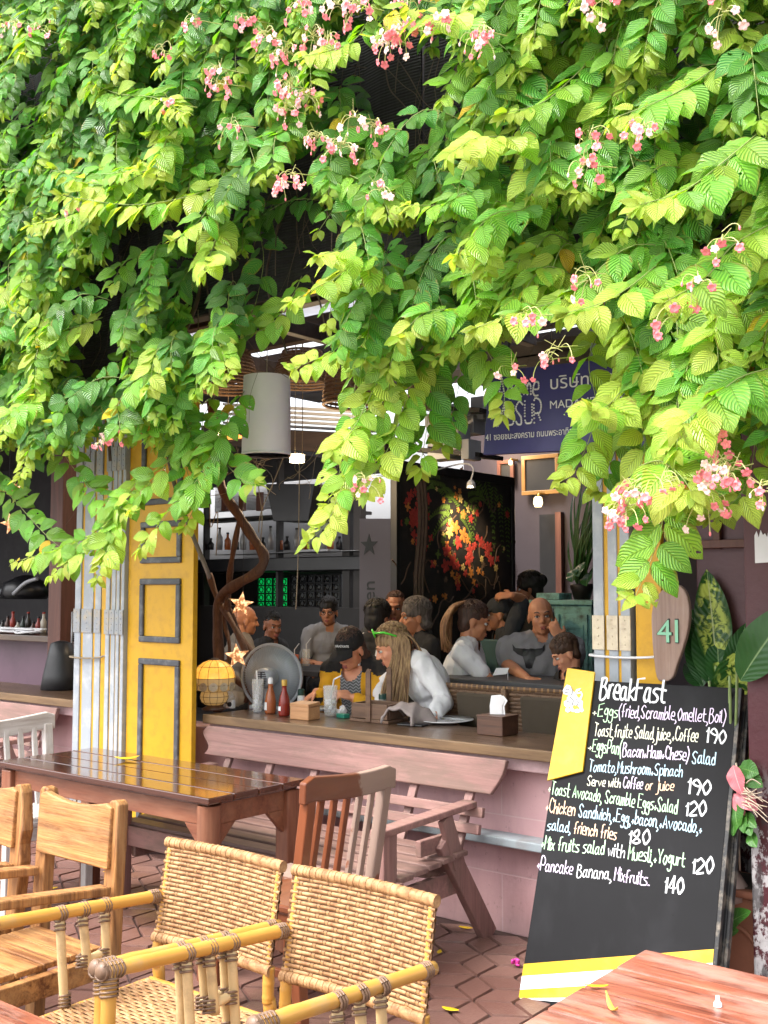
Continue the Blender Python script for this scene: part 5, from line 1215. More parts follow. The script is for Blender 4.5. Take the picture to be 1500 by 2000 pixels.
g = MB(); q = [(-.035, .097), (.03, .097), (.026, .14), (.045, .17), (.02, .195), (-.028, .19), (-.036, .14)]; g.prism(q, .008, Matrix.Translation((0, .07, 0)) @ Matrix.Rotation(R(30), 4, 'Z'))
g.prism([(a * .9 + .005, b * .96 + .003) for a, b in q], .006, Matrix.Translation((.004, .085, 0)) @ Matrix.Rotation(R(10), 4, 'Z')); g.build('tissue', M_['tissue'], T, bevel=.003)
T = thing('camera_ornament', 'tiny white camera shaped ornament with glass top beside the shell lamp', 'ornament', on_counter(450, 1384))
g = MB(); g.box((0, 0, .028), (.06, .03, .05)); g.build('body', M_['white'], T, bevel=.006); g = MB(); g.tube([(.012, -.014, .028), (.012, -.026, .028)], [.015, .013], 14); g.box((-.018, -.016, .036), (.014, .006, .014)); g.build('lens', M_['black'], T, bevel=.001)
g = MB(); g.lathe([(.03, .054), (.012, .1), (.006, .12), (0, .122)], 12); g.build('glass_top', M_['glass'], T, True)

# capiz shell lamp
M_['shell_lit'] = emit('lit_shell_top', (1, .46, .04), .3, (.6, .34, .08)); t = NT('lit_shell_top'); n_ = t.noise(t.coord(), 26, 3, .6); M_['shell_lit'] = t.out((.6, .34, .08), .35, Emission_Color=t.mix(n_, (1, .3, .01), (1, .58, .1)), Emission_Strength=t.math('MULTIPLY_ADD', n_, .35, .12))
M_['shell'] = emit('glowing_capiz_shell', (1, .55, .16), .07, (.36, .27, .15)); M_['lead'] = paint('lamp_came', (.05, .03, .015), .4, .3)
T = thing('shell_lamp', 'glowing yellow globe lamp of capiz shell pieces at the left end of the counter', 'lamp', on_counter(418, 1386))
prof = lambda z: (.075 + .045 * math.sin(max(0, (z - .03)) / .085 * math.pi / 2)) if z < .115 else .115 * math.sqrt(max(0, 1 - ((z - .2) / .098) ** 2)) if z > .2 else .12
g = MB(); g.lathe([(.07, 0), (.075, .008), (.045, .022), (.04, .03)], 20); g.build('base', M_['boxwood'], T, True)
lo = [(.05, .03), (.074, .045), (.085, .07), (.084, .09), (.075, .11)]; g = MB(); g.lathe(lo, 16); g.build('lower_shade', M_['shell'], T)
mi = [(.075, .11), (.105, .12), (.121, .15), (.124, .19)]; g = MB(); g.lathe(mi, 16); g.build('middle_shade', M_['shell'], T)
up = [(.124, .19), (.118, .225), (.1, .258), (.07, .282), (.03, .296)]; g = MB(); g.lathe(up, 16); g.build('upper_shade', M_['shell_lit'], T)
g = MB()
for k in range(12):
    a = 2 * math.pi * k / 12; c_, s_ = math.cos(a), math.sin(a); pp = [(r * 1.01 * c_, r * 1.01 * s_, z) for r, z in lo[:-1] + mi + up[1:]]; g.tube(pp, .0014, 4)
for r, z in ((.075, .045), (.086, .08), (.076, .11), (.123, .15), (.125, .19), (.102, .258), (.031, .296)): g.tube([(r * math.cos(k * math.pi / 12), r * math.sin(k * math.pi / 12), z) for k in range(25)], .0016, 4, False)
g.lathe([(.031, .294), (.02, .306), (0, .308)], 12)
g.build('came_strips', M_['lead'], T)
g = MB()
for k in range(12):
    a = 2 * math.pi * (k + .5) / 12; g.M = Matrix.Rotation(a, 4, 'Z') @ Matrix.Translation((.121, 0, .142)) @ Matrix.Rotation(R(90), 4, 'Y'); g.lathe([(.026, -.002), (.026, .002)], 14)
g.build('shell_disc', paint('pale_shell_disc', (.5, .42, .3), .25, .2, 20), T)


# star lamps on strings
M_['star'] = None
t = NT('lit_star'); n_ = t.ramp(t.noise(t.coord(), 48, 2, .5), [(.42, .05), (.6, 1.0)]); col = t.mix(n_, (.6, .17, .04), (1, .6, .3)); M_['star'] = t.out((.5, .25, .12), .4, Emission_Color=col, Emission_Strength=t.math('MULTIPLY_ADD', n_, .42, .1))
def star(px, py, y, r, rot, label, top):
    T = thing('star_lamp', label, 'star lamp', W(px, py, y), R(38), 'star lamps hung on strings')
    g = MB(); o = []
    for k in range(10):
        a = math.pi / 2 + rot + k * math.pi / 5; q = r if k % 2 == 0 else r * .42; o.append(Vector((q * math.cos(a), 0, q * math.sin(a))))
    f, b = Vector((0, -.028, 0)), Vector((0, .028, 0)); vs = o + [f, b]; g.add(vs, [(i, (i + 1) % 10, 10) for i in range(10)] + [((i + 1) % 10, i, 11) for i in range(10)]); g.build('star_body', M_['star'], T)
    g = MB(); g.tube([o[0], o[0] + Vector((0, 0, top))], .0016, 5); g.build('string', M_['black'], T)
star(471, 1180, 4.45, .076, R(-8), 'upper orange lit star lamp over the shell lamp', 1.0); star(463, 1281, 4.42, .076, R(6), 'lower orange lit star lamp just above the counter fan', .22)
star(22, 1022, 4.5, .085, R(15), 'orange lit star lamp half behind leaves at the left edge', .6); star(33, 952, 4.6, .06, R(-20), 'small orange lit star among the twigs at the left edge', .5)

# big fan seen from behind
def fan_back(T, R_, y0, m):
    g = MB(); n = 40
    for r in (R_, R_ * .97): g.tube([(r * math.cos(a), y0, r * math.sin(a)) for a in [2 * math.pi * k / n for k in range(n + 1)]], .006, 6, False)
    for k in range(72):
        a = 2 * math.pi * k / 72; c_, s_ = math.cos(a), math.sin(a)
        g.tube([(R_ * .22 * c_, y0 - .06, R_ * .22 * s_), (R_ * .7 * c_, y0 - .045, R_ * .7 * s_), (R_ * c_, y0, R_ * s_)], .0009, 4, False)
    g.build('cage', m, T)
T = thing('counter_fan', 'large round grey fan seen from behind, beside the shell lamp', 'fan', W(530, 1322, 4.72), R(20))
M_['fan'] = paint('grey_fan_plastic', (.3, .32, .35), .4, .1, bump=0); M_['fan_disc'] = glassy('fan_blades', (.3, .34, .38), .35, .8)
fan_back(T, .2, 0, M_['fan'])
g = MB(); g.M = Matrix.Rotation(R(90), 4, 'X'); g.lathe([(.185, -.06), (.19, -.03), (.1, -.01), (.0, -.005)], 36); g.build('cage_cover', M_['fan_disc'], T, True)
g = MB(); g.M = Matrix.Rotation(R(90), 4, 'X'); g.lathe([(.05, .0), (.062, .06), (.06, .12), (.045, .14), (0, .145)], 24); g.build('motor_housing', M_['fan'], T, True)
g = MB()
for k in range(-3, 4): g.box((0, -.146, k * .013), (.075 - abs(k) * .01, .006, .005))
g.box((0, -.147, 0), (.006, .006, .08)); g.build('vent_slot', M_['black'], T)
g = MB()
for k in range(3): a = k * 2.09; g.prism([(0, -.02), (.16, -.07), (.17, .04), (.0, .02)], .004, Matrix.Translation((0, .03, 0)) @ Matrix.Rotation(a, 4, 'Y'))
g.build('blade', M_['fan'], T)
g = MB(); g.tube([(0, -.05, -.05), (0, -.05, CZ - T.location.z + .02)], .022, 12); g.box((0, -.02, CZ - T.location.z + .012), (.2, .16, .024)); g.build('stand', M_['fan'], T, bevel=.004)

# twisted driftwood vine trunk inside the window
M_['drift'] = wood('twisted_trunk_bark', (.05, .022, .015), (.17, .085, .055), 2, 1.6, .75, .6)
T = thing('twisted_trunk', 'brown twisted climbing trunk rising beside the mustard door inside the window', 'trunk', W(430, 1390, 4.72))
o0 = Vector(T.location)
def limb(pts, r0, r1, y=4.74): C = catmull([W(px, py, y + .04 * math.sin(i * 1.7)) - o0 for i, (px, py) in enumerate(pts)], 6); g.tube(C, [r0 + (r1 - r0) * i / len(C) + .003 * math.sin(i * .9) for i in range(len(C))], 10)
g = MB()
limb([(412, 780), (425, 870), (432, 950), (465, 1005), (490, 1045), (515, 1085), (505, 1115), (465, 1140), (432, 1165), (425, 1220), (428, 1300), (425, 1388)], .03, .034)
limb([(478, 870), (476, 940), (468, 1010), (455, 1080), (448, 1130), (445, 1200)], .014, .02); limb([(408, 1120), (425, 1170), (455, 1220), (480, 1275), (490, 1340), (492, 1388)], .02, .02)
limb([(445, 1170), (438, 1210), (448, 1260), (445, 1310)], .014, .012); limb([(440, 1290), (455, 1320), (480, 1345), (500, 1372)], .022, .016); limb([(448, 1190), (470, 1240), (500, 1300), (480, 1372)], .015, .016, 4.8)
g.build('trunk', M_['drift'], T, True)
g = MB()
for k in range(26):
    a = W(rng.uniform(400, 700), rng.uniform(860, 900), rng.uniform(4.6, 5.0)) - o0; pts = [a]
    for j in range(4): pts.append(pts[-1] + Vector((rng.gauss(0, .07), rng.gauss(0, .04), rng.uniform(-.12, .02))))
    g.tube(catmull(pts, 4), .0018, 4)
for pts in ([(498, 870), (505, 950), (512, 1010), (508, 1065)], [(555, 890), (535, 940), (510, 1000), (505, 1040)], [(410, 990), (412, 1030), (425, 1000), (422, 1085)], [(585, 900), (584, 1000), (582, 1100), (578, 1190)]):
    C = catmull([W(px, py, 4.55) - o0 for px, py in pts], 6); g.tube(C, .0032, 5)
g.build('hanging_tendril', M_['rope'], T, True)

# ================================================================== HANGING LAMPS
M_['shade'] = paint('mauve_white_fabric', (.74, .7, .78), .8, .06, 8)
def cord_up(T, z0, z1, x=0): g = MB(); g.tube([(x, 0, z0), (x, 0, z1)], .003, 5); g.build('cord', M_['rope'], T)
T = thing('drum_pendant', 'tall white cylinder fabric lampshade hanging over the counter', 'pendant lamp', W(520, 890, 4.02))
g = MB(); g.lathe([(.127, .0), (.13, .006), (.124, .42), (.118, .42), (.124, .008), (.123, .0)], 32); g.build('lamp_shade', M_['shade'], T, 'auto'); g = MB(); g.lathe([(.131, 0), (.131, .014)], 32); g.build('rim', M_['shade'], T, True); cord_up(T, .3, 1.0)
M_['basket'] = wood('woven_basket', (.06, .03, .016), (.36, .22, .12), 0, 5.0, .7, .8, fine=20)
def basket(px, py, y, r, h, label):
    T = thing('basket_pendant', label, 'pendant lamp', W(px, py, y), 0, 'basket lampshades under the roof'); g = MB()
    for k in range(12): z = h * k / 12; rr = r * (1 - .35 * (k / 12) ** 2); g.tube([(rr * math.cos(a), rr * math.sin(a), z) for a in [2 * math.pi * q / 24 for q in range(25)]], h / 30, 5, False)
    for k in range(28): a = 2 * math.pi * k / 28; g.tube([(r * (1 - .35 * (q / 6) ** 2) * math.cos(a), r * (1 - .35 * (q / 6) ** 2) * math.sin(a), h * .95 * q / 6) for q in range(7)], .005, 5)
    g.build('lamp_shade', M_['basket'], T); cord_up(T, h * .9, h + .5)
basket(447, 762, 5.2, .2, .3, 'brown woven basket lampshade left of the white cylinder'); basket(590, 752, 5.6, .2, .26, 'brown woven basket lampshade right of the white cylinder'); basket(690, 790, 5.4, .2, .34, 'brown woven basket lampshade behind the central hanging shoot'); basket(838, 790, 5.0, .12, .3, 'small basket lampshade at the right of the roof beams')
T = thing('bulb_pendant', 'small glowing yellow pendant bulb on two long cords', 'pendant lamp', W(580, 902, 5.4))
M_['bulb'] = emit('warm_bulb', (1, .75, .4), 1.3); g = MB(); g.lathe([(.03, 0), (.028, .03), (.015, .045)], 16); g.build('bulb', M_['bulb'], T, True); g = MB(); g.lathe([(.052, -.005), (.055, .05), (.048, .052), (.045, .0)], 18); g.build('lamp_shade', M_['glass'], T, True); cord_up(T, .04, .95, -.02); cord_up(T, .04, .95, .05)
T = thing('disc_pendant', 'flat orange glowing pendant lamp left of the white cylinder', 'pendant lamp', W(445, 858, 5.4)); M_['orange_lit'] = emit('orange_lit_glass', (1, .3, .07), .35)
g = MB(); g.lathe([(.03, 0), (.11, .015), (.1, .028), (.04, .05), (0, .055)], 24); g.build('lamp_shade', M_['orange_lit'], T, True); cord_up(T, .05, .9)
def lit(name, P, e, col, r=.05, spot=None, aim=None):
    d = bpy.data.lights.new(name, 'SPOT' if spot else 'POINT'); d.energy = e; d.color = col; d.shadow_soft_size = r
    o = bpy.data.objects.new(name, d); COL.objects.link(o); o.location = P
    if spot: d.spot_size = R(spot); d.spot_blend = .8; o.rotation_euler = (Vector(aim) - Vector(P)).to_track_quat('-Z', 'Y').to_euler()
lit('bulb_light', W(580, 918, 5.4), 16, (1, .75, .45))

# ================================================================== INSIDE THE DINING ROOM
# painted flower partition standing along x = -4.85, with its spot lamp
M_['panel'] = paint('dark_painted_canvas', (.018, .016, .016), .6, .5, 5, dirt=(.055, .04, .032), dirt_amt=.9, dirt_scale=4)
pn = thing('flower_screen', 'tall dark partition painted with red orchids and green ferns, lit by a spot lamp', 'screen', (-4.85, 6.98, .28))
g = MB(); g.box((0, 0, 1.1), (.04, 1.56, 2.2)); g.build('painted_panel', M_['panel'], pn, bevel=.003)
g = MB()
for y in (-.79, .79): g.box((0, y, 1.13), (.06, .05, 2.26))
g.box((0, 0, 2.23), (.07, 1.62, .07)); g.build('frame', M_['black'], pn, bevel=.004)
AC = {k: MB() for k in ('red', 'orange', 'cream', 'fern', 'vine')}
def on_panel(px, py): p = PX(px, py, -4.825); return Vector((.0225, p.y - 6.98, p.z - .28))
def blossom(k, px, py, r, n=5):
    c0 = on_panel(px, py); of = rng.random() * 6
    for i in range(n):
        a = of + 2 * math.pi * i / n; AC[k].ell(c0 + Vector((.002 + .0006 * i, math.cos(a) * r * .6, math.sin(a) * r * .6)), (.0035, r * .62, r * .36), (a, 0, 0), 8, 4)
for px, py, r, k in ((820, 990, .055, 'red'), (812, 1015, .06, 'red'), (805, 1020, .04, 'red'), (878, 1040, .045, 'cream'), (890, 1030, .05, 'orange'), (905, 1045, .055, 'orange'), (895, 1060, .05, 'red'), (873, 1075, .05, 'red'), (885, 1095, .06, 'red'), (870, 1105, .05, 'red'), (915, 1095, .05, 'red'), (918, 1075, .05, 'red'), (940, 1060, .045, 'red'), (955, 1070, .05, 'red'), (960, 1095, .045, 'red'), (893, 1130, .045, 'orange'), (895, 1145, .035, 'red'), (905, 1005, .035, 'orange'), (915, 995, .03, 'cream'), (900, 975, .03, 'cream'), (898, 960, .025, 'orange'), (880, 1020, .03, 'cream'), (920, 1120, .035, 'orange'), (935, 1115, .03, 'orange'), (850, 1170, .03, 'orange'), (870, 1165, .025, 'orange')):
    blossom(k, px, py, r); blossom(k, px + rng.uniform(-10, 10), py + rng.uniform(-12, 12), r * .6)
for q in range(75):
    blossom(rng.choice(('red', 'red', 'orange', 'vine', 'fern', 'cream')), rng.gauss(890, 48), rng.gauss(1050, 75), rng.uniform(.012, .035), rng.choice((4, 5, 6)))
for q in range(30): blossom('red', rng.gauss(818, 12), rng.gauss(1000, 30), rng.uniform(.015, .04), 4)
for px, py, L, a0 in ((900, 985, .3, 2.5), (885, 980, .26, 2.2), (880, 1000, .28, 2.9), (915, 975, .28, .5), (870, 960, .3, 2.7), (950, 940, .35, -1.2), (965, 950, .35, -1.6), (975, 965, .32, -1.4), (940, 950, .3, -2.0), (860, 940, .3, 2.9), (925, 940, .35, -.4), (990, 990, .3, -1.5), (810, 930, .25, -.7), (880, 1005, .3, 3.5), (900, 1000, .25, -.6)):
    c0 = on_panel(px, py)
    for i in range(14):
        f = i / 13; ax = Vector((0, math.cos(a0), math.sin(a0) - f * .5)); q = c0 + ax * L * f
        for s in (-1, 1): an_ = a0 + s * 1.0 - f * .3; l = .06 * (1 - f * .7); AC['fern'].ell(q + Vector((.001, math.cos(an_) * l * .6, math.sin(an_) * l * .6)), (.0015, l * .55, .008), (an_, 0, 0), 6, 3)
for k in range(16):
    c0 = on_panel(rng.uniform(800, 980), rng.uniform(1000, 1170)); pts = [c0]; a = rng.random() * 6
    for j in range(6): a += rng.gauss(0, .9); pts.append(pts[-1] + Vector((0, math.cos(a), math.sin(a))) * .07)
    AC['vine'].tube(catmull(pts, 4), .006, 5)
for j in range(3): AC['vine'].tube(catmull([on_panel(815 + j * 6 + 4 * math.sin(i), 940 + i * 45) for i in range(6)], 4), .022, 6)
for k, col in (('red', (.42, .045, .035)), ('orange', (.55, .2, .04)), ('cream', (.55, .38, .13)), ('fern', (.09, .15, .025)), ('vine', (.11, .065, .04))):
    AC[k].build({'fern': 'painted_fern', 'vine': 'painted_vine'}.get(k, 'painted_flower'), paint('painted_' + k, col, .6, .35, 30, bump=0), pn)
T = thing('spot_lamp', 'small clip spot lamp on a curved arm above the flower screen', 'spot lamp', PX(920, 945, -4.5))
g = MB(); g.lathe([(.035, -.03), (.03, .01), (.012, .03)], 14); g.build('lamp_head', M_['white'], T, True); g = MB(); g.tube(catmull([(0, 0, .03), (.02, .0, .12), (-.1, .02, .16), (-.33, -.1, .1)], 5), .006, 6); g.build('arm', M_['cable_white'], T, True); g = MB(); g.tube([(-.33, -.9, .14), (-.33, .75, .14)], .01, 6); g.build('rail', M_['grey_metal'], T, True)
lit('spot_light', PX(920, 952, -4.45), 22, (1, .8, .5), .03, 50, PX(893, 1030, -4.85))

# grey beer banner
M_['banner'] = paint('grey_banner', (.11, .1, .115), .7, .1, 3); M_['banner_ink'] = paint('dark_banner_ink', (.03, .035, .035), .7, .1)
bn = thing('beer_banner', 'grey hanging banner with dark star and vertical lettering behind the women', 'banner', W(738, 1300, 7.6)); o0 = Vector(bn.location)
tl, tr_, bt = W(703, 1013, 7.6) - o0, W(775, 1013, 7.6) - o0, W(703, 1330, 7.6) - o0
g = MB(); g.prism([(tl.x, tl.z), (tr_.x, tr_.z), (tr_.x, bt.z), (tl.x, bt.z)], .012); g.build('cloth', M_['banner'], bn)
sc_ = W(722, 1065, 7.6) - o0; r = .105; g = MB(); g.prism([((r if k % 2 == 0 else r * .4) * math.cos(math.pi / 2 + k * math.pi / 5) + sc_.x, (r if k % 2 == 0 else r * .4) * math.sin(math.pi / 2 + k * math.pi / 5) + sc_.z) for k in range(10)], .004, Matrix.Translation((0, -.009, 0))); g.build('star_emblem', M_['banner_ink'], bn)
font_mesh('lettering', 'Heineken', M_['banner_ink'], Matrix.Translation(Vector((W(733, 1110, 7.6) - o0).to_tuple()) + Vector((0, -.009, -.88))) @ Matrix.Rotation(R(90), 4, 'X') @ Matrix.Rotation(R(90), 4, 'Z'), .2, bn, .001)
# distressed turquoise sideboard, plants on it
M_['teal'] = paint('distressed_turquoise', (.24, .5, .47), .6, .15, 6, dirt=(.06, .05, .045), dirt_amt=.85, dirt_scale=9); M_['teal_dark'] = paint('dull_teal', (.05, .11, .115), .6, .15, 5)
T = thing('turquoise_sideboard', 'distressed turquoise cupboard with panelled doors behind the man on the phone', 'sideboard', (-4.05, 7.2, .28))
g = MB(); g.box((.0, .2, .6), (.5, .4, 1.2)); g.box((0, .19, 1.22), (.54, .44, .035)); g.box((-.12, .1, 1.265), (.2, .2, .05)); g.build('cabinet', M_['teal'], T, bevel=.005)
for s in (-1, 1):
    g = MB(); g.box((s * .12, -.012, .83), (.21, .022, .6)); d = g.build('door', M_['teal'], T, bevel=.004)
    g = MB()
    for a, b, c_, e in ((s * .12, 1.04, .15, .03), (s * .12, .62, .15, .03)): g.box((a, -.027, b), (c_, .01, e))
    for q in (-.06, .06): g.box((s * .12 + q, -.027, .83), (.03, .01, .39))
    g.build('panel_moulding', M_['teal'], d, bevel=.003)
    g = MB(); g.box((s * .12, -.012, .28), (.21, .022, .4)); d = g.build('door', M_['teal'], T, bevel=.004); g = MB()
    for q in range(5): g.box((s * .12 - .07 + .035 * q, -.026, .28), (.012, .008, .32))
    g.build('fluting', M_['dark'], d)
T = thing('potted_palm', 'dark green palm in a pot on top of the turquoise cupboard', 'plant', (-3.93, 7.3, 1.52)); o0 = Vector(T.location); A = LeafMB()
for px, py, b in ((1115, 960, .6), (1140, 950, .5), (1150, 1000, .5), (1100, 1010, .9), (1125, 1040, .8), (1095, 1060, 1.2), (1150, 1060, .7), (1130, 900, .4), (1165, 970, .6), (1075, 960, 1.4), (1110, 930, .8)):
    
    for q in range(3): placed_leaf(A, (rng.uniform(-.04, .04), 0, .1), W(px + rng.uniform(-22, 22), py + rng.uniform(-20, 20), 7.1 + rng.uniform(-.1, .1)) - o0, .022, (-.2, -1, .6), b, .0, .7)
for px, py in ((1112, 1130), (1125, 1120), (1140, 1138)): placed_leaf(A, W(px + 12, py - 20, 7.15) - o0, W(px, py, 7.0) - o0, .12, fc, .4)
A.build('frond', M_['dieff_dark'], T); g = MB(); g.lathe([(.06, 0), (.09, .1), (.085, .12), (.07, .11)], 16); g.build('pot', M_['dark'], T, True)
# tables and chairs inside
M_['greytable'] = paint('grey_table_top', (.06, .06, .065), .5, .3, 6)
T = thing('dining_table_inside', 'grey square table before the man on the phone', 'table', (-3.45, 5.62, .28)); g = MB(); g.box((0, 0, .76), (.95, .55, .05)); g.build('table_top', M_['greytable'], T, bevel=.008)
for sx in (-1, 1):
    for sy in (-1, 1): g = MB(); g.box((sx * .4, sy * .22, .365), (.06, .06, .73)); g.build('leg', M_['greytable'], T, bevel=.004)
T = thing('napkin_holder', 'white folded card standing on the grey table', 'card', W(975, 1320, 5.45)); g = MB(); g.prism([(-.045, 0), (.05, .012), (.07, .05), (-.02, .045)], .004); g.build('card', M_['tissue'], T); g = MB(); g.tube([(.06, 0, .05), (.06, 0, -.02)], .002, 5); g.build('cord', M_['straw'], T)
M_['cushion'] = paint('olive_cushion', (.06, .045, .03), .9, .15, 20); M_['cane_dark'] = wood('dark_cane', (.03, .016, .01), (.26, .15, .085), 0, 4, .6, .6, fine=16)
def inner_chair(label, loc, rz, group='cane chairs inside'):
    T = thing('cane_chair', label, 'chair', loc, rz, group); hw = .2
    def PB(u, v): return Vector((-hw + 2 * hw * u, .02 + .06 * v, .42 + .36 * v)), Vector((0, -1, .15))
    weave('woven_back', T, PB, 12, 16, .014, [M_['cane_dark'], M_['weave_dark'], M_['cane_dark']])
    g = MB()
    for i in range(34): x = -hw + 2 * hw * (i + .5) / 34; g.tube([(x - .0056, .08, .78), (x + .0056, .085, .78)], .012, 8, m=1 if i % 3 == 0 else 0)
    g.build('top_wrap', [M_['cane_dark'], M_['weave_up']], T)
    g = MB(); g.box((0, -.005, .585), (.26, .03, .34), (R(-8), 0, 0)); g.box((-.04, .105, .58), (.26, .03, .34), (R(-8), 0, 0)); g.build('cushion', M_['cushion'], T, bevel=.012)
    g = MB(); g.box((0, -.25, .41), (2 * hw, .5, .06)); g.build('seat', M_['cane_dark'], T, bevel=.02)
    for s in (-1, 1):
        g = MB(); pole(g, (s * hw, .05, 0), (s * hw, .09, .78), .018); g.build('rear_leg', M_['cane_dark'], T, True); g = MB(); pole(g, (s * hw, -.48, 0), (s * hw, -.48, .62), .018); g.build('front_leg', M_['cane_dark'], T, True)
        g = MB(); pole(g, (s * hw, -.5, .63), (s * hw, .05, .63), .02); a = g.build('arm', M_['bamboo'], T, True); q = MB(); binding(q, (s * hw, -.5, .63), (s * hw, -.42, .63), .021, 5); binding(q, (s * hw, -.2, .63), (s * hw, -.1, .63), .021, 5); q.build('rattan_binding', M_['binding'], a, True)
    return T
inner_chair('cane chair with olive cushion behind the tissue box', W(945, 1420, 5.1) * 1.0 + Vector((0, 0, .28 - W(945, 1420, 5.1).z)), R(178)); inner_chair('cane chair with olive cushion behind the yellow strip of the menu board', Vector((-2.98, 5.12, .28)), R(184))
def teal_chair(label, loc, rz):
    T = thing('teal_chair', label, 'chair', loc, rz, 'teal chairs inside'); g = MB(); g.box((0, .02, .72), (.42, .03, .5), (R(-6), 0, 0)); g.build('backrest', M_['teal_dark'], T, bevel=.01); g = MB(); g.box((0, -.2, .45), (.42, .42, .04)); g.build('seat', M_['teal_dark'], T, bevel=.01)
    for s in (-1, 1):
        for y in (-.37, 0): g = MB(); g.box((s * .18, y, .215), (.04, .04, .43)); g.build('leg', M_['teal_dark'], T, bevel=.004)
teal_chair('dull teal chair just behind the man on the phone', (-3.78, 6.2, .28), R(10)); teal_chair('dull teal chair behind the ponytailed woman', (-4.25, 6.35, .28), R(-10))
# pictures, lamps and blacked-in doorway on the mauve wall
M_['gold'] = paint('gilt_frame', (.3, .16, .05), .4, .2, 20); M_['pic'] = paint('dark_picture', (.012, .012, .013), .7, .6, 5)
def picture(px0, py0, px1, py1, y, label, m):
    a, b = W(px0, py1, y), W(px1, py0, y); T = thing('framed_picture', label, 'picture', (a.x, y, a.z)); w, h = b.x - a.x, b.z - a.z; g = MB(); f = .04
    for c_, d in (((w / 2, 0, f / 2), (w, .03, f)), ((w / 2, 0, h - f / 2), (w, .03, f)), ((f / 2, 0, h / 2), (f, .03, h - 2 * f)), ((w - f / 2, 0, h / 2), (f, .03, h - 2 * f))): g.box(c_, d)
    g.build('frame', m, T, bevel=.004); g = MB(); g.box((w / 2, .006, h / 2), (w - 2 * f, .012, h - 2 * f)); g.build('print', M_['pic'], T)
picture(972, 897, 1004, 945, 9.0, 'small dark framed picture lit by a warm lamp', M_['post']); picture(1020, 885, 1092, 968, 8.98, 'large picture in a thin gilt frame above the dark doorway', M_['gold']); picture(968, 1088, 1000, 1122, 9.0, 'small black picture low on the mauve wall', M_['black'])
def wall_lamp(px, py, y, label, r):
    T = thing('wall_lamp', label, 'wall lamp', W(px, py, y)); g = MB(); g.lathe([(r * .7, 0), (r, r * .8), (r * .8, r * 2), (r * .4, r * 2.2)], 14); g.build('glass_shade', M_['bulb'], T, True); g = MB(); g.tube([(0, 0, r * 2.2), (0, .02, r * 2.9), (0, 9.03 - y, r * 2.9)], .012, 6); g.build('bracket', M_['brass'], T, True)
wall_lamp(1051, 990, 8.85, 'small glowing wall lamp beside the dark doorway', .045); lit('wall_light', W(1051, 1003, 8.6), 2.5, (1, .72, .42)); wall_lamp(997, 908, 8.9, 'tiny glowing bulb in front of the small framed picture', .02); lit('picture_light', W(962, 880, 8.75), 5, (1, .7, .4))
a, b = W(1058, 1200, 9.03), W(1090, 985, 9.03); g = MB(); g.box(((a.x + b.x) / 2, 9.02, 1.25), (b.x - a.x, .03, b.z - .28 + .0)); g.build('door', M_['black'], cafe); g = MB(); g.box((b.x + .03, 9.0, 1.25), (.06, .06, b.z - .25)); g.build('door_trim', M_['post'], cafe)  # black slab paints the darkness of the open doorway

# the kitchen corner at the back left
M_['blind_white'] = wood('pale_slat_blind', (.34, .34, .36), (.6, .6, .62), 0, 3, .8, .5); M_['dark_steel'] = paint('dark_steel', (.009, .009, .011), .35, .3)
kt = thing('kitchen_bar', 'dark kitchen bar with shelves and hanging hood at the back of the room', 'bar', (-8.6, 8.4, .28)); o0 = Vector(kt.location)
def kbox(g, px0, py0, px1, py1, y, d): a, b = W(px0, py1, y) - o0, W(px1, py0, y) - o0; g.box(((a.x + b.x) / 2, a.y + d / 2, (a.z + b.z) / 2), (b.x - a.x, d, b.z - a.z))
g = MB(); kbox(g, 385, 1085, 705, 1118, 8.2, .5); g.build('counter_hood', M_['dark_steel'], kt, bevel=.01); g = MB(); kbox(g, 385, 996, 690, 1020, 8.3, .3); g.build('beam', M_['dark'], kt, bevel=.005)
g = MB(); kbox(g, 385, 1188, 720, 1420, 8.2, .6); g.build('bar_front', M_['dark'], kt)
for px in (395, 538, 668, 690): g = MB(); kbox(g, px, 880, px + 7 + (px > 660) * 8, 1200, 8.25, .08); g.build('post', M_['dark'], kt)
g = MB(); kbox(g, 410, 1075, 700, 1083, 8.15, .3); kbox(g, 585, 1072, 640, 1078, 8.1, .2); g.build('shelf', M_['grey_metal'], kt)
g = MB(); rr = lambda px, py: W(px, py, 8.1) - o0; a, b, c_, d = rr(545, 948), rr(640, 948), rr(628, 1020), rr(560, 1020); g.prism([(a.x, a.z), (b.x, b.z), (c_.x, c_.z), (d.x, d.z)], .4, Matrix.Translation((0, a.y, 0))); g.build('hood', M_['dark_steel'], kt, bevel=.006)
g = MB()
for i in range(3): kbox(g, 432 + i * 34, 955 + 3 * i, 442 + i * 34, 998, 8.3, .04)
kbox(g, 425, 965, 535, 973, 8.28, .04); g.build('chair_rail', M_['post'], kt)
for k in range(16):
    px = 410 + k * 17 + rng.uniform(-3, 3); P = W(px, 1074, 8.3); kd = k % 3
    T = thing('bar_bottle', ['squat dark bottle', 'tall clear bottle', 'short amber bottle'][kd] + ' standing on the shelf of the kitchen bar', 'bottle', P, 0, 'bottles on the kitchen bar shelf'); h = (.13, .22, .16)[kd] * rng.uniform(.85, 1.1)
    g = MB(); g.lathe([(.035, 0), (.037, h * .6), (.014, h * .8), (.013, h)], 10); g.build('bottle_body', (M_['dark_steel'], M_['grey_metal'], M_['sauce'])[kd], T, True); g = MB(); g.lathe([(.016, h), (.016, h + .02)], 8); g.build('cap', M_['black'], T)
T = thing('slat_blind', 'pale slatted blind hanging at the back window', 'blind', W(430, 1000, 10.0)); a, b = W(420, 1000, 10.0) - Vector(T.location), W(640, 890, 10.0) - Vector(T.location); g = MB()
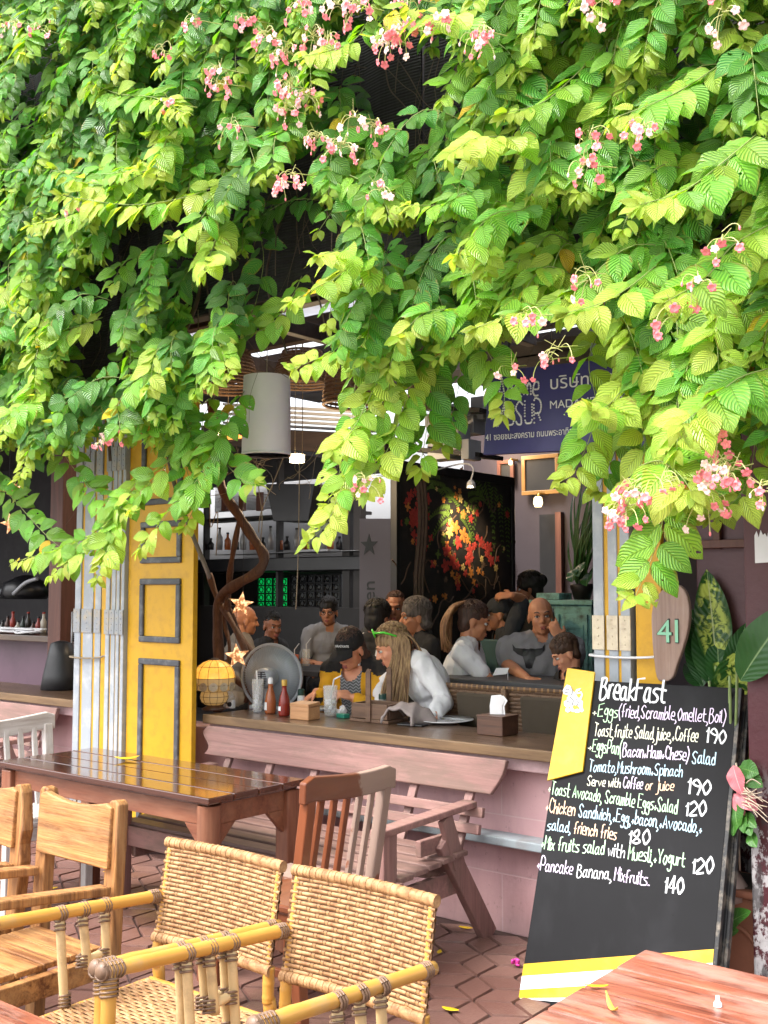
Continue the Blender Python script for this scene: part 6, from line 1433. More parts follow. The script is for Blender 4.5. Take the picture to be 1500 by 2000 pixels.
for k in range(34): z = a.z + (b.z - a.z) * k / 33; g.box(((a.x + b.x) / 2, 0, z), (b.x - a.x, .01, (b.z - a.z) / 33 * .8), (R(18), 0, 0))
g.build('slats', M_['blind_white'], T)
M_['green_glass'] = emit('green_lit_glass', (.0, .5, .09), .2, (.01, .25, .06)); M_['lattice'] = paint('pale_lattice', (.2, .22, .24), .6, .1)
def lattice(px0, py0, px1, py1, y, m, label, nx, nz):
    T = thing('lattice_window', label, 'window', W(px0, py1, y), 0, 'lattice windows behind the bar'); b = W(px1, py0, y) - Vector(T.location); g = MB(); g.box((b.x / 2, .03, b.z / 2), (b.x, .02, b.z)); g.build('glass', m, T); g = MB()
    for i in range(nx + 1): g.box((b.x * i / nx, 0, b.z / 2), (.02, .02, b.z))
    for j in range(nz + 1): g.box((b.x / 2, .004, b.z * j / nz), (b.x, .02, .018))
    for i in range(nx):
        for j in range(nz):
            q = Vector((b.x * (i + .5) / nx, -.004, b.z * (j + .5) / nz)); rr_ = min(b.x / nx, b.z / nz) * .33; g.tube([q + Vector((rr_ * math.cos(k * math.pi / 4), 0, rr_ * math.sin(k * math.pi / 4))) for k in range(9)], .007, 4, False)
    g.build('lattice', M_['dark_steel'], T)
lattice(503, 1128, 563, 1190, 8.9, M_['green_glass'], 'glowing green lattice window behind the bar', 4, 4); lattice(567, 1122, 665, 1186, 8.9, M_['lattice'], 'pale grey lattice window right of the green one', 6, 4)
g = MB(); P = W(675, 1200, 8.95); g.box((P.x - 1.2, 9.3, 1.1), (3.6, .08, 1.7)); tag(g.build('kitchen_partition', M_['darkwall']), 'dark partition wall behind the lattice windows', 'wall')
# slatted shelves and beams up under the roof
T = thing('roof_shelf', 'whitish slatted shelf under the roof behind the white cylinder lamp', 'shelf', W(630, 830, 6.2)); o0 = Vector(T.location); g = MB()
for k in range(6): a, b = W(440, 790 + 9 * k, 6.0 + .1 * k) - o0, W(730, 806 + 9 * k, 6.0 + .1 * k) - o0; g.bar(a, b, .06, .02)
g.build('slats', M_['blind_white'], T); g = MB(); a, b = W(400, 850, 6.3) - o0, W(760, 872, 6.3) - o0; g.bar(a, b, .1, .16); g.build('beam', M_['beam'], T)
T = thing('grey_duct', 'grey boxed duct under the roof right of the basket lamps', 'duct', W(680, 740, 6.4)); o0 = Vector(T.location); g = MB(); a, b = W(560, 775, 6.4) - o0, W(900, 690, 6.4) - o0; g.box(((a.x + b.x) / 2, .2, (a.z + b.z) / 2), (b.x - a.x, .4, b.z - a.z)); g.build('duct', paint('grey_duct_paint', (.1, .1, .11), .6, .15), T, bevel=.01)
T = thing('clutter_shelf', 'dark shelf cluttered with boxes under the ceiling near the sign', 'shelf', W(900, 890, 6.0)); o0 = Vector(T.location)
g = MB()
for k in range(9): px = 850 + rng.uniform(0, 100); py = rng.uniform(790, 880); a = W(px, py, 6.0 + rng.random() * .5) - o0; g = MB(); g.box(a, (rng.uniform(.05, .2), .15, rng.uniform(.06, .2))); g.build('box', M_['grey_metal'], T, bevel=.004)
g = MB(); g.bar(W(820, 880, 6.2) - o0, W(960, 892, 6.2) - o0, .3, .03); g.bar(W(840, 800, 6.2) - o0, W(960, 806, 6.2) - o0, .3, .03); g.build('board', M_['dark'], T)

# ================================================================== THE LEFT BAY
T = thing('standing_fan', 'black and grey standing fan half behind the folded doors in the left bay', 'fan', W(140, 1240, 4.9), R(145)); fan_back(T, .17, 0, M_['grey_metal']); g = MB(); g.M = Matrix.Rotation(R(90), 4, 'X'); g.lathe([(.05, 0), (.05, .1), (.02, .13)], 16); g.build('motor_housing', M_['black'], T, True); g = MB(); g.tube([(0, -.05, -.04), (0, -.02, CZ + .02 - T.location.z)], .018, 10); g.lathe([(.13, CZ - T.location.z), (.12, CZ + .02 - T.location.z), (.03, CZ + .04 - T.location.z)], 20); g.build('stand', M_['black'], T, True)
T = thing('black_cover', 'black cloth draped over a stand on the left bay counter', 'cloth', on_counter(118, 1346)); g = MB(); g.lathe([(.14, 0), (.125, .1), (.095, .24), (.075, .33), (.03, .345), (0, .35)], 14); g.build('drape', M_['black'], T, True)
M_['cable'] = M_['cable_white']; P0 = W(30, 1238, 5.25); g = MB(); pts = []
for k in range(70): a = k * .83; rr = .1 + .09 * math.sin(k * 1.7); pts.append(P0 + Vector((rr * 2.1 * math.cos(a) + .05 * math.sin(k), rr * .6 * math.sin(a), .012 + .035 * abs(math.sin(k * .61)))))
pts += [P0 + Vector((-.25, -.12, .0)), P0 + Vector((-.3, -.2, -.15))]; g.tube(catmull(pts, 4), .008, 6); tag(g.build('cable_coil', M_['cable'], None, True), 'tangled white extension cable heaped on the left bay worktop', 'cable')
cols = [(.02, .015, .012), (.06, .02, .01), (.25, .03, .02), (.4, .36, .3), (.03, .04, .03)]
for k in range(9):
    px = 5 + k * 10; P = W(px, 1222 - (k % 3), 5.45); P.z = 1.216; T = thing('condiment_bottle', ['short dark bottle', 'squat brown bottle', 'small red capped bottle'][k % 3] + ' on the left bay worktop behind the cable', 'bottle', P, 0, 'bottles on the left bay worktop')
    h = .09 + .04 * (k % 3); g = MB(); g.lathe([(.025, 0), (.027, h * .6), (.012, h * .8), (.012, h)], 10); g.build('bottle_body', paint('bottle_tint', cols[k % 5], .3, .2), T, True); g = MB(); g.lathe([(.014, h), (.014, h + .015)], 10); g.build('cap', M_['ketchup' if k % 3 == 2 else 'black'], T)
T = thing('range_hood', 'dark cooking pots and lamp on the shelf deep in the left bay', 'pots', W(50, 1170, 6.2)); g = MB(); g.lathe([(.2, 0), (.24, .05), (.22, .16), (.05, .24)], 20, (0, 0, 0)); g.lathe([(.15, 0), (.17, .12)], 18, (-.45, .1, 0)); g.build('pot', M_['dark_steel'], T, True); g = MB(); g.tube(catmull([(.1, -.2, .05), (.3, -.2, .16), (.5, -.2, .2)], 4), .02, 8); g.build('handle', M_['grey_metal'], T, True)
# ================================================================== PEOPLE
def skinm(name, col): 
    t = NT(name); v = t.coord(); c = t.mix(t.noise(v, 18, 4), mul(col, .85), mul(col, 1.12)); t.set(t.b, 'Subsurface Weight', .08); t.set(t.b, 'Subsurface Radius', (.02, .008, .005)); return t.out(c, .5)
SK = {'fair': skinm('fair_skin', (.7, .31, .185)), 'tan': skinm('tan_skin', (.53, .225, .115)), 'dark': skinm('dark_skin', (.36, .14, .072))}  # three complexions: fair, tan and dark
def cloth(name, col, var=.12): 
    t = NT(name); v = t.coord(); c = t.mix(t.noise(v, 9, 5), mul(col, 1 - var), mul(col, 1 + var)); t.bump(t.noise(v, 26, 5, .6, 1.0), .35, .012); return t.out(c, .88)
def hairm(name, c1, c2):
    t = NT(name); g_ = t.noise(t.mapped((55, 55, 5)), 1.2, 5, .6, .6); t.bump(g_, .5, .006); return t.out(t.ramp(g_, [(.35, c1), (.65, c2)]), .6)
HM = {'blonde': hairm('dark_blonde_hair', (.13, .065, .028), (.42, .27, .13)), 'brown': hairm('brown_hair', (.03, .013, .009), (.09, .04, .025)), 'black': hairm('black_hair', (.006, .005, .005), (.02, .016, .014)),
      'ginger': hairm('light_brown_hair', (.13, .055, .02), (.36, .18, .075)), 'grey': hairm('grey_brown_hair', (.05, .04, .035), (.17, .14, .12)), 'boy': hairm('short_brown_hair', (.04, .018, .01), (.11, .055, .03))}
M_['eye_white'] = paint('eye_white', (.7, .68, .65), .3, .02, bump=0); M_['iris'] = paint('dark_iris', (.012, .007, .005), .15, .1, bump=0); M_['lips'] = paint('lips', (.36, .1, .085), .5, .1, bump=0)
class Bl:
    def __init__(s): s.g = MB()
    def t(s, pts, rad, k=5):
        C = catmull(pts, k) if len(pts) > 2 else [Vector(pts[0]).lerp(Vector(pts[1]), i / 6) for i in range(7)]
        rr = [float(np.interp(i / (len(C) - 1) * (len(rad) - 1), range(len(rad)), rad)) for i in range(len(C))]
        s.g.tube(C, rr, 12); s.g.ell(C[0], rr[0], n=10, k=8); s.g.ell(C[-1], rr[-1], n=10, k=8); return s
    def e(s, c, r, rot=None): s.g.ell(c, r, rot, 14, 10); return s
    def mesh(s, voxel, smooth=3, wr=0.0, freq=14):
        o = s.g.build('blob', M_['white']); m = o.modifiers.new('r', 'REMESH'); m.mode = 'VOXEL'; m.voxel_size = voxel
        k = o.modifiers.new('s', 'SMOOTH'); k.factor = .5; k.iterations = smooth
        me = eval_mesh(o); d = o.data; bpy.data.objects.remove(o); bpy.data.meshes.remove(d)
        if wr:
            N = len(me.vertices); co = np.empty(N * 3); no = np.empty(N * 3); me.vertices.foreach_get('co', co); me.vertex_normals.foreach_get('vector', no); q = co.reshape(-1, 3)
            w_ = np.array([mnoise.noise(Vector(p_) * freq) + .6 * mnoise.noise(Vector((p_[0] * freq * 2.5, p_[1] * freq * 2.5, p_[2] * freq * .8))) for p_ in q])
            me.vertices.foreach_set('co', (q + no.reshape(-1, 3) * (w_ * wr)[:, None]).ravel()); me.update()
        me.polygons.foreach_set('use_smooth', [True] * len(me.polygons)); return me
def put(me, name, mats, parent, pick=None):
    me.materials.clear()
    for m in (mats if isinstance(mats, (list, tuple)) else [mats]): me.materials.append(m)
    if pick:
        idx = [pick(p.center) for p in me.polygons]; me.polygons.foreach_set('material_index', [max(0, i) for i in idx])
        if -1 in idx:
            bm = bmesh.new(); bm.from_mesh(me); bm.faces.ensure_lookup_table(); bmesh.ops.delete(bm, geom=[bm.faces[i] for i, q in enumerate(idx) if q == -1], context='FACES'); bm.to_mesh(me); bm.free()
    me.name = name; return link_mesh(name, me, parent)
def hand(B, w, f, n, side, curl=.5, k=1.0, point=False):
    """wrist w, finger direction f, back-of-hand normal n, side +1: thumb on the left of f seen from the back"""
    w = Vector(w); f = Vector(f).normalized(); n = Vector(n); n = (n - f * n.dot(f)).normalized(); s = n.cross(f) * side
    M3 = Matrix((f, n.cross(f), n)).transposed(); B.e(w + f * .048 * k, (.05 * k, .04 * k, .016 * k), M3)
    for i, (L, o) in enumerate(((.07, .03), (.08, .01), (.074, -.01), (.058, -.029))):
        c = curl * (1 + .12 * i) if not (point and i == 0) else .08
        b = w + f * (.088 - .004 * i * i * .5) * k + s * o * k; d1 = (f * math.cos(c * .7) - n * math.sin(c * .7)); d2 = (f * math.cos(c * 1.7) - n * math.sin(c * 1.7)); d3 = (f * math.cos(c * 2.5) - n * math.sin(c * 2.5))
        p1 = b + d1 * L * .45 * k; p2 = p1 + d2 * L * .32 * k; B.g.tube([b - f * .01 * k, b, p1, p2, p2 + d3 * L * .24 * k], [.009 * k, .009 * k, .0082 * k, .0076 * k, .006 * k], 8)
    a = w + f * .022 * k + s * .03 * k; B.g.tube([a - s * .008, a + (f * .6 + s * .75) * .032 * k, a + (f * .95 + s * .6 - n * curl * .4) * .06 * k], [.012 * k, .0105 * k, .0075 * k], 8)
def person(label, head, yaw, hyaw=0, pitch=0, roll=0, lean=8, sw=.17, k=1.0, skin='fair', arms=(None, None), hands=None, top=None, sleeve=1.0, hair=None, name='person', features=True, chest=1.0, floor=.28, point=None, nk=(-.03, 0, -.135)):
    """head: world place of the head centre. yaw: where the body faces (degrees from +x). Local axes: +x forward, +y left, +z up; origin at the head centre"""
    T = thing(name, label, 'person', head, R(yaw)); Ti = (Matrix.Translation(T.location) @ Matrix.Rotation(R(yaw), 4, 'Z')).inverted()
    L = lambda p: Ti @ Vector(p)
    HMx = Matrix.Rotation(R(hyaw), 4, 'Z') @ Matrix.Rotation(R(pitch), 4, 'Y') @ Matrix.Rotation(R(roll), 4, 'X') @ Matrix.Scale(k, 4)
    H = lambda x, y, z: HMx @ Vector((x, y, z)); q3 = HMx.to_3x3().normalized(); r3 = lambda *a: tuple(v * k for v in a)
    ax = Vector((-math.sin(R(lean)), 0, -math.cos(R(lean)))); nb = Vector(nk) * k; sh = [nb + ax * .055 * k + Vector((0, s * sw * k, 0)) for s in (1, -1)]
    pel = nb + ax * .5 * k; flz = floor - T.location.z
    B = Bl()
    B.e(H(-.008, 0, .03), r3(.098, .077, .087), q3).e(H(.03, 0, -.03), r3(.062, .061, .085), q3).e(H(.028, 0, -.074), r3(.056, .05, .042), q3).e(H(.066, 0, -.093), r3(.022, .024, .018), q3)
    B.t([H(.088, 0, .012), H(.108, 0, -.028)], [.009 * k, .0145 * k]); B.e(H(.1, .011, -.032), r3(.01, .008, .007), q3).e(H(.1, -.011, -.032), r3(.01, .008, .007), q3)
    B.t([H(.083, -.034, .023), H(.09, 0, .024), H(.083, .034, .023)], [.011 * k] * 3)
    for s in (1, -1): B.e(H(.056, s * .036, -.03), r3(.028, .024, .026), q3).e(H(-.004, s * .077, -.015), r3(.019, .008, .032), q3)
    B.e(H(.086, 0, -.062), r3(.012, .022, .009), q3).e(H(.084, 0, -.075), r3(.012, .019, .008), q3)
    B.t([H(-.02, 0, -.06), nb + ax * .03], [.052 * k, .06 * k])
    torso = [(nb + ax * .16 * k + Vector((.005, 0, 0)), (.108 * k * chest, sw * .93 * k, .15 * k)), (nb + ax * .34 * k + Vector((.01, 0, 0)), (.11 * k * chest, sw * .84 * k, .15 * k)), (pel, (.125 * k, sw * .98 * k, .12 * k))]
    A3 = Matrix.Rotation(R(lean), 3, 'Y')
    for c_, r_ in torso: B.e(c_, r_, A3)
    B.t([sh[0], nb + ax * .02, sh[1]], [.055 * k, .062 * k, .055 * k])
    AR = []
    for i, s in ((0, 1), (1, -1)):
        a = arms[i]
        if a is None: e = sh[i] + Vector((.06, s * .05, -.27)) * k; w = e + Vector((.21, -s * .06, .02)) * k
        else: e, w = L(a[0]), L(a[1])
        AR.append((sh[i], e, w)); B.t([sh[i], sh[i].lerp(e, .5), e], [.052 * k, .046 * k, .038 * k]); B.t([e, e.lerp(w, .35), w], [.039 * k, .04 * k, .027 * k])
        hd = (hands or {}).get(i); f = (w - e).normalized() if hd is None else (L(hd[0]) - w)
        n_ = Vector((0, 0, 1)) if hd is None or len(hd) < 2 else Ti.to_3x3() @ Vector(hd[1])
        hand(B, w, f, n_, -s if s > 0 else 1, .55 if hd is None or len(hd) < 3 else hd[2], k, point == i)
    hips = [pel + Vector((.02, s * .09 * k, -.02)) for s in (1, -1)]; legs = []
    for i, s in ((0, 1), (1, -1)):
        kn = hips[i] + Vector((.40 * k, s * .05, .0)); kn.z = max(kn.z, flz + .42 * k); an = Vector((kn.x - .03, kn.y, flz + .08)); legs.append((hips[i], kn, an)); B.t([hips[i], kn], [.085 * k, .058 * k]); B.t([kn, an], [.055 * k, .038 * k]); B.t([an, an + Vector((.14 * k, 0, -.045))], [.042 * k, .032 * k])
    put(B.mesh(.0065 if k > .9 else .006, 3), 'body', SK[skin], T)
    if features:
        for s in (1, -1):
            g = MB(); g.ell(H(.079, s * .031, .001), r3(.013, .0135, .0085), q3, 10, 8, 0); g.ell(H(.088, s * .031, .0005), r3(.0055, .0065, .0065), q3, 8, 6, 1); g.tube([H(.088, s * (.031 - .016), .003), H(.0925, s * .031, .0095), H(.084, s * (.031 + .016), .003)], .0022 * k, 5, m=1); g.build('eye', [M_['eye_white'], M_['iris']], T, True)
            g = MB(); g.tube(catmull([H(.0955, s * .014, .023), H(.095, s * .032, .031), H(.084, s * .048, .025)], 3), [.0032 * k] * 6 + [.0022 * k], 5); g.build('eyebrow', HM['black'] if hair in (None, 'black') else HM[hair], T, True)
        g = MB(); g.ell(H(.095, 0, -.063), r3(.006, .021, .0048), q3); g.ell(H(.0935, 0, -.0745), r3(.0065, .018, .0058), q3); g.build('lips', M_['lips'], T, True)
    if top:
        mats, pick = top[0], (top[1] if len(top) > 1 else None); B = Bl(); gw = .014 * k
        for c_, r_ in torso: B.e(c_, tuple(v + gw for v in r_), A3)
        B.t([sh[0], nb + ax * .018 * k, sh[1]], [.064 * k, .075 * k, .064 * k])
        for s0, e, w in AR:
            if sleeve <= 1: B.t([s0, s0.lerp(e, sleeve * .5), s0.lerp(e, sleeve)], [.066 * k, .064 * k, .062 * k])
            else: B.t([s0, s0.lerp(e, .5), e], [.066 * k, .06 * k, .054 * k]); B.t([e, e.lerp(w, .4), e.lerp(w, (sleeve - 1))], [.054 * k, .052 * k, .042 * k])
        nq = nb - (ax * .01)
        def pk(c, pick=pick):
            if (Vector((c.x, c.y, 0)) - Vector((nq.x + .012, nq.y, 0))).length < .066 * k and c.z > nb.z - .045 * k: return -1
            return pick(c - nb) if pick else 0
        put(B.mesh(.009, 3, .013 * k, 11), 'shirt', mats, T, pk)
    B = Bl(); B.e(pel + Vector((0, 0, -.02)), (.14 * k, sw * 1.06 * k, .12 * k))
    for h, kn, an in legs: B.t([h, kn], [.1 * k, .072 * k]); B.t([kn, an], [.07 * k, .055 * k])
    put(B.mesh(.012, 3, .005), 'trousers', CLO['dark'], T)
    return T, H, q3, (nb, ax, sh, L)
CLO = {k: cloth(k + '_cloth', c) for k, c in dict(dark=(.02, .02, .024), white=(.8, .8, .83), grey=(.23, .225, .24), black=(.012, .011, .012), yellow=(.66, .33, .012), beige=(.2, .17, .14), charcoal=(.035, .037, .042), lightgrey=(.3, .3, .32)).items()}
def hair_cap(T, H, q3, mat, extra=(), back=1.0, front=.06, k=1.0, name='hair', top=.006):
    B = Bl(); B.e(H(-.013, 0, .047), ((.1 + top) * k, (.08 + top) * k, (.088 + top) * k), q3)
    if back: B.e(H(-.05, 0, -.015), (.056 * back * k, .077 * k, .082 * back * k), q3)
    for c_, r_ in extra: B.e(H(*c_), tuple(v * k for v in r_), q3)
    o = put(B.mesh(.008, 3, .004, 30), name, mat, T); g = MB()
    for i in range(110):                       # loose strands over the cap of hair
        az = rng.uniform(-math.pi, math.pi); p0 = rng.uniform(.05, .9); p1 = p0 + rng.uniform(.5, .9)
        lim = 1.0 if abs(az) < .9 else (1.5 if abs(az) < 1.5 else 2.1)
        pts = []
        for j in range(6):
            f = min(p0 + (p1 - p0) * j / 5, lim); q = 1.015 + .03 * rng.random(); a = az + .25 * math.sin(j + i)
            pts.append(H(-.013 + (.1 + top) * q * math.sin(f) * math.cos(a) * (1 if math.cos(a) > 0 else .98), (.08 + top) * q * math.sin(f) * math.sin(a), .047 + (.088 + top) * q * math.cos(f)))
        g.tube(pts, [.0042 * k, .0042 * k, .0042 * k, .0038 * k, .003 * k, .001 * k], 5)
    g.build('hair_strands', mat, T, True); return o
def strands(T, mat, roots, n, r=.006, name='hair_length'):
    """roots: function(i) -> list of local points"""
    g = MB()
    for i in range(n): C = catmull(roots(i / max(1, n - 1)), 5); m = len(C); g.tube(C, [r * (1.0 if j < m * .7 else 1.0 - .8 * (j - m * .7) / (m * .3)) for j in range(m)], 6)
    return g.build(name, mat, T, True)
def cap(T, H, q3, mat, k=1.0, brim=.095):
    B = Bl(); B.e(H(-.012, 0, .05), (.106 * k, .087 * k, .085 * k), q3); me = B.mesh(.007, 3); o = put(me, 'cap', mat, T, lambda c: 0)
    g = MB(); n = 12; vs = []
    for z in (.036, .03):
        for i in range(n + 1):
            a = -R(68) + R(136) * i / n
            for rr in (.0, 1.0): vs.append(H(.045 + (.04 + brim * rr) * math.cos(a), (.075 + .012 * rr) * math.sin(a), z + .004 - .022 * rr * (1 + .5 * abs(math.sin(a)))))
    m = 2 * (n + 1); fs = []
    for i in range(n): a = 2 * i; fs += [(a, a + 1, a + 3, a + 2), (a + m, a + 2 + m, a + 3 + m, a + 1 + m), (a + 1, a + 1 + m, a + 3 + m, a + 3)]
    g.add(vs, fs); g.build('brim', mat, o, True); return o

# --- the woman in the yellow and black jacket
def jacket(c):                       # c from the neck base
    dn = -(c.x * .2 + c.z * .98)      # how far down the torso
    if c.x > .0 and abs(c.y) < .062 + dn * .05 and dn < .55:
        if dn < .03 + .07 * (1 - (abs(c.y) / .07) ** 2): return -1
        return 2
    if abs(c.y) > .07 and dn < .055 + (.03 if c.x < .0 else 0): return 1
    if dn < .03: return 1
    if c.x > .2 and dn > .16: return 1
    return 0
t = NT('zigzag_knit'); v = t.coord(); sp = t.n('SeparateXYZ', Vector=v); zg = t.math('SINE', t.math('ADD', t.math('MULTIPLY', sp.outputs[2], 330.0), t.math('MULTIPLY', t.math('PINGPONG', sp.outputs[1], .018), 260.0))); M_['knit'] = t.out(t.ramp(zg, [(.2, (.09, .095, .105)), (.8, (.3, .31, .34))]), .9)
hd = W(684, 1268, 5.02)
T, H, q3, (nb, ax, sh, L) = person('woman in yellow and black jacket and black cap, looking down at her plate', hd, -72, hyaw=-14, pitch=26, lean=14, sw=.17, nk=(-.085, 0, -.075), skin='fair', arms=((W(742, 1388, 4.93), W(690, 1363, 4.84)), (W(640, 1385, 4.95), W(618, 1352, 4.86))), hands={0: (W(655, 1352, 4.77), (.2, -.3, .9), .7), 1: (W(598, 1366, 4.8), (-.2, -.2, .9), .8)}, top=([CLO['yellow'], CLO['black'], M_['knit']], jacket), sleeve=1.85, hair='brown')
hair_cap(T, H, q3, HM['brown'], [((-.07, -.03, -.07), (.045, .04, .05)), ((-.06, .045, -.075), (.045, .04, .05))], 1.05, top=-.002); c0 = cap(T, H, q3, CLO['black'])
font_mesh('cap_lettering', 'GRADUATE', M_['white'], HMF := (Matrix.Translation(H(.091, -.034, .062)) @ (q3.to_4x4()) @ Matrix.Rotation(R(90), 4, 'Z') @ Matrix.Rotation(R(72), 4, 'X')), .02, c0, .001)
B = Bl(); C = [nb + Vector((.062 * math.cos(a) + .02, .062 * math.sin(a), .0 - .03 * math.cos(a))) for a in [2 * math.pi * i / 30 for i in range(30)]]; g = MB()
for c_ in C: g.ell(c_, .0062, n=7, k=5)
g.build('necklace', M_['china'], T, True)
# --- the blonde woman
hd = W(768, 1262, 4.98)
T, H, q3, (nb, ax, sh, L) = person('long haired blonde woman in white shirt bending over the counter, green sunglasses on her head', hd, -132, hyaw=-8, pitch=24, lean=30, sw=.175, nk=(-.12, 0, -.06), skin='fair', arms=((W(868, 1368, 5.0), W(846, 1398, 4.8)), (W(745, 1345, 5.05), W(742, 1392, 4.86))), top=([CLO['white']],), sleeve=1.9, hair='ginger', chest=1.1)
hair_cap(T, H, q3, HM['blonde'], [], 1.0, top=.004)
def front_lock(f):
    a = rng.random(); s = Vector(H(.03 - .1 * f + rng.uniform(-.01, .01), .055 + .03 * math.sin(f * 3), .09 - .05 * abs(f - .4))); m = Vector(H(.02 - .11 * f, .096, -.03)); e = Vector((.09 - .15 * f, .12 + rng.uniform(-.02, .03), -.27 + rng.uniform(-.03, .03))); return [s, m, e, e + Vector((.02 + rng.uniform(-.03, .03), -.01 + rng.uniform(-.02, .02), -.17 + rng.uniform(-.05, .05)))]
def back_lock(f):
    s = Vector(H(-.05 - .05 * f, .06 * math.cos(f * 3.1), .08)); m = Vector(H(-.12, .075 * math.cos(f * 3.1), -.03)); e = Vector((-.2 - .05 * rng.random(), .12 * math.cos(f * 3.1) + .02, -.27)); return [s, m, e, e + Vector((-.07 + rng.uniform(-.03, .03), rng.uniform(-.02, .03), -.24 + rng.uniform(-.06, .04)))]
strands(T, HM['blonde'], front_lock, 190, .0046); strands(T, HM['brown'], back_lock, 130, .0055); strands(T, HM['blonde'], lambda f: [p + Vector((-.012, .012, -.005)) for p in back_lock(f * .5)], 50, .0045)
M_['lime'] = paint('lime_plastic', (.12, .75, .06), .3, .05, bump=0); M_['lens'] = paint('dark_lens', (.01, .03, .015), .1, .1, bump=0)
S_ = thing('sunglasses', 'lime green sunglasses pushed up on the head of the blonde woman', 'sunglasses', T.location, T.rotation_euler.z); g = MB(); n_ = MB()
for s in (1, -1):
    g.tube([H(.075, s * .03 + .034 * math.cos(a), .115 + .022 * math.sin(a)) for a in [2 * math.pi * i / 14 for i in range(15)]], .0055, 6, False); g.tube([H(.075, s * .066, .118), H(.02, s * .092, .1), H(-.04, s * .094, .05)], .006, 6); n_.ell(H(.075, s * .032, .115), (.005, .03, .019), q3)
g.build('spectacle_frame', M_['lime'], S_, True); n_.build('lens', M_['lens'], S_, True)
# --- woman with a ponytail, from behind
hd = W(925, 1214, 5.75)
T, H, q3, (nb, ax, sh, L) = person('woman with light brown ponytail in white T-shirt, sitting with her back turned', hd, 22, hyaw=12, pitch=12, lean=14, sw=.175, skin='tan', arms=(None, (W(955, 1330, 5.6), W(985, 1345, 5.75))), top=([CLO['white'], CLO['black']],), sleeve=.75, hair='brown', chest=1.08)
hair_cap(T, H, q3, HM['brown'], [], .95, top=.002)
strands(T, HM['ginger'], lambda f: [H(-.075, (f - .5) * .05, .115), H(-.14 - .02 * math.sin(f * 5), (f - .5) * .12, .06), Vector(H(-.165 - .03 * math.sin(f * 9), (f - .5) * .17, -.07)), Vector(H(-.13 + rng.uniform(-.03, .03), (f - .5) * .17, -.2 + rng.uniform(-.03, .03)))], 90, .0095, 'ponytail')
PONY = (T, (nb + ax * .09).z)
# --- bald man on the phone
hd = W(1056, 1203, 5.95)
T, H, q3, (nb, ax, sh, L) = person('bald man in grey bull print T-shirt holding a phone to his ear', hd, -56, hyaw=2, pitch=2, roll=4, lean=2, sw=.215, skin='tan', arms=((W(1120, 1300, 5.72), W(1092, 1246, 5.82)), (W(988, 1295, 5.86), W(1030, 1326, 5.62))), hands={0: (W(1079, 1216, 5.84), (.75, -.6, .1), .55), 1: (W(1050, 1328, 5.55), (0, 0, 1), .35)}, top=([CLO['grey']],), sleeve=.8, hair=None, chest=1.18, point=0)
from mathutils.bvhtree import BVHTree
def printed(T, polys, cx, cz, sgn, name):
    """a flat print laid on the shirt: polys in (across, up), dropped onto the cloth along local x"""
    sm = [c for c in kids(T) if c.name.startswith('shirt')][0].data; bvh = BVHTree.FromPolygons([v.co for v in sm.vertices], [list(p.vertices) for p in sm.polygons])
    bm_ = bmesh.new()
    for pl in polys: bm_.faces.new([bm_.verts.new((0, x, z)) for x, z in pl])
    bmesh.ops.triangulate(bm_, faces=bm_.faces[:]); bmesh.ops.subdivide_edges(bm_, edges=bm_.edges[:], cuts=4, use_grid_fill=True)
    for v_ in bm_.verts:
        y, z = cx + v_.co.y, cz + v_.co.z; hit = bvh.ray_cast(Vector((sgn, y, z)), Vector((-sgn, 0, 0)))
        v_.co = (hit[0] + Vector((sgn * .003, 0, 0))) if hit[0] else Vector((0, y, z))
    me = bpy.data.meshes.new(name); bm_.to_mesh(me); bm_.free(); me.materials.append(M_['black']); o = link_mesh(name, me, T); o.modifiers.new('thickness', 'SOLIDIFY').thickness = .004
bull = [(-.02, -.09), (-.03, -.05), (-.04, -.02), (-.075, -.005), (-.1, .02), (-.105, .06), (-.085, .035), (-.04, .03), (0, .022), (.04, .03), (.085, .035), (.105, .06), (.1, .02), (.075, -.005), (.04, -.02), (.03, -.05), (.02, -.09), (0, -.097)]
printed(T, [[(x * .95, z * .95) for x, z in bull]], L(W(1034, 1278, 5.78)).y, L(W(1034, 1278, 5.78)).z, 1, 'shirt_print')
printed(PONY[0], [[(-.035, -.012), (-.012, .012), (-.02, .026), (0, .014), (.0, -.008), (-.014, -.005)], [(.006, -.014), (.034, -.007), (.04, .018), (.024, .008), (.016, .024), (.006, .01)]], 0, PONY[1] - .02, -1, 'shirt_print')
F_ = thing('mobile_phone', 'dark phone held to the ear of the bald man', 'phone', W(1083, 1212, 5.9), R(-56)); g = MB(); g.box((0, 0, 0), (.07, .01, .14), (R(8), R(20), R(0))); g.build('phone_body', M_['black'], F_, bevel=.004)
# --- boy
hd = W(1106, 1276, 5.62)
T, H, q3, _ = person('boy with short brown hair in black T-shirt, head bent down beside the bald man', hd, -128, hyaw=-8, pitch=28, lean=10, sw=.15, k=.84, skin='fair', top=([CLO['black']],), sleeve=.7, hair='boy', floor=.28)
hair_cap(T, H, q3, HM['boy'], [((.03, 0, .085), (.06, .065, .035))], .8, k=.84, top=.004)
# --- man in cap with raised arm
hd = W(975, 1200, 6.75)
T, H, q3, _ = person('man in profile wearing a dark cap, one hand raised on top of it', hd, -140, hyaw=-6, pitch=4, lean=4, sw=.2, skin='tan', arms=((W(1022, 1172, 6.85), W(1000, 1163, 6.7)), None), hands={0: (W(962, 1163, 6.66), (.3, -.6, .75), .45)}, top=([CLO['charcoal']],), sleeve=.85, hair='black')
cap(T, H, q3, CLO['charcoal']); hair_cap(T, H, q3, HM['black'], [], .8, top=-.012)
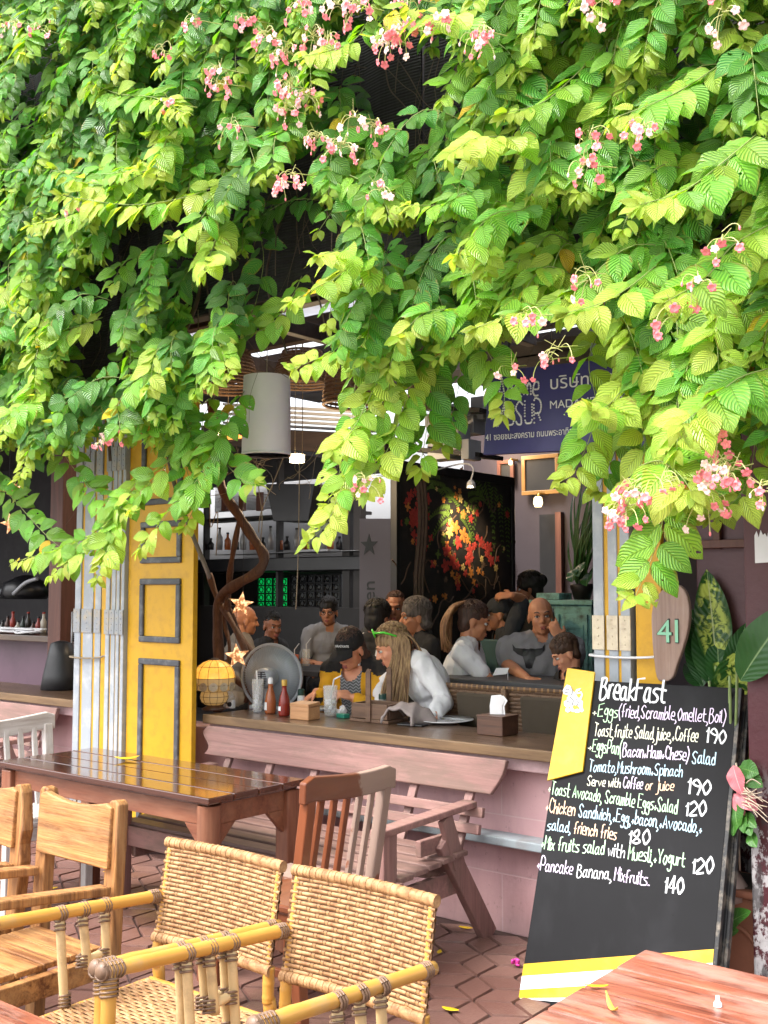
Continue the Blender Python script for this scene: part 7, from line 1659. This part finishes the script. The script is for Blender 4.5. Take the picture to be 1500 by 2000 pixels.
# --- woman with dark bun and mask
hd = W(1034, 1150, 7.5)
T, H, q3, _ = person('dark haired person with white face mask under the chin, standing at the back', hd, -150, pitch=5, lean=2, sw=.18, skin='dark', top=([CLO['charcoal']],), sleeve=.6, hair='black')
hair_cap(T, H, q3, HM['black'], [((-.1, 0, .06), (.05, .06, .055))], 1.1, top=.012); g = MB(); g.ell(H(.068, 0, -.075), (.045, .06, .04), q3); g.build('face_mask', M_['tissue'], T, True)
# --- the others in the dim room
hd = W(812, 1205, 5.95)
T, H, q3, _ = person('older woman with short grey brown hair in black, turned to the left', hd, -120, hyaw=-10, pitch=4, lean=6, sw=.18, skin='tan', top=([CLO['black']],), sleeve=.8, hair='grey'); hair_cap(T, H, q3, HM['grey'], [((-.06, .02, -.05), (.05, .07, .05))], 1.1, top=.008)
hd = W(642, 1195, 7.3)
T, H, q3, _ = person('woman in glasses and pale top at a far table behind the black cap', hd, -40, hyaw=-20, pitch=6, lean=6, sw=.17, skin='tan', top=([CLO['lightgrey']],), sleeve=.7, hair='black'); hair_cap(T, H, q3, HM['black'], [], 1.0); g = MB()
for s in (1, -1): g.tube([H(.098, s * .032 + .022 * math.cos(a), .0 + .017 * math.sin(a)) for a in [2 * math.pi * i / 12 for i in range(13)]], .0025, 5, False); g.tube([H(.096, s * .054, .004), H(.0, s * .082, .006)], .002, 5)
g.build('spectacles', M_['black'], T, True)
hd = W(532, 1222, 6.9)
T, H, q3, _ = person('man with close cropped hair at a far table behind the round fan', hd, 10, hyaw=-30, pitch=10, lean=8, sw=.2, skin='dark', top=([CLO['charcoal']],), sleeve=.8, hair='black'); hair_cap(T, H, q3, HM['black'], [], .8, top=-.004)
hd = W(478, 1212, 6.0)
T, H, q3, _ = person('bald person in beige top seen from behind the upper star lamp', hd, 60, pitch=5, lean=6, sw=.2, skin='tan', top=([CLO['beige']],), sleeve=.85, hair=None, features=False)
hd = W(772, 1188, 6.1)
T, H, q3, _ = person('dim figure with receding hair at the foot of the flower screen', hd, -60, pitch=4, lean=4, sw=.2, skin='dark', top=([CLO['charcoal']],), sleeve=.8, hair='brown'); hair_cap(T, H, q3, HM['brown'], [], .9, top=-.01)
hd = W(738, 1208, 5.9)
T, H, q3, (nb, ax, sh, L) = person('person with dark hair and white rucksack straps, turned away just behind the blonde woman', hd, 95, pitch=8, lean=6, sw=.18, skin='dark', top=([CLO['black']],), sleeve=.8, hair='black', features=False); hair_cap(T, H, q3, HM['black'], [], 1.1, top=.008); g = MB()
for s in (1, -1): g.tube(catmull([nb + Vector((.13, s * .09, -.2)), nb + Vector((.05, s * .1, -.0)), nb + Vector((-.08, s * .1, -.02)), nb + Vector((-.15, s * .09, -.25))], 5), .018, 6)
g.build('rucksack_strap', M_['white'], T, True)
for px, py, y, col, lb in ((575, 1310, 6.4, (.45, .1, .04), 'tall glass of orange drink on a far table left of the black cap'), (598, 1300, 6.4, (.7, .7, .72), 'glass with white straw on a far table left of the black cap')):
    Tg = thing('drinking_glass', lb, 'glass', W(px, py, y)); g = MB(); g.lathe([(.03, 0), (.035, .13), (.0, .132)], 14); g.build('glass_body', paint('drink', col, .15, .1, bump=0) if px < 590 else M_['glass'], Tg, True); g = MB(); g.tube([(0, 0, .05), (.0, 0, .17), (.05, 0, .22)], .004, 6); g.build('drinking_straw', M_['straw'], Tg)
T = thing('far_table', 'dark table at the back carrying glasses, left of the black cap', 'table', Vector((W(590, 1305, 6.5).x, 6.5, .28))); g = MB(); z = W(590, 1305, 6.4).z - .28; g.box((0, 0, z - .022), (.9, .6, .04)); g.build('table_top', M_['dark'], T, bevel=.005)
g = MB(); g.tube([(0, 0, .02), (0, 0, z - .04)], .035, 10); g.lathe([(.22, 0), (.2, .02), (.03, .04)], 20); g.build('pedestal', M_['dark_steel'], T)
